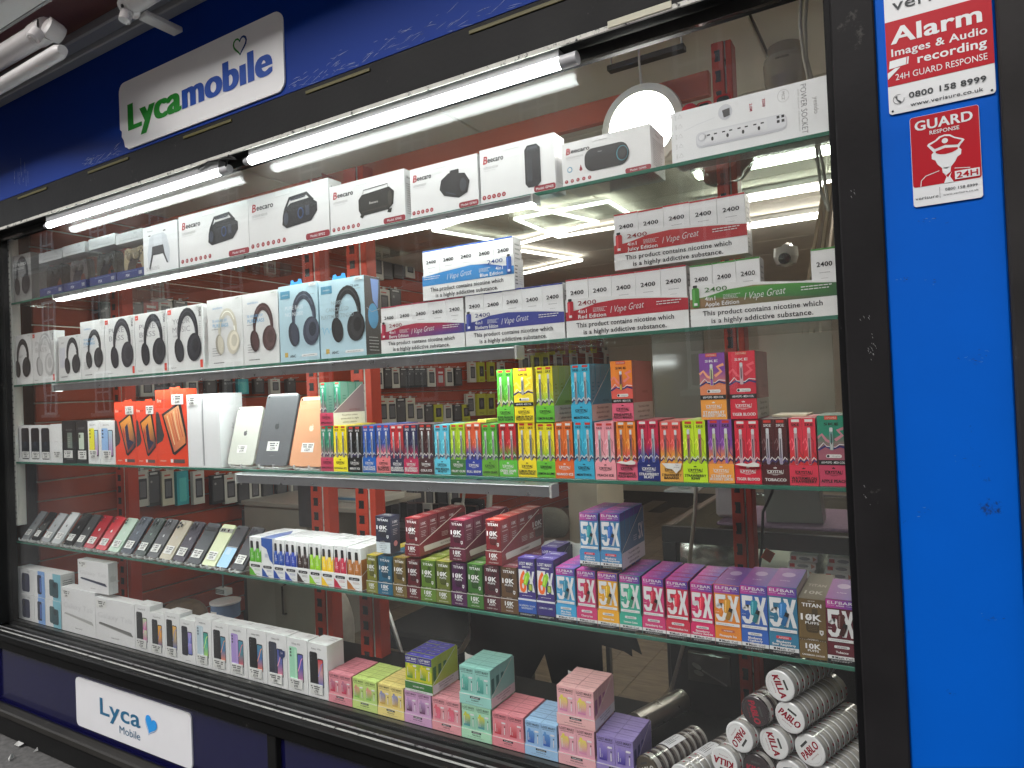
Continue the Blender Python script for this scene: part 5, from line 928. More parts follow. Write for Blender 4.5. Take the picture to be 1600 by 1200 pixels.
# six small boxes, two rows
for r in (0, 1):
    za = zl+r*.0; cols = [(27.5, 54.5, 'white with a navy phone', 0), (54.8, 71.5, 'white and blue with a dark phone', 1), (71.8, 96.5, 'white and teal with a grey phone', 2)]
    hrow = (WZ(886, WX(30, zl, YP), YP)-zl)/2
    for a, b, cn, k in cols:
        X0, X1 = WX(a, zl, YP), WX(b, zl, YP)-.001; w = X1-X0; H = hrow-.001; mb = MB(); d = .06; mb.box(0, w, 0, d, 0, H, WHT)
        if k == 0: mb.rr(w*.3, H*.1, w*.75, H*.82, w*.08, 1, '#1c2448'); mb.ell(w*.42, H*.72, w*.05, w*.05, 2, BLK, 8); mb.ell(w*.42, H*.6, w*.05, w*.05, 2, BLK, 8); mb.text('Redmi', w*.7, H*.9, H*.05, 1, INK, maxw=w*.4)
        if k == 1: mb.rect(w*.35, 0, w, H, 1, '#7ca4dc'); mb.rr(w*.3, H*.12, w*.7, H*.85, w*.08, 2, '#20263c'); mb.rect(w*.55, H*.2, w*.68, H*.75, 3, '#4c68b0'); mb.text('Nokia', w*.82, H*.85, H*.05, 2, WHT, maxw=w*.3)
        if k == 2: mb.rect(w*.5, 0, w, H, 1, '#7cb8c8'); mb.rr(w*.28, H*.15, w*.6, H*.78, w*.07, 2, '#3c5458'); mb.rr(w*.45, H*.12, w*.85, H*.7, w*.07, 3, '#28464e'); mb.ell(w*.64, H*.58, w*.1, w*.1, 4, '#14262c', 12); mb.right(w); mb.rect(.003, H*.05, d-.003, H*.9, 1, (.66, .66, .66)); small(mb, d*.15, H*.4, d*.7, H*.4, 2, INK, 5, 3)
        o = mb.build('phone_carton', loc=(X0, YP+r*.002, zl+r*hrow)); tag(o, 'small box, %s, %s row, ledge left end' % (cn, ['lower', 'upper'][r]), 'phone box', 'small phone boxes stacked at the left corner')

# round tins in rolls
def tin_mesh(c, lid, word, wc, ang, plain=False, sub=None):
    mb = MB(); r = .0345; t = .0235; MI = [(r*.93, 0), (r, .0015), (r, t*.30), (r*.985, t*.32), (r*.985, t*.58), (r, t*.60), (r, t-.0015), (r*.95, t)]
    rim = lid; band = (.36, .34, .32) if not plain else (.12, .1, .09)
    mb.lathe(MI, (0, 0, 0), (0, 1, 0), 30, lid, [rim, tuple(a*.6 for a in rim), tuple(a*.6 for a in rim), band, band, (.33, .32, .3), (.33, .32, .3)])
    mb.P = lambda u, v, l: (u, -l*.0003, v)
    for k in range(30):
        if k % 7 in (1,) and not plain: a = 2*math.pi*k/30; mb.add([(r*1.004*math.cos(a), t*.66, r*1.004*math.sin(a)), (r*1.004*math.cos(a+.16), t*.66, r*1.004*math.sin(a+.16)), (r*1.004*math.cos(a+.16), t*.88, r*1.004*math.sin(a+.16)), (r*1.004*math.cos(a), t*.88, r*1.004*math.sin(a))], [(0, 1, 2, 3)], (.3, .02, .04))
    mb.ell(0, 0, r*.9, r*.9, 1, tuple(a*.94 for a in lid), 28)
    if word:
        ca, sa = math.cos(ang), math.sin(ang)
        mb.text(word, 0, 0, .016, 2, wc, w=.052, bold=.10, rot=ang, shear=.15); q = -.0145
        mb.text(sub or 'extra strong', -q*sa*-1*-1, q*ca, .0034, 2, tuple(a*.8 for a in wc), rot=ang, maxw=.03); q = .016
        a, b = -q*sa, q*ca; mb.T = None
        mb.poly([(a+x*ca-y*sa, b+x*sa+y*ca) for x, y in ((-.011, -.0025), (.011, -.0025), (.011, .0025), (-.011, .0025))], 2, (.05, .05, .05))
        for k in range(14): t_ = ang+3.6+k*.12; mb.poly([(.0275*math.cos(t_)+.0007*math.cos(u), .0275*math.sin(t_)+.0007*math.sin(u)) for u in (0, 1.6, 3.1, 4.7)], 2, (.1, .1, .1))
    return mb.mesh('tin', 'gloss', True)
LW = (.66, .66, .67); LD = (.035, .025, .028); CR = (.25, .005, .02)
mid_w = tin_mesh(0, LW, None, None, 0); mid_d = tin_mesh(0, LD, None, None, 0, True)
zr = [W(1218, 1072, YP).z, 0, 0, 0]
rows = [(1218, 1072, 'KILLA', -1.15, LW, 'white KILLA roll at the top of the heap'), (1179, 1112, 'PABLO', -1.25, LD, 'black PABLO roll under the top roll'), (1233.5, 1121.5, 'PABLO', -.45, LW, 'white PABLO roll in the second tier'), (1154.6, 1152, 'PABLO', -2.1, LW, 'white PABLO roll with turned lettering in the third tier'), (1208.5, 1162, 'KILLA', -1.2, LW, 'white KILLA roll in the middle of the third tier'), (1265, 1172.7, 'PABLO', .9, LW, 'white PABLO roll at the right of the third tier'), (1131, 1191, 'KILLA', 3.14, LW, 'white KILLA roll at the left of the lowest tier'), (1182, 1203, 'KILLA', .1, LD, 'black KILLA roll in the lowest tier'), (1235, 1213, 'KILLA', .3, LW, 'white KILLA roll at the centre of the lowest tier'), (1292, 1222, 'PABLO', .4, LW, 'white PABLO roll against the right jamb')]
Ztop = W(1218, 1072, YP).z; cx = {}
for i, (px, py, word, ang, lid, lab) in enumerate(rows):
    p = W(px, py, YP+.005); first = tin_mesh(0, lid, word, CR if lid is LW else (.3, .01, .03), ang)
    dirn = Vector((.34, 1, 0)).normalized(); yaw = -math.atan2(.34, 1)
    for k in range(9):
        me = first if k == 0 else (mid_d if lid is LD else mid_w)
        o = link('tin', me, None, tuple(p+dirn*(.0242*k)), yaw)
        tag(o, ('front tin, '+lab) if k == 0 else '%s tin, %s' % (['', 'second', 'third', 'fourth', 'fifth', 'sixth', 'seventh', 'eighth', 'ninth'][k], lab), 'tin', 'nicotine pouch tins')
for i, (px, py, lid, word, lab) in enumerate([(1010, 1212, (.08, .065, .05), 'PABLO', 'dark roll beside the violet cartons'), (1066, 1216, LW, 'KILLA', 'white lying roll second from the violet cartons')]):
    z = zl+.0355; p = W(px, py, YP+.005); p = Vector((WX(px, z, YP+.005), YP+.005, z)); first = tin_mesh(0, lid, word, CR if i else (.5, .48, .45), .5); dirn = Vector((.34, 1, 0)).normalized(); yaw = -math.atan2(.34, 1)
    for k in range(9):
        o = link('tin', first if k == 0 else (mid_w if i and k < 5 else mid_d), None, tuple(p+dirn*(.0242*k)), yaw)
        tag(o, ('front tin, ' if k == 0 else '%s tin, ' % ['', 'second', 'third', 'fourth', 'fifth', 'sixth', 'seventh', 'eighth', 'ninth'][k])+lab, 'tin', 'nicotine pouch tins')
    M = Matrix.Translation(p) @ Matrix.Rotation(yaw, 4, 'Z'); mb = MB(); mb.T = M; r = .0355; A = [1.1+.12*q for q in range(12)]
    mb.add([(r*math.cos(a), y, r*math.sin(a)) for y in (.075, .145) for a in A], [(q, q+1, q+13, q+12) for q in range(11)], (.62, .63, .66))
    for q in range(4):
        a = 1.35+q*.14; mb.add([(r*1.01*math.cos(b), y, r*1.01*math.sin(b)) for y in (.085, .115) for b in (a, a+.04)], [(0, 1, 3, 2)], INK)
    for q in range(6): a = 1.5; y = .12+q*.003; mb.add([(r*1.01*math.cos(b), yy_, r*1.01*math.sin(b)) for yy_ in (y, y+.0015) for b in (a, a+.35)], [(0, 1, 3, 2)], INK)
    o = mb.build('wrap_label'); tag(o, 'white barcode label around the '+lab, 'label', 'barcode labels on the tin rolls')

# ================================================================== second shelf: headphone boxes, long white vape displays
z2s = SH[1]
def headphones(mb, cx, cz, s, c, lay=2, style=0):
    s *= 1.12
    cc = hx(c); hi = tuple(min(1, a*1.8+.03) for a in cc); lo = tuple(a*.55 for a in cc); n = 14
    arc = [(cx+s*(.02+.26*math.cos(t)), cz+s*(.05+.42*math.sin(t))) for t in [math.pi*(-.05+1.1*i/n) for i in range(n+1)]]
    mb.line(arc, [s*(.065+.08*math.sin(math.pi*i/n)) for i in range(n+1)], lay, c); mb.line([(a, b+s*.01) for a, b in arc[3:-4]], s*.018, lay+1, hi)
    mb.ell(cx-s*.24, cz-s*.2, s*.13, s*.22, lay+1, lo, 16, .15); mb.ell(cx-s*.2, cz-s*.2, s*.10, s*.2, lay+2, c, 16, .15)
    mb.ell(cx+s*.2, cz-s*.17, s*.2, s*.25, lay+3, c, 20, -.12); mb.ell(cx+s*.23, cz-s*.15, s*.15, s*.2, lay+4, tuple(min(1, a*1.3+.01) for a in cc), 18, -.12); mb.ell(cx+s*.24, cz-s*.14, s*.09, s*.125, lay+5, lo if style else cc, 16, -.12)
    mb.line([(cx+s*.25, cz+s*.16), (cx+s*.27, cz+s*.06)], s*.03, lay+5, hi)
def hp_box(a, b, ya, yb, bc, hc, art, label, d=.05, side=None, sidecol=None, hang=False):
    X0, X1 = WX(a, z2s, YP), WX(b, z2s, YP)-.001; w = X1-X0; H = WZ(ya, X0, YP)-z2s
    mb = MB(); mb.box(0, w, 0, d, 0, H, bc); art(mb, w, H, hc)
    if sidecol: mb.right(w); mb.rect(.0005, .0005, d-.0005, H-.0005, 1, sidecol); (side or (lambda m, d, h: None))(mb, d, H)
    mb.front(); mb.rect(w*.8, H*.95, w*.97, H*.985, 4, (.7, .7, .68)); mb.text('\u00a349.99', w*.885, H*.967, H*.016, 5, INK, maxw=w*.15)
    o = mb.build('headphone_box', loc=(X0, YP, z2s)); tag(o, label, 'headphone box', 'headphone boxes on the second shelf')
    if hang:
        mb = MB(); mb.prism([(w*.3, H+.0005), (w*.6, H+.0005), (w*.58, H+.016), (w*.52, H+.018), (w*.5, H+.01), (w*.4, H+.009), (w*.38, H+.017), (w*.32, H+.015)], .003, .0045, (.05, .28, .7)); mb.build('hang_tab', 'plastic', o)
def art_jbl(words, sw=(.25, .25, .27), small_=None, cx=.5):
    def f(mb, w, H, hc):
        mb.rect(w*.02, H*.9, w*.12, H*.975, 1, '#d8402c'); mb.text('JBL', w*.07, H*.935, H*.018, 2, WHT, maxw=w*.08, bold=.03)
        for i, t in enumerate(words): mb.text(t, w*.4, H*(.78-.13*i), H*.085, 1, sw, w=w*.5, bold=-.005)
        if small_: mb.text(small_, w*.22, H*.55, H*.03, 1, sw, maxw=w*.3)
        headphones(mb, w*.56, H*.5, min(w*1.25, H*.78), hc); mb.text('TUNE', w*.93, H*.88, w*.055, 1, INK, rot=-math.pi/2, maxw=H*.14, bold=.03); small(mb, w*.9, H*.35, w*.05, H*.4, 1, (.3, .3, .3), 12, 4); mb.rect(w*.9, H*.03, w*.97, H*.15, 1, '#d8402c'); mb.text('Bluetooth', w*.15, H*.06, H*.022, 1, INK, maxw=w*.2)
    return f
def art_sound(l1, l2, bl=(.1, .35, .6)):
    def f(mb, w, H, hc):
        mb.text('soundcore', w*.3, H*.87, H*.036, 1, (.1, .3, .55), maxw=w*.4); mb.text(l1, w*.36, H*.68, H*.036, 4, bl, maxw=w*.5, bold=.02); mb.text(l2, w*.4, H*.61, H*.05, 8, bl, maxw=w*.56, bold=.02); small(mb, w*.12, H*.55, w*.2, H*.02, 1, INK, 1); small(mb, w*.12, H*.16, w*.25, H*.14, 1, GRY, 4, 6); small(mb, w*.15, H*.05, w*.3, H*.04, 1, INK, 1, 7)
        headphones(mb, w*.56, H*.47, min(w*1.05, H*.62), hc, 2)
    return f
def art_blue(ls, col, name=None, wave=False):
    def f(mb, w, H, hc):
        mb.rect(w*.05, H*.83, w*.3, H*.93, 1, '#4f8ca8'); mb.text('soundcore', w*.175, H*.88, H*.02, 2, WHT, maxw=w*.2)
        if name: mb.text(name, w*.75, H*.89, H*.03, 1, INK, maxw=w*.36, bold=.02)
        small(mb, w*.5, H*.84, w*.45, H*.015, 1, GRY, 1)
        if wave: mb.line([(w*(.03+i*.035), H*(.38+.07*math.sin(i*2.3)*(i % 3)/2)) for i in range(12)], w*.012, 1, '#5fb2d8')
        headphones(mb, w*.62, H*.5, min(w*1.1, H*.66), hc, 2, 1)
        for i, t in enumerate(ls): mb.text(t, w*.42, H*(.70-.085*i), H*.05, 9, col, maxw=w*.72, bold=.01)
        mb.rect(w*.12, H*.06, w*.2, H*.12, 1, '#c8a850'); mb.text('ANC', w*.33, H*.07, H*.035, 1, INK, w=w*.15, bold=.03); mb.rr(w*.55, H*.05, w*.95, H*.085, H*.015, 1, WHT); small(mb, w*.6, H*.055, w*.3, H*.025, 2, GRY, 1)
    return f
def art_air(mb, w, H, hc): mb.rect(0, H*.9, w*.18, H*.97, 1, '#c83028'); mb.rect(0, H*.8, w*.2, H*.88, 1, (.2, .2, .2)); mb.text('AIR', w*.2, H*.65, H*.05, 1, GRY, maxw=w*.2); mb.text('LIGHT', w*.45, H*.56, H*.05, 1, GRY, maxw=w*.3); headphones(mb, w*.55, H*.48, min(w*1.2, H*.72), hc)
def art_sony(mb, w, H, hc): mb.text('SONY', w*.2, H*.85, H*.03, 1, INK, maxw=w*.35); mb.rect(w*.05, H*.3, w*.3, H*.75, 1, (.6, .6, .66)); headphones(mb, w*.62, H*.5, min(w*1.1, H*.75), hc); small(mb, w*.1, H*.06, w*.3, H*.06, 1, INK, 1)
WB = (.72, .72, .72); LB = '#b4d0dc'
hp_box(18.5, 52, 526, 521, WB, (.02, .02, .022), art_air, 'white headphone box lettered AIR LIGHT at the left end of the second shelf')
hp_box(52.5, 87, 521, 515, WB, (.5, .5, .5), art_jbl(['PURE', 'BASS'], (.4, .4, .4)), 'white box with white headphones lettered PURE BASS, second from the left', d=.045)
hp_box(93, 127.5, 527, 519, WB, (.025, .025, .03), art_sony, 'white box with thin black headphones, third from the left')
hp_box(128, 165.5, 504, 498, WB, (.03, .03, .035), art_sound('70 HOURS OF', 'PURE BASS'), 'white box with small black headphones and blue lettering')
hp_box(166, 212.5, 499, 492, WB, (.03, .03, .04), art_jbl(['PURE', 'BASS']), 'white box with open black headphones lettered PURE BASS')
hp_box(213, 263, 492, 484, WB, (.02, .022, .03), art_jbl(['PURE', 'BASS'], small_='WIRELESS'), 'white box with folded black headphones lettered PURE BASS WIRELESS')
hp_box(264, 319.5, 483, 474, WB, (.02, .022, .03), art_jbl(['YOUR', 'MUSIC'], small_='TUNE'), 'white box with black headphones lettered YOUR MUSIC')
hp_box(327, 381.5, 470, 461, WB, (.62, .58, .48), art_sound('70 HOURS OF', 'PURE BASS'), 'white box with cream headphones and blue lettering')
hp_box(382, 437.5, 461, 451, WB, (.07, .03, .03), art_sound('70 HOURS OF', 'PURE BASS'), 'white box with dark maroon headphones and blue lettering')
hp_box(439, 500, 449, 439, LB, (.05, .06, .09), art_blue(['PURE BASS', 'NO NOISE'], (.75, .8, .84)), 'pale blue box with grey headphones lettered PURE BASS NO NOISE', hang=True)
def sd11(mb, d, h): mb.ell(d*.5, h*.5, d*.32, h*.16, 2, '#4a88b0', 16); mb.poly([(d*.4, h*.97), (d*.9, h*.97), (d*.8, h*.6), (d*.5, h*.7)], 2, '#6a84b8'); mb.line([(d*.1, h*.6), (d*.4, h*.55), (d*.9, h*.6)], .002, 3, GRY); small(mb, d*.2, h*.05, d*.6, h*.2, 2, (.4, .4, .4), 5, 3)
hp_box(502, 573, 441, 431, LB, (.02, .02, .022), art_blue(['NOISE', 'CANCELLED', 'PLAYTIME EXTENDED'], (.32, .4, .43), 'SPACE tune', True), 'pale blue box with large black headphones lettered NOISE CANCELLED', side=sd11, sidecol=(.05, .045, .045), hang=True, d=.075)

def vape_unit(w, h, d, c):
    mb = MB(); mb.box(0, w, 0, d, 0, h, (.72, .72, .73)); mb.text('2400', w/2, h*.76, h*.07, 1, INK, w=w*.6, bold=.05, res=2); small(mb, w*.3, h*.62, w*.4, h*.03, 1, GRY, 1, 2); small(mb, w*.36, h*.54, w*.28, h*.02, 1, GRY, 1, 3)
    mb.rect(.0005, h*.40, w-.0005, h*.42, 1, c); mb.rect(0, h*.975, w, h-.0002, 1, c); mb.rr(w*.1, h*.28, w*.45, h*.38, .002, 1, (.6, .6, .6)); mb.ell(w*.28, h*.32, w*.12, h*.035, 2, INK, 10); mb.poly([(w*.65, h*.28), (w*.8, h*.28), (w*.88, h*.37), (w*.7, h*.36)], 1, c)
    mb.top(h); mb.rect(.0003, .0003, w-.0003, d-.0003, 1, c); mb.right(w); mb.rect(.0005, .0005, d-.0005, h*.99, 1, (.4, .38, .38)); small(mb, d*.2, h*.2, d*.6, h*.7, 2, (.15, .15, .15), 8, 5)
    return mb.mesh('upright_carton')
def vape_display(a, b, ya, z0, c, c2, name, cn, flip=False, missing=(), label='', n=5, tint=None, Y=YP):
    X0, X1 = WX(a, z0, Y), WX(b, z0, Y)-.0012; w = X1-X0; H = WZ(ya, X0, Y)-z0; d = .052; cc = hx(c)
    mb = MB(); t = .0012; mb.box(0, w, 0, d, 0, t, WHT)
    fx = (lambda u: w-u) if flip else (lambda u: u)
    top_ = [(0, H*.66), (w*.3, H*.655), (w*.55, H*.60), (w, H*.50)]
    P = [(0, 0), (w, 0)]+[(u, v) for u, v in reversed(top_)]
    P = [(fx(u), v) for u, v in P]; P = P[::-1] if flip else P
    mb.prism(P, 0, t, (.7, .7, .7)); mb.box(0, w, d-t, d, 0, H*.6, (.6, .6, .58))
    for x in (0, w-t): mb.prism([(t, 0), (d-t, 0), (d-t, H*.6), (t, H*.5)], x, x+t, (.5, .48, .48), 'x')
    mb.right(w); small(mb, d*.1, H*.08, d*.3, H*.4, 1, INK, 6, 4); small(mb, d*.5, H*.1, d*.4, H*.3, 1, (.3, .3, .3), 7, 2); mb.front(); B = [(0, H*.29), (w, H*.29), (w, H*.475), (w*.75, H*.53), (w*.45, H*.575), (w*.28, H*.55), (w*.12, H*.47), (0, H*.44)]
    cols = [tint or c, c2, c2, c, tint or c, c, c, tint or c]; B2 = [(fx(u), v) for u, v in B]
    if flip: B2 = B2[::-1]; cols = cols[::-1]
    mb.poly(B2, 1, cols)
    mb.rect(0, 0, w, H*.285, 1, (.74, .74, .74)); mb.text(WARN[0], w*.49, H*.205, H*.078, 2, INK, w=w*.80, bold=.035, res=2); mb.text(WARN[1], w*.49, H*.08, H*.078, 2, INK, w=w*.68, bold=.035, res=2)
    al = 'r' if flip else 'l'; u0 = fx(w*.11)
    mb.text('2400', u0, H*.575, H*.075, 2, tuple(a*.6 for a in cc), al, w=w*.16, bold=.01); mb.text('4in1', u0, H*.435, H*.065, 3, WHT, al, w=w*.075, bold=.02); mb.text(name, u0, H*.345, H*.065, 3, WHT, al, w=w*.24, bold=.03)
    sx = fx(w*.24) - (w*.0 if not flip else w*.12); small(mb, sx, H*.40, w*.12, H*.08, 3, WHT, 4, 4)
    mb.text('I Vape Great', w*.52 if not flip else w*.42, H*.43, H*.11, 4, WHT, w=w*.27, bold=-.01, shear=.3, rot=.06)
    ex = w*.86 if not flip else w*.02+w*.1; small(mb, ex-w*.1, H*.40, w*.2, H*.08, 5, WHT, 2, 6)
    dx = fx(w*.045); mb.rr(dx-w*.026, H*.31, dx+w*.026, H*.62, w*.012, 5, c); mb.rr(dx-w*.02, H*.33, dx-w*.004, H*.6, w*.006, 6, tuple(min(1, a*1.5+.04) for a in cc)); mb.rr(dx-w*.018, H*.62, dx+w*.014, H*.665, w*.006, 5, INK); mb.rect(dx-w*.012, H*.34, dx+w*.012, H*.38, 7, WHT)
    o = mb.build('display_tray', 'wrap', loc=(X0, Y, z0)); tag(o, label, 'display tray', 'long white nicotine display trays')
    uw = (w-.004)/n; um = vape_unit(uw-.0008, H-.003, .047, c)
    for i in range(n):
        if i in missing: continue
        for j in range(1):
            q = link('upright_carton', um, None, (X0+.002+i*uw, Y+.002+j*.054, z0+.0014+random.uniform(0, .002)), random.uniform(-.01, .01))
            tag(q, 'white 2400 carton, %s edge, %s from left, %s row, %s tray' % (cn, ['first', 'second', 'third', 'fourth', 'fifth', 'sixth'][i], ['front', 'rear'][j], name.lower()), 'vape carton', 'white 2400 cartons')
    return H
R2 = '#a8182c'
h1 = vape_display(596.5, 727.5, 480, z2s, '#a01c3c', '#34448c', 'Berry Edition', 'dark red', label='long tray with a red to blue band lettered Berry Edition, lowest row at the left')
h2 = vape_display(728.5, 884, 461, z2s, '#2a3a8c', '#3a3c90', 'Blueberry Edition', 'navy', label='long tray with a navy and magenta band lettered Blueberry Edition', tint='#303a88')
vape_display(886, 1078, 438, z2s, R2, '#a81c30', 'Red Edition', 'crimson', label='long tray with a crimson band lettered Red Edition in the lower row')
vape_display(1080, 1316, 415, z2s, '#3f8a34', '#2e5a3c', 'Apple Edition', 'green', missing=(3, 4), n=6, label='long tray with a green band lettered Apple Edition, two cartons missing', tint='#8c6a4a')
zt3 = W(661, 465, YP).z
zt3 = z2s+max(h1, h2)*.985
vape_display(661.5, 805, 393, zt3, '#1c4c9c', '#2c86c8', 'Blue Edition', 'blue', flip=True, label='long tray with a blue band lettered Blue Edition stacked on two others', tint='#2c80c0')
zt4 = W(961, 423, YP).z
vape_display(961, 1170, 336, zt4, '#b02428', '#a82028', 'Juicy Edition', 'red', label='long tray with a red band lettered Juicy Edition stacked on the crimson one')

# ================================================================== top shelf: speaker boxes, controllers
z1s = SH[0]
def round_icons(mb, w, h, n):
    for i in range(n): mb.ell(w*(.045+.068*i), h*.12, h*.042, h*.042, 1, '#9c2430', 12); mb.text('%s' % 'TWSUOB'[i % 6], w*(.045+.068*i), h*.12, h*.035, 2, WHT, maxw=h*.05)
def spk(mb, w, h, kind):
    S = lambda a, b: (w*.40+h*a*1.5, h*.52+h*(b-.4)*(1.05 if kind < 3 else 1.2)); D = '#17191f'; L2 = '#343a48'
    if kind == 0:
        mb.poly([S(.05, .27), S(.12, .2), S(.52, .24), S(.62, .38), S(.62, .52), S(.5, .62), S(.2, .60), S(.08, .5)], 2, D); mb.line([S(.1, .5), S(.18, .68), S(.46, .70), S(.56, .56)], h*.055, 2, D); mb.line([S(.2, .645), S(.44, .66)], h*.02, 3, L2)
        mb.ell(*S(.12, .36), h*.09, h*.15, 3, '#0d0e12', 16); mb.ell(*S(.12, .36), h*.06, h*.11, 4, L2, 14); mb.ell(*S(.36, .40), h*.075, h*.10, 4, '#253c66', 14); mb.ell(*S(.36, .40), h*.05, h*.07, 5, '#10141c', 14); mb.rect(*S(.44, .34), *S(.5, .50), 4, L2)
    if kind == 1:
        mb.poly([S(.0, .28), S(.05, .17), S(.5, .19), S(.58, .27), S(.6, .5), S(.52, .6), S(.06, .56), S(.0, .48)], 2, '#14130f'); mb.poly([S(.02, .16), S(.06, .12), S(.1, .18), S(.04, .2)], 3, '#14130f'); mb.poly([S(.48, .14), S(.54, .12), S(.56, .2), S(.5, .2)], 3, '#14130f'); mb.line([S(.08, .57), S(.09, .64), S(.5, .66), S(.5, .6)], h*.014, 2, '#1a1a1a')
        mb.text('Beecaro', *S(.26, .38), h*.045, 3, (.6, .58, .55), maxw=h*.28, bold=.03); mb.ell(*S(.53, .39), h*.05, h*.15, 3, '#34302a', 14); mb.line([S(.05, .24), S(.48, .26)], h*.015, 3, '#3a342c')
    if kind == 2:
        mb.poly([S(.05, .35), S(.12, .22), S(.35, .13), S(.48, .2), S(.52, .4), S(.45, .56), S(.2, .62), S(.08, .52)], 2, '#15161a'); mb.ell(*S(.41, .35), h*.11, h*.17, 3, '#0b0c0f', 18); mb.ell(*S(.42, .35), h*.08, h*.13, 4, '#2c2f38', 16); mb.rr(*S(.22, .58), *S(.36, .66), h*.02, 2, '#15161a'); mb.line([S(.15, .28), S(.3, .2)], h*.02, 3, L2)
    if kind == 3:
        S = lambda a, b: (w*.5+h*a*1.15, h*.52+h*(b-.4)*1.2)
        mb.poly([S(.15, .14), S(.2, .08), S(.36, .08), S(.42, .14), S(.42, .64), S(.36, .7), S(.2, .7), S(.15, .64)], 2, '#191b20'); mb.rect(*S(.18, .17), *S(.28, .6), 3, '#2e3139', '#1c1e24'); mb.rect(*S(.2, .63), *S(.37, .67), 3, '#3a3d46')
    if kind == 4:
        S = lambda a, b: (w*.46+h*a*1.15, h*.52+h*(b-.36)*1.15)
        mb.poly(rrp(*S(-.35, .12), *S(.55, .56), h*.2, 6), 2, '#17181b'); mb.poly(rrp(*S(-.3, .4), *S(.3, .52), h*.05, 4), 3, '#24262b'); mb.ell(*S(.42, .34), h*.17, h*.2, 3, '#0a0b0d', 22); mb.ell(*S(.43, .34), h*.135, h*.165, 4, '#3f8c9c', 22); mb.ell(*S(.435, .34), h*.12, h*.15, 5, '#15171a', 20); mb.ell(*S(.44, .34), h*.07, h*.09, 6, '#2b2e33', 16); mb.text('Beecaro', *S(-.02, .47), h*.02, 4, WHT)
def speaker_box(a, b, ya, kind, nic, model, label, ec=False, d=.06):
    X0, X1 = WX(a, z1s, YP), WX(b, z1s, YP)-.001; w = X1-X0; H = WZ(ya, X0, YP)-z1s; mb = MB(); mb.box(0, w, 0, d, 0, H, (.68, .68, .69))
    mb.text('B', w*.075, H*.80, H*.14, 1, '#a81c28', maxw=w*.06, bold=.05, shear=.15); mb.text('eecaro', w*.11, H*.795, H*.1, 1, INK, 'l', w=w*.22, bold=.05); mb.text('OUTDOOR INDOOR', w*.05, H*.65, H*.045, 1, (.25, .25, .25), 'l', w=w*.2); mb.text('WIRELESS SPEAKER', w*.05, H*.6, H*.02, 1, (.45, .45, .45), 'l', w=w*.17)
    round_icons(mb, w, H, nic); mb.poly(rrp(w*.72, H*.03, w*1.0-.0006, H*.14, H*.04, 3)[:5]+[(w-.0006, H*.03), (w-.0006, H*.14)][0:0]+rrp(w*.72, H*.03, w-.0006, H*.14, H*.04, 3)[5:], 1, '#8c2030'); mb.text('Model: '+model, w*.86, H*.085, H*.045, 2, WHT, maxw=w*.22)
    if kind == 4: mb.ell(w*.09, H*.38, H*.065, H*.065, 1, '#4a90b0', 14); mb.ell(w*.09, H*.38, H*.045, H*.045, 2, (.7, .7, .7), 14); mb.poly([(w*.2, H*.33), (w*.22, H*.3), (w*.24, H*.33), (w*.22, H*.45)], 1, '#8c2030')
    spk(mb, w, H, kind); mb.rect(w*.36, H*.9, w*.54, H*.998, 1, (.74, .74, .75)); mb.line([(w*.36, H*.9), (w*.54, H*.9)], .0006, 2, GRY)
    mb.right(w); small(mb, d*.15, H*.15, d*.7, H*.6, 1, (.2, .2, .2), 14, nic); mb.text('Beecaro', d*.5, H*.86, H*.05, 1, INK, maxw=d*.6); mb.line([(0, H-.0006), (d, H-.0006)], .001, 1, (.4, .4, .4))
    mb.top(H); mb.line([(0, d*.5), (w, d*.5)], .001, 1, (.4, .4, .4))
    o = mb.build('speaker_box', loc=(X0, YP, z1s), rz=random.uniform(-.004, .01)); tag(o, label, 'speaker box', 'white speaker boxes on the top shelf')
speaker_box(281.5, 389, 340, 0, 7, 'BM02', 'white speaker box with a navy handled speaker, smallest box left of the same larger one')
speaker_box(390.5, 515.5, 311, 0, 7, 'BM02', 'white speaker box with a blue lit handled speaker, second of the speaker boxes')
speaker_box(517.5, 634, 293, 1, 6, 'XM4S', 'white speaker box with a long barrel speaker on little feet')
speaker_box(643, 748.5, 266, 2, 5, 'GF401', 'white speaker box with a short round barrel speaker')
speaker_box(752.5, 869, 236, 3, 5, 'GF405', 'white speaker box with an upright black speaker')
speaker_box(880, 1018.5, 226, 4, 5, 'GS405', 'white speaker box with a lying capsule speaker with a teal ring', d=.11)
# power socket box
X0, X1 = WX(1051, z1s, YP-.004), WX(1299, z1s, YP-.004)-.001; X1 = min(X1, -.129); w = X1-X0; H = WZ(178, X0, YP-.004)-z1s; d = .07
mb = MB(); mb.box(0, w, 0, d, 0, H, (.68, .69, .71)); g1, g2 = (.5, .51, .56), (.6, .61, .65)
for i in range(5): mb.line([(w*.065+.006*math.cos(t), H*(.13+.19*i)+.006*math.sin(t)) for t in (1.57, 3.6, 5.8, 7.85)], .0006, 1, GRY); small(mb, w*.03, H*(.08+.19*i), w*.012, H*.1, 1, GRY, 4, i)
mb.prism(rrp(w*.17, H*.2, w*.75, H*.5, .012, 4), -.0008, -.0002, g1); mb.front(-.0008); mb.rr(w*.175, H*.24, w*.745, H*.49, .011, 1, g2); mb.ell(w*.21, H*.4, .01, .01, 2, g1, 16); mb.ell(w*.21, H*.4, .007, .007, 3, (.66, .67, .7), 16)
for i in range(4):
    u = w*(.28+.1*i); mb.rr(u-.017, H*.27, u+.017, H*.47, .003, 2, (.63, .64, .67)); mb.rect(u-.012, H*.4, u-.005, H*.425, 3, INK); mb.rect(u+.004, H*.4, u+.011, H*.425, 3, INK); mb.ell(u, H*.33, .003, .005, 3, INK, 8)
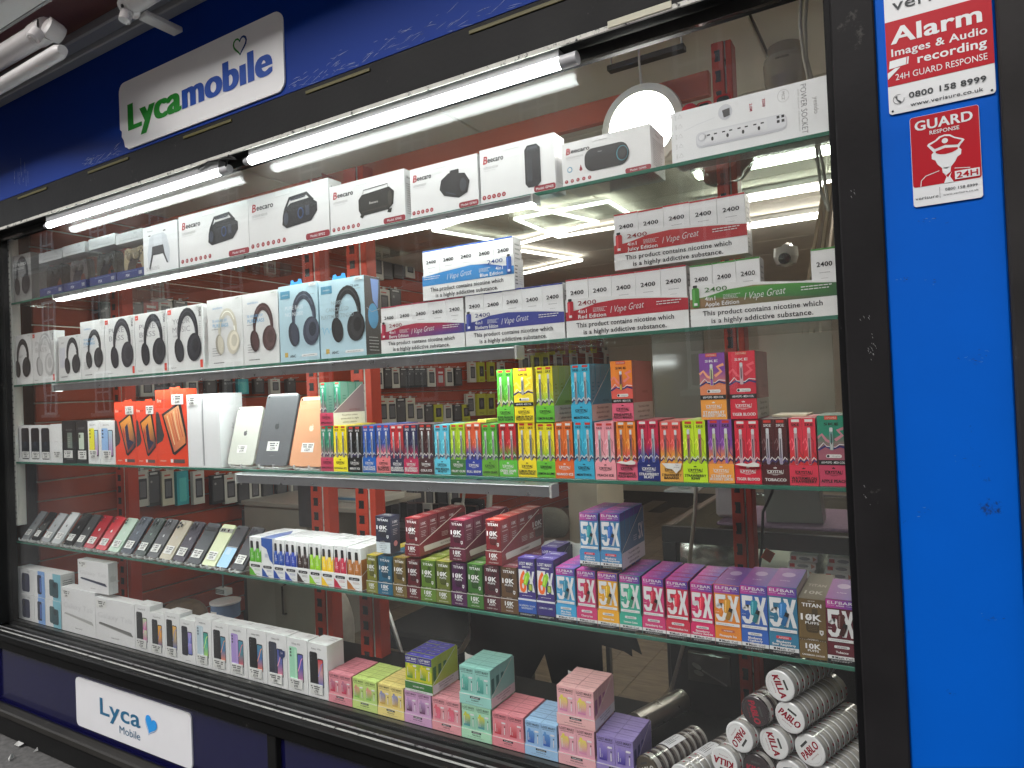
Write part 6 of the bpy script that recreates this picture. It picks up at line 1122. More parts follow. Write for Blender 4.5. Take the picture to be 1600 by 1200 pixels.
for i in (0, 1):
    for j in (0, 1): mb.rect(w*.69+i*.010, H*(.35+.08*j), w*.69+i*.010+.006, H*(.40+.08*j), 2, INK)
mb.front(); mb.ell(w*.37, H*.78, .016, .018, 1, g1, 16); mb.poly([(w*.35, H*.82), (w*.40, H*.84), (w*.40, H*.70), (w*.36, H*.68)], 2, INK); mb.line([(w*.30, H*.72), (w*.17, H*.66), (w*.09, H*.6)], .0008, 1, g1)
r_ = -math.pi/2
mb.text('POWER SOCKET', w*.855, H*.5, w*.036, 1, (.12, .12, .13), rot=r_, w=H*.88, bold=-.01); mb.text('3250W rated power - 2.0m extension cord', w*.825, H*.5, w*.011, 1, (.4, .4, .4), rot=r_, w=H*.75); mb.text('yesido', w*.925, H*.52, w*.028, 1, (.3, .3, .3), rot=r_, w=H*.3); mb.text('3250', w*.615, H*.78, w*.018, 1, (.45, .02, .06), rot=r_, bold=.03); mb.text('2.0M', w*.535, H*.75, w*.018, 1, (.45, .02, .06), rot=r_, bold=.03)
mb.line([(w*.735+.012*math.cos(t*.5), H*.82+.014*math.sin(t*.5)) for t in range(13)], .0006, 1, GRY); mb.text('MCZ', w*.735, H*.82, w*.018, 1, (.3, .3, .3), rot=r_)
o = mb.build('socket_box', loc=(X0, YP-.004, z1s)); tag(o, 'long white power socket box at the right end of the top shelf', 'box')
# controllers
def ctrl(a, b, ya, c, lab, d=.075):
    X0, X1 = WX(a, z1s, YP), WX(b, z1s, YP)-.0015; w = X1-X0; H = WZ(ya, X0, YP)-z1s
    t = empty('controller_pack', (X0, YP, z1s)); tag(t, lab, 'controller pack', 'clear controller packs on the top shelf')
    mb = MB(); mb.box(0, w, .002, d, H*.78, H, (.74, .74, .73)); mb.front(.002); mb.text('PS4', w*.74, H*.94, H*.04, 1, (.2, .2, .25), maxw=w*.3, shear=.2); mb.text('DUALSHOCK 4 Wireless Controller', w*.5, H*.84, H*.03, 1, (.2, .2, .22), maxw=w*.9); mb.build('header_card', 'card', t)
    mb = MB(); mb.box(0, w, .002, d, 0, H*.2, '#16307a'); mb.front(.002); mb.text('PS4', w*.4, H*.09, H*.06, 1, WHT, maxw=w*.35, bold=.03, shear=.2); mb.rect(w*.82, H*.07, w*.94, H*.14, 1, (.6, .6, .6)); small(mb, w*.2, H*.15, w*.6, H*.025, 1, (.4, .5, .7), 1); mb.build('base_card', 'card', t)
    mb = MB(); mb.box(0, w, 0, .0015, 0, H*.995, WHT); mb.box(w-.0012, w, .0018, d, .001, H*.99, WHT); mb.build('window_shell', 'clear_plastic', t)
    mb = MB(); mb.T = Matrix.Translation((w/2, d*.5, H*.5)); s = w*.42
    out = [(-.35, .42), (.35, .42), (.62, .5), (.85, .35), (.95, -.3), (.9, -.75), (.72, -.8), (.55, -.35), (.3, -.12), (-.3, -.12), (-.55, -.35), (-.72, -.8), (-.9, -.75), (-.95, -.3), (-.85, .35), (-.62, .5)]
    mb.prism([(u*s, v*s) for u, v in out], -.016, .016, c)
    for u in (-.33, .33): mb.lathe([(.22*s, 0), (.2*s, .008), (0, .01)], (u*s, -.016, -.0*s), (0, -1, 0), 14, tuple(q*.5 for q in hx(c)))
    mb.P = lambda u, v, l: (u, -.016-l*.0005, v); mb.rr(-.3*s, .1*s, .3*s, .42*s, .06*s, 1, tuple(q*.6+.02 for q in hx(c)))
    for k in range(4): a_ = k*math.pi/2; mb.ell(.62*s+.13*s*math.cos(a_), .2*s+.13*s*math.sin(a_), .055*s, .055*s, 1, (.05, .05, .06), 8); mb.ell(-.62*s+.1*s*math.cos(a_), .2*s+.1*s*math.sin(a_), .06*s, .06*s, 1, (.05, .05, .06), 6)
    mb.build('controller', 'gloss', t)
ctrl(62, 98, 397, '#23231f', 'clear pack with a black and grey controller, leftmost of the four'); ctrl(99, 134, 386, '#6a6260', 'clear pack with a grey controller, second of the four'); ctrl(140, 181, 375, '#3a3c38', 'clear pack with a camouflage dark controller, third of the four'); ctrl(182.5, 224.5, 367, '#a8987a', 'clear pack with a sand coloured controller, rightmost of the four')
X0, X1 = WX(18.5, z1s, YP), WX(50, z1s, YP); w = X1-X0; H = WZ(402, X0, YP)-z1s
mb = MB(); mb.box(0, w, 0, .08, 0, H, (.2, .2, .2)); mb.rect(.0005, H*.75, w-.0005, H-.0005, 1, (.3, .3, .3)); headphones(mb, w*.55, H*.5, H*.75, (.02, .02, .024)); mb.text('Wireless', w*.42, H*.8, H*.09, 9, WHT, w=w*.75, shear=.3); mb.text('HEADPHONE', w*.4, H*.7, H*.05, 9, WHT, w=w*.6); o = mb.build('headphone_box', loc=(X0, YP, z1s)); tag(o, 'grey wireless headphone box at the left end of the top shelf', 'headphone box')
X0, X1 = WX(225.5, z1s, YP), WX(279, z1s, YP); w = X1-X0; H = WZ(357, X0, YP)-z1s
mb = MB(); mb.box(0, w, 0, .085, 0, H, (.7, .71, .73)); S = lambda u, v: (w*.44+w*.40*u, H*.52+w*.40*v)
mb.poly([S(-.8, -.2), S(-.62, .5), S(-.4, .62), S(.4, .62), S(.62, .5), S(.85, -.2), S(.78, -.72), S(.62, -.7), S(.38, -.2), S(-.38, -.2), S(-.6, -.9), S(-.75, -.8)], 1, (.52, .55, .6))
mb.poly([S(-.42, .1), S(.38, .1), S(.48, -.3), S(.72, -.75), S(.6, -.72), S(.34, -.28), S(-.36, -.28), S(-.62, -.9), S(-.7, -.85), S(-.5, -.3)], 2, (.04, .042, .048)); mb.rr(*S(-.3, .12), *S(.3, .58), .006, 2, (.6, .63, .68)); mb.ell(*S(-.6, .6), w*.04, w*.012, 2, INK, 8); mb.ell(*S(.5, .7), w*.04, w*.012, 2, INK, 8)
mb.text('PlayStation', w*.22, H*.9, H*.03, 1, INK, maxw=w*.3); small(mb, w*.08, H*.08, w*.4, H*.08, 1, GRY, 3, 3); mb.right(w); small(mb, .01, H*.15, .06, H*.3, 1, GRY, 6, 2); mb.top(H); mb.rect(0, 0, w, .085, 1, '#2a48a0')
o = mb.build('controller_box', loc=(X0, YP, z1s)); tag(o, 'white controller box with a pale blue top between the clear packs and speaker boxes', 'controller box')

# ================================================================== left of the third shelf: phone boxes, tablet boxes, bare tablets
def pbox(a, b, ty, art, label, col=WHT, d=.05, side=None):
    X0, X1 = WX(a, zc, YP), WX(b, zc, YP)-.001; w = X1-X0; H = WZ(ty, X0, YP)-zc; mb = MB(); mb.box(0, w, 0, d, 0, H, col); art(mb, w, H)
    if side: mb.right(w); side(mb, d, H)
    o = mb.build('phone_box', loc=(X0, YP, zc)); tag(o, label, 'phone box', 'boxes at the left of the third shelf'); return o, w, H
def stk(o, w, H, u, v, ww, hh, price):
    mb = MB(); sticker(mb, w*u, H*v, w*ww, H*hh, 6, price); mb.build('price_sticker', 'card', o)
def a_white(mb, w, H): mb.rr(w*.12, H*.08, w*.9, H*.94, w*.12, 1, BLK); mb.rr(w*.15, H*.09, w*.87, H*.93, w*.1, 2, (.5, .54, .5)); mb.ell(w*.5, H*.62, w*.28, H*.14, 3, (.36, .4, .37), 16); mb.ell(w*.5, H*.36, w*.28, H*.16, 3, (.4, .44, .4), 16); mb.rr(w*.4, H*.88, w*.62, H*.91, w*.03, 4, BLK)
def a_dark(mb, w, H): mb.rr(w*.1, H*.07, w*.92, H*.93, w*.14, 1, '#10141e'); mb.rr(w*.16, H*.7, w*.56, H*.9, w*.08, 2, '#1e2432'); mb.ell(w*.27, H*.85, w*.08, w*.08, 3, BLK); mb.ell(w*.44, H*.77, w*.08, w*.08, 3, BLK); mb.ell(w*.5, H*.5, w*.1, w*.13, 2, '#2c3444')
pbox(17.5, 33, 665, a_white, 'white phone box showing a pale phone, leftmost on the third shelf')
for i, (a, b) in enumerate([(33.3, 48), (48.3, 64), (64.3, 80)]):
    o, w, H = pbox(a, b, 665, a_dark, 'white box with a dark blue phone picture, %s of three alike' % ['first', 'second', 'third'][i]); stk(o, w, H, .2, .1, .75, .18, '\u00a3%d99' % (2+i))
o, w, H = pbox(80.3, 98, 663, lambda mb, w, H: mb.text('iPhone', w*.5, H*.55, H*.04, 1, (.5, .5, .5), maxw=w*.6), 'plain white phone box with faint lettering beside the black ones'); stk(o, w, H, .3, .12, .6, .18, '\u00a3299')
def a_blk(mb, w, H): mb.rect(w*.4, H*.35, w*.75, H*.72, 1, (.16, .2, .17)); [mb.rect(w*.42, H*(.4+.05*k), w*.6, H*(.41+.05*k), 2, (.4, .4, .35)) for k in range(5)]; small(mb, w*.3, H*.07, w*.5, H*.03, 1, GRY, 1); small(mb, w*.3, H*.76, w*.5, H*.05, 1, (.2, .2, .2), 2)
def a_blk2(mb, w, H): mb.rr(w*.25, H*.33, w*.68, H*.72, w*.03, 1, (.5, .58, .48)); mb.rect(w*.3, H*.6, w*.4, H*.68, 2, BLK); small(mb, w*.3, H*.07, w*.5, H*.03, 1, GRY, 1); small(mb, w*.2, H*.8, w*.6, H*.05, 1, (.2, .2, .2), 2)
o, w, H = pbox(98.5, 119.5, 658, a_blk, 'black phone box with a striped picture, left one of the pair', (.015, .015, .017)); stk(o, w, H, .15, .12, .65, .18, '\u00a3249')
o, w, H = pbox(120, 138.5, 658, a_blk2, 'black phone box with a small pale phone picture, right one of the pair', (.015, .015, .017)); stk(o, w, H, .2, .1, .7, .2, '\u00a3349')
def a_gal(c):
    def f(mb, w, H): mb.text('Galaxy S24 5G', w*.42, H*.91, H*.03, 1, INK, maxw=w*.7); mb.rr(w*.1, H*.14, w*.55, H*.83, w*.06, 1, c); [mb.ell(w*.2, H*(.78-.08*k), w*.05, H*.022, 2, BLK, 8) for k in range(3)]; mb.rr(w*.55, H*.17, w*.88, H*.79, w*.05, 1, BLK); mb.rect(w*.59, H*.2, w*.84, H*.77, 2, (.5, .25, .5), (.4, .6, .7)); small(mb, w*.3, H*.05, w*.4, H*.03, 1, GRY, 1)
    return f
o, w, H = pbox(138.8, 157.5, 658, a_gal('#e8de30'), 'white box with a yellow phone picture'); stk(o, w, H, .15, .12, .62, .2, '\u00a3299')
o, w, H = pbox(157.8, 181, 658, a_gal('#8cb0dc'), 'white box with a light blue phone picture beside the orange red box'); stk(o, w, H, .15, .12, .62, .2, '\u00a3299')
FO = '#e0401c'
def a_fire(big):
    def f(mb, w, H):
        mb.text('fire', w*.13, H*.86, H*.045, 3, (.75, .6, .5), maxw=w*.2, bold=.02); mb.text('HD 10' if big else 'HD 8', w*.3, H*.86, H*.03, 3, BLK, maxw=w*.2)
        mb.poly([(0, H*.28), (w*.2, H*.33), (w*.26, H*.4), (w*.1, H*.70), (w*.03, H*.72), (0, H*.68)], 1, (.035, .033, .035))
        mb.poly([(w*.2, H*.68), (w*.78, H*.83), (w*.84, H*.8), (w*.99, H*.42), (w*.97, H*.28), (w*.6, H*.14), (w*.52, H*.16)], 2, (.015, .015, .018))
        P_ = [(w*.27, H*.66), (w*.76, H*.79), (w*.95, H*.38), (w*.95, H*.3), (w*.58, H*.18)]
        mb.poly(P_, 3, ['#d88848', '#e8b080', '#d8804c', '#d88048', '#c86848'] if big else ['#e08c28', '#e8a040', '#202848', '#181c38', '#a03020'])
        if big:
            for k in range(7): mb.line([(w*(.32+.07*k), H*(.64+.018*k)), (w*(.42+.06*k), H*(.5+.01*k)), (w*(.55+.055*k), H*(.26+.02*k))], w*.022, 4, ['#c84c30', '#f0d0a0', '#e07040'][k % 3])
        else: mb.poly([(w*.5, H*.6), (w*.62, H*.66), (w*.7, H*.4), (w*.9, H*.36), (w*.62, H*.22), (w*.55, H*.35)], 4, '#1c2444'); mb.poly([(w*.4, H*.6), (w*.5, H*.5), (w*.5, H*.36), (w*.38, H*.5)], 4, '#b83c28')
        mb.text('amazon', w*.2, H*.07, H*.03, 1, (.7, .6, .5), maxw=w*.2); mb.rect(w*.55, H*.04, w*.9, H*.09, 1, (.08, .06, .06)); mb.rect(w*.45, H*.045, w*.53, H*.09, 1, WHT)
    return f
for i, (a, b, ty, bg_, lab, pr) in enumerate([(181.5, 214.7, 629, 0, 'orange red tablet box, left of the two smaller alike ones', '\u00a349.99'), (215, 246, 628, 0, 'orange red tablet box, right of the two smaller alike ones', '\u00a379'), (246.3, 294.5, 610, 1, 'tall orange red tablet box with a striped orange screen', '\u00a3149')]):
    o, w, H = pbox(a, b, ty, a_fire(bg_), lab, FO, .045); stk(o, w, H, .55, .8, .38, .13, pr)
    mb = MB(); mb.prism([(w*.45, H+.0005), (w*.8, H+.0005), (w*.78, H+.01), (w*.6, H+.006), (w*.5, H+.009)], .002, .004, FO); mb.build('hang_tab', 'card', o)
def sd_ipad(mb, d, H): mb.text('iPad', d*.55, H*.55, H*.035, 1, (.35, .35, .36), rot=math.pi/2, maxw=H*.1); mb.line([(d*.72, 0), (d*.72, H)], .0006, 1, (.5, .5, .5))
dI = max(.05, min(.12, WY(382, WX(346, zc, YP), zc)-YP)); print('ipad box depth', dI)
o, w, H = pbox(295, 346, 617, lambda mb, w, H: (mb.line([(w*.5, H*.02), (w*.49, H*.5), (w*.5, H*.95)], w*.035, 1, (.33, .34, .36)), mb.line([(w*.47, H*.02), (w*.46, H*.5), (w*.47, H*.95)], w*.01, 2, (.5, .5, .5))), 'large plain white tablet box between the orange red box and the bare tablets', (.72, .73, .75), dI, sd_ipad); stk(o, w, H, .03, .85, .3, .12, '\u00a3288')

def logo(mb, cx, cz, s, l, c):                       # bitten fruit emblem on the backs
    mb.poly([(cx+s*a, cz+s*b) for a, b in [(0, -.85), (.25, -.95), (.5, -.85), (.8, -.4), (.86, -.15), (.62, .05), (.55, .3), (.8, .6), (.45, .75), (.1, .62), (0, .6), (-.1, .62), (-.45, .75), (-.85, .5), (-.95, 0), (-.8, -.5), (-.5, -.88), (-.25, -.95)]], l, c)
    mb.poly([(cx+s*a, cz+s*b) for a, b in [(0, .75), (.1, 1.05), (.38, 1.2), (.3, .92)]], l, c)
def slab(name, w, h, t, c, lean, loc, rz=0, mat='gloss', roll=0):
    o = empty(name, loc, rz); M = Matrix.Rotation(-lean, 4, 'X') @ Matrix.Rotation(roll, 4, 'Y')
    mb = MB(); mb.T = M; pts = [(a-w/2, b) for a, b in rrp(0, 0, w, h, w*.1, 5)]; mb.prism(pts, 0, t, tuple(a*.8 for a in hx(c))); mb.poly(rrp(-w/2+.001, .001, w/2-.001, h-.001, w*.095, 5), 1, c)
    mb.build('body', mat, o); return o, M
def stand(X, Y, z, w, lab):
    mb = MB(); c = (.66, .66, .66)
    for s in (-.22, .22): mb.tube([(X+w*s, Y+.02, z+.004), (X+w*s, Y-.012, z+.004), (X+w*s, Y-.017, z+.008), (X+w*s, Y-.017, z+.017)], .0038, c, 8)
    mb.cbox(X-w*.3, X+w*.3, Y+.004, Y+.075, z, z+.0045, c, .001); mb.tube([(X, Y+.07, z+.004), (X, Y+.055, z+.055)], .003, c, 6)
    o = mb.build('device_stand', 'plastic', smooth=True); tag(o, lab, 'stand', 'white device stands')
# bare tablets
for i, (a, b, ty, c, lc, lab, pr) in enumerate([(353, 394, 636, '#c4c6be', (.12, .12, .13), 'silver tablet leaning on a white stand, smallest of the three tablets', '\u00a3179'), (396, 447, 616, '#606266', (.06, .065, .07), 'space grey tablet, tallest of the three tablets', '\u00a3299'), (449.5, 503, 620, '#d09a78', (.8, .6, .46), 'rose gold tablet beside the vape cartons', '\u00a3229')]):
    X0, X1 = WX(a, zc, YP), WX(b, zc, YP); w = (X1-X0)*.98; Xc = (X0+X1)/2; H = (WZ(ty, X0+.06, YP+.05)-zc-.01)/math.cos(.27)
    o, M = slab('tablet', w, H, .0075, c, .27, (Xc, YP+.004, zc+.011)); tag(o, lab, 'tablet', 'bare tablets on the third shelf')
    mb = MB(); mb.T = M; logo(mb, 0, H*.54, w*.075, 2, lc); small(mb, -w*.06, H*.13, w*.12, H*.012, 2, GRY, 1); mb.build('emblem', 'gloss', o)
    mb = MB(); mb.T = M; mb.ell(-w*.43, H*.955, .0035, .0035, 2, BLK, 10); mb.build('camera_lens', 'gloss', o)
    mb = MB(); mb.T = M; sticker(mb, -w*.2, H*.2, w*.36, H*.13, 3, pr); mb.build('price_sticker', 'card', o)
    if i != 1:
        mb = MB(); mb.T = M; mb.poly([(-w*.4, H*.945), (w*.42, H*.945), (w*.44, H*.985), (-w*.4, H*.985)], 2, (.68, .68, .66)); mb.build('antenna_band', 'gloss', o)
    stand(Xc, YP+.004, zc, w, 'white clip stand under the %s tablet' % ['silver', 'space grey', 'rose gold'][i])

# phones on the lowest glass shelf
PH = [(33, 45, '#8c8f92', 1, '\u00a379', 'silver grey phone, leftmost of the row', (.1, .1, .1)), (47.5, 59, '#17181a', 1, '\u00a389', 'black glossy phone, second in the row', (.3, .3, .3)), (62, 77, '#a2a6a9', 1, '\u00a399', 'pale silver phone, third in the row', (.15, .15, .16)), (79, 94, '#c8ccce', 1, '\u00a3109', 'white phone, fourth in the row', (.1, .1, .1)), (97.5, 112.5, '#1a1a1c', 1, '\u00a3119', 'black phone between the white and dark grey phones', (.2, .2, .2)), (114, 128, '#47494a', 1, '\u00a3139', 'dark grey phone left of the red ones', (.5, .5, .5)),
      (129, 146, '#a8202c', 2, '\u00a3199', 'dark red phone, left one of the two red phones', (.8, .75, .75)), (148, 165, '#c42a34', 2, '\u00a3229', 'bright red phone, right one of the two red phones', (.8, .75, .75)), (167, 185, '#b4ccba', 2, '\u00a3249', 'mint green phone right of the red ones', (.55, .66, .58)), (186.5, 205, '#26323f', 3, '\u00a3429', 'navy phone with three lenses', (.2, .25, .3)), (208, 226, '#25342c', 3, '\u00a3379', 'dark green phone with three lenses', (.15, .22, .17)), (227.5, 246, '#4a4a4c', 3, '\u00a3349', 'graphite phone with three lenses', (.5, .5, .5)),
      (247, 267.5, '#b8b09c', 3, '\u00a3479', 'cream gold phone with three lenses', (.5, .47, .4)), (267.8, 287.5, '#332c38', 3, '\u00a3649', 'deep purple phone with three lenses', (.5, .48, .5)), (290, 312.5, '#3c4042', 4, '\u00a3349', 'charcoal phone with a camera bar', None), (314, 336, '#d4dcb4', 5, '\u00a3279', 'lemon yellow phone with a grey camera bar', None), (336.5, 356, '#38393c', 6, None, 'two tone flip phone, black above and light blue below', None), (359, 380, '#303134', 7, '\u00a3329', 'dark grey phone with a four lens block beside the white trays', None)]
for i, (a, b, c, kind, pr, lab, lc) in enumerate(PH):
    X0, X1 = WX(a, zf, YP), WX(b, zf, YP); w = (X1-X0)*.97; Xc = (X0+X1)/2; H = .155+.012*(i > 8) - .01*(i < 3); ln = R(36)
    o, M = slab('phone', w, H, .0078, c, ln, (Xc, YP+.0, zf+.010), rz=R(-3), roll=random.uniform(-.01, .01)); tag(o, lab, 'phone', 'bare phones on the lowest glass shelf')
    mb = MB(); mb.T = M @ Matrix.Translation((0, 0, 0)); cc = hx(c); g = lambda u, v, r: (mb.ell(u, v, r, r, 4, tuple(q*.5 for q in cc), 14), mb.ell(u, v, r*.78, r*.78, 5, BLK, 14), mb.ell(u-r*.2, v+r*.2, r*.2, r*.2, 6, (.3, .32, .4), 8))
    if kind == 1: g(-w*.36, H*.935, w*.06)
    elif kind in (2, 3):
        s = w*.46 if kind == 3 else w*.36; x0 = -w*.44; z0 = H*.97-s
        mb.prism(rrp(x0, z0, x0+s, z0+s, s*.22, 4), -.0016, -.0002, tuple(q*.9+.01 for q in cc)); mb.front(-.0016)
        for u, v in ([(.28, .72), (.28, .28), (.72, .5)] if kind == 3 else [(.32, .7), (.32, .28)]): g(x0+s*u, z0+s*v, s*.2)
        mb.ell(x0+s*.78, z0+s*.82, s*.06, s*.06, 4, WHT, 8)
    elif kind in (4, 5):
        mb.prism([(-w*.5, H*.80), (w*.5, H*.80), (w*.5, H*.90), (-w*.5, H*.90)], -.0022, -.0002, (.03, .03, .03) if kind == 4 else (.3, .31, .27)); mb.front(-.0022)
        for u in (-.3, -.12, .2): mb.ell(w*u, H*.85, w*.07, w*.07, 2, (.01, .01, .012), 12)
    elif kind == 6:
        mb.poly(rrp(-w/2+.0015, .0015, w/2-.0015, H*.47, w*.08, 4), 2, '#9cc4e4'); mb.line([(-w*.5, H*.485), (w*.5, H*.485)], .0025, 3, (.3, .3, .3)); mb.front(0); [g(-w*.36+w*.15*k, H*.93, w*.055) for k in range(2)]; mb.rect(-w*.3, H*.3, w*.1, H*.45, 3, '#b4d0e4')
    elif kind == 7:
        mb.prism(rrp(-w*.45, H*.66, w*.1, H*.96, w*.1, 4), -.0016, -.0002, (.03, .03, .034)); mb.front(-.0016)
        for u, v in ((-.3, .92), (-.3, .84), (-.3, .75), (-.06, .9), (-.06, .8)): g(w*u, H*v, w*.075)
    mb.build('camera_module', 'gloss', o)
    if lc: mb = MB(); mb.T = M; logo(mb, 0, H*.56, w*.085, 2, lc); mb.build('emblem', 'gloss', o)
    if pr: mb = MB(); mb.T = M; sticker(mb, -w*.34, H*.13, w*.66, H*.2, 8, pr); mb.build('price_sticker', 'card', o)
    stand(Xc, YP, zf, w, 'white clip stand under the '+' '.join(lab.split(',')[0].split()[:10]))

# ================================================================== things inside the shop
def sidepk(py, px, X, w, h, kind, lab, grp):
    p = WP(px, py, X); 
    return p
# packs hanging on the slatwall (its face is x = -3.84)
XW = -3.842
def pack_mesh(w, h, kind):
    mb = MB(); mb.T = Matrix.Rotation(math.pi/2, 4, 'Z')          # face looks along +x
    c = {'w': (.55, .54, .5), 'y': (.5, .5, .03), 'k': (.03, .03, .035), 'r': (.4, .03, .03), 'c': (.55, .52, .42), 't': (.05, .35, .4)}[kind]
    mb.box(-w/2, w/2, 0, .028, -h, 0, c)
    if kind in 'wc': mb.rr(-w*.3, -h*.8, w*.34, -h*.22, w*.05, 1, (.05, .05, .06)); mb.rr(-w*.22, -h*.74, w*.24, -h*.3, w*.04, 2, (.14, .14, .16)); mb.rect(-w*.3, -h*.15, w*.2, -h*.1, 1, (.5, .1, .08))
    if kind == 'y': mb.rr(-w*.32, -h*.72, w*.32, -h*.2, w*.05, 1, (.03, .03, .03)); mb.ell(0, -h*.45, w*.18, w*.25, 2, (.1, .09, .12)); small(mb, -w*.3, -h*.95, w*.6, h*.12, 1, BLK, 2)
    if kind == 'k': mb.rr(-w*.4, -h*.9, w*.4, -h*.15, w*.08, 1, (.08, .08, .09)); mb.ell(-w*.2, -h*.3, w*.09, w*.09, 2, (.3, .3, .3), 8); mb.rect(-w*.3, -h*.1, w*.3, -h*.04, 1, (.5, .5, .5))
    if kind == 'r': mb.rect(-w*.3, -h*.8, w*.3, -h*.4, 1, (.5, .5, .55)); mb.rect(-w*.3, -h*.3, w*.3, -h*.2, 1, WHT)
    if kind == 't': mb.rr(-w*.3, -h*.9, w*.3, -h*.2, w*.1, 1, (.1, .5, .5))
    mb.front(0); mb.box(-w*.12, w*.12, -.0, .002, 0, h*.09, (.6, .6, .58)); mb.tube([(0, .03, h*.04), (0, -.06, h*.045), (0, -.075, h*.07)], .0025, (.4, .4, .4), 5)
    return mb.mesh('hanging_pack', 'plastic')
PKM = {}
def pack(px, py, k, w=.085, h=.17, off=0, lab=''):
    p = WP(px, py, XW+.06)
    key = (k, w, h)
    if key not in PKM: PKM[key] = pack_mesh(w, h, k)
    o = link('hanging_pack', PKM[key], None, (p.x+off, p.y, p.z)); tag(o, lab, 'hanging pack', 'accessory packs hanging on the slatwall')
CN = {'w': 'white', 'y': 'yellow', 'k': 'black', 'r': 'red', 'c': 'cream', 't': 'teal'}
def packrow(xs, py, ks, where, **kw):
    for n, (x, k) in enumerate(zip(xs, ks)): pack(x, py+(kw.get('sl', 0)*n), k, kw.get('w', .085), kw.get('h', .17), 0, '%s pack %s, number %s from left' % (CN[k], where, ['one', 'two', 'three', 'four', 'five', 'six', 'seven', 'eight', 'nine', 'ten', 'eleven', 'twelve', 'thirteen', 'fourteen'][n]))
packrow([578, 592, 606, 618, 630, 642, 652], 575, 'wwkwkkk', 'above slim cartons by the bare slats', w=.10, h=.17)
packrow([582, 598, 612, 626, 641], 622, 'kcwkc', 'just above the black slim cartons', w=.13, h=.22)
packrow([738, 752, 768, 784], 566, 'wyyw', 'behind the grey strip light end', w=.12, h=.2)
packrow([812, 830, 846, 862, 878, 895, 911, 928, 946, 966, 986], 532, 'ywyyyywywyy', 'in top row over yellow green cartons', w=.16, h=.17)
packrow([820, 838, 852, 873, 897, 922, 950, 978, 1000], 551, 'wyywwwwkr', 'in second row over yellow green cartons', w=.2, h=.27)
packrow([735, 752, 767], 615, 'wyy', 'beside the green stacked cartons', w=.15, h=.22)
packrow([205, 222, 240, 262, 285, 310], 736, 'kwkctw', 'under the orange red tablet boxes', w=.075, h=.2)
packrow([340, 360, 380, 398, 418, 440, 462], 742, 'kwkwkkw', 'behind third strip light', w=.09, h=.18)
packrow([205, 230, 252, 275, 300, 330, 355, 380, 405, 430, 455], 592, 'kwkkwkktkwk', 'right under the second shelf lights', w=.08, h=.1)
packrow([170, 190, 205, 225, 245], 440, 'kwckw', 'between top light and headphone boxes', w=.09, h=.12)
packrow([660, 674, 688, 702, 716], 575, 'kwrwk', 'in the row near the bare slats', w=.12, h=.17)
packrow([655, 670, 685, 700, 715, 728], 632, 'wkywky', 'low on the slats above the slim cartons', w=.13, h=.16)
packrow([170, 192, 212, 236, 258, 282], 470, 'kwkrwk', 'high on the wall above the headphone boxes', w=.09, h=.14)
packrow([640, 655, 670, 690, 710], 750, 'wkwkw', 'behind the dark tall cartons', w=.16, h=.3)
packrow([1010, 1030, 1052], 752, 'ttt', 'teal group under the third shelf at the counter', w=.2, h=.3)
packrow([575, 590, 605, 622, 640], 395, 'kwkkw', 'above the pale blue headphone boxes', w=.13, h=.22)
packrow([580, 600, 618], 452, 'cwk', 'just above the long white trays', w=.14, h=.22)

# lamps: round hanging lamp, ceiling strips, square frames
p = W(1003, 198, 1.93); rl = empty('ring_lamp', p); tag(rl, 'round glowing white lamp hanging on a cord behind the speaker boxes', 'lamp')
mb = MB(); mb.lathe([(.099, 0), (.099, -.004), (0, -.004)], (0, 0, 0), (0, 1, 0), 40, WHT); mb.build('diffuser', 'ring_light', rl)
mb = MB(); mb.lathe([(.1005, .0), (.1005, -.008), (.124, -.006), (.127, .004), (.12, .02), (0, .022)], (0, 0, 0), (0, 1, 0), 40, (.6, .58, .5)); mb.build('rim', 'plastic', rl, True)
mb = MB(); mb.tube([(0, .01, .127), (-.003, .01, .2), (.0, .015, CEI-p.z)], .0035, (.5, .48, .42), 6); mb.build('cord', 'plastic', rl)
for i, (a, b) in enumerate([((1150, 268), (1320, 232)), ((1150, 317), (1320, 287)), ((1150, 358), (1320, 334))]):
    q0, q1 = WH(*a, CEI-.06), WH(*b, CEI-.06); y = (q0.y+q1.y)/2
    t = empty('ceiling_light', (0, 0, 0)); tag(t, ['nearest ceiling strip light at the upper right', 'middle ceiling strip light at the upper right', 'farthest ceiling strip light at the upper right', 'ceiling strip light deep behind the second shelf, nearer one', 'ceiling strip light deep behind the second shelf, farther one'][i], 'ceiling light', 'ceiling strip lights')
    mb = MB(); mb.cbox(q0.x-.2, q0.x+1.3, y-.03, y+.03, CEI-.062, CEI-.035, WHT, .004); mb.build('diffuser', 'ceiling_light', t)
    mb = MB(); mb.cbox(q0.x-.22, q0.x+1.32, y-.045, y+.045, CEI-.034, CEI-.001, (.5, .5, .48), .004); mb.build('housing', 'paint', t)
for i, (pts_, lab) in enumerate([([(732, 357), (800, 330), (880, 345), (808, 377)], 'left'), ([(858, 318), (905, 312), (960, 360), (900, 378)], 'right'), ([(775, 412), (820, 396), (860, 414), (815, 420)], 'far')]):
    t = empty('ceiling_light', (0, 0, 0)); tag(t, '%s glowing square frame on the ceiling, seen above the long white trays' % lab, 'ceiling light', 'square ceiling lights')
    Q = [WH(a, b, CEI-.04) for a, b in pts_]; c0 = sum(Q, Vector())/4; s = (.55, .45, .5)[i]; an = (.5, .8, .5)[i]
    for k in range(4):
        u = an+k*math.pi/2; a = c0+Vector((math.cos(u), math.sin(u), 0))*s; b = c0+Vector((math.cos(u+math.pi/2), math.sin(u+math.pi/2), 0))*s
        mb = MB(); mb.tube([a, b], .011, WHT, 6); mb.build('frame_side', 'frame_light', t)
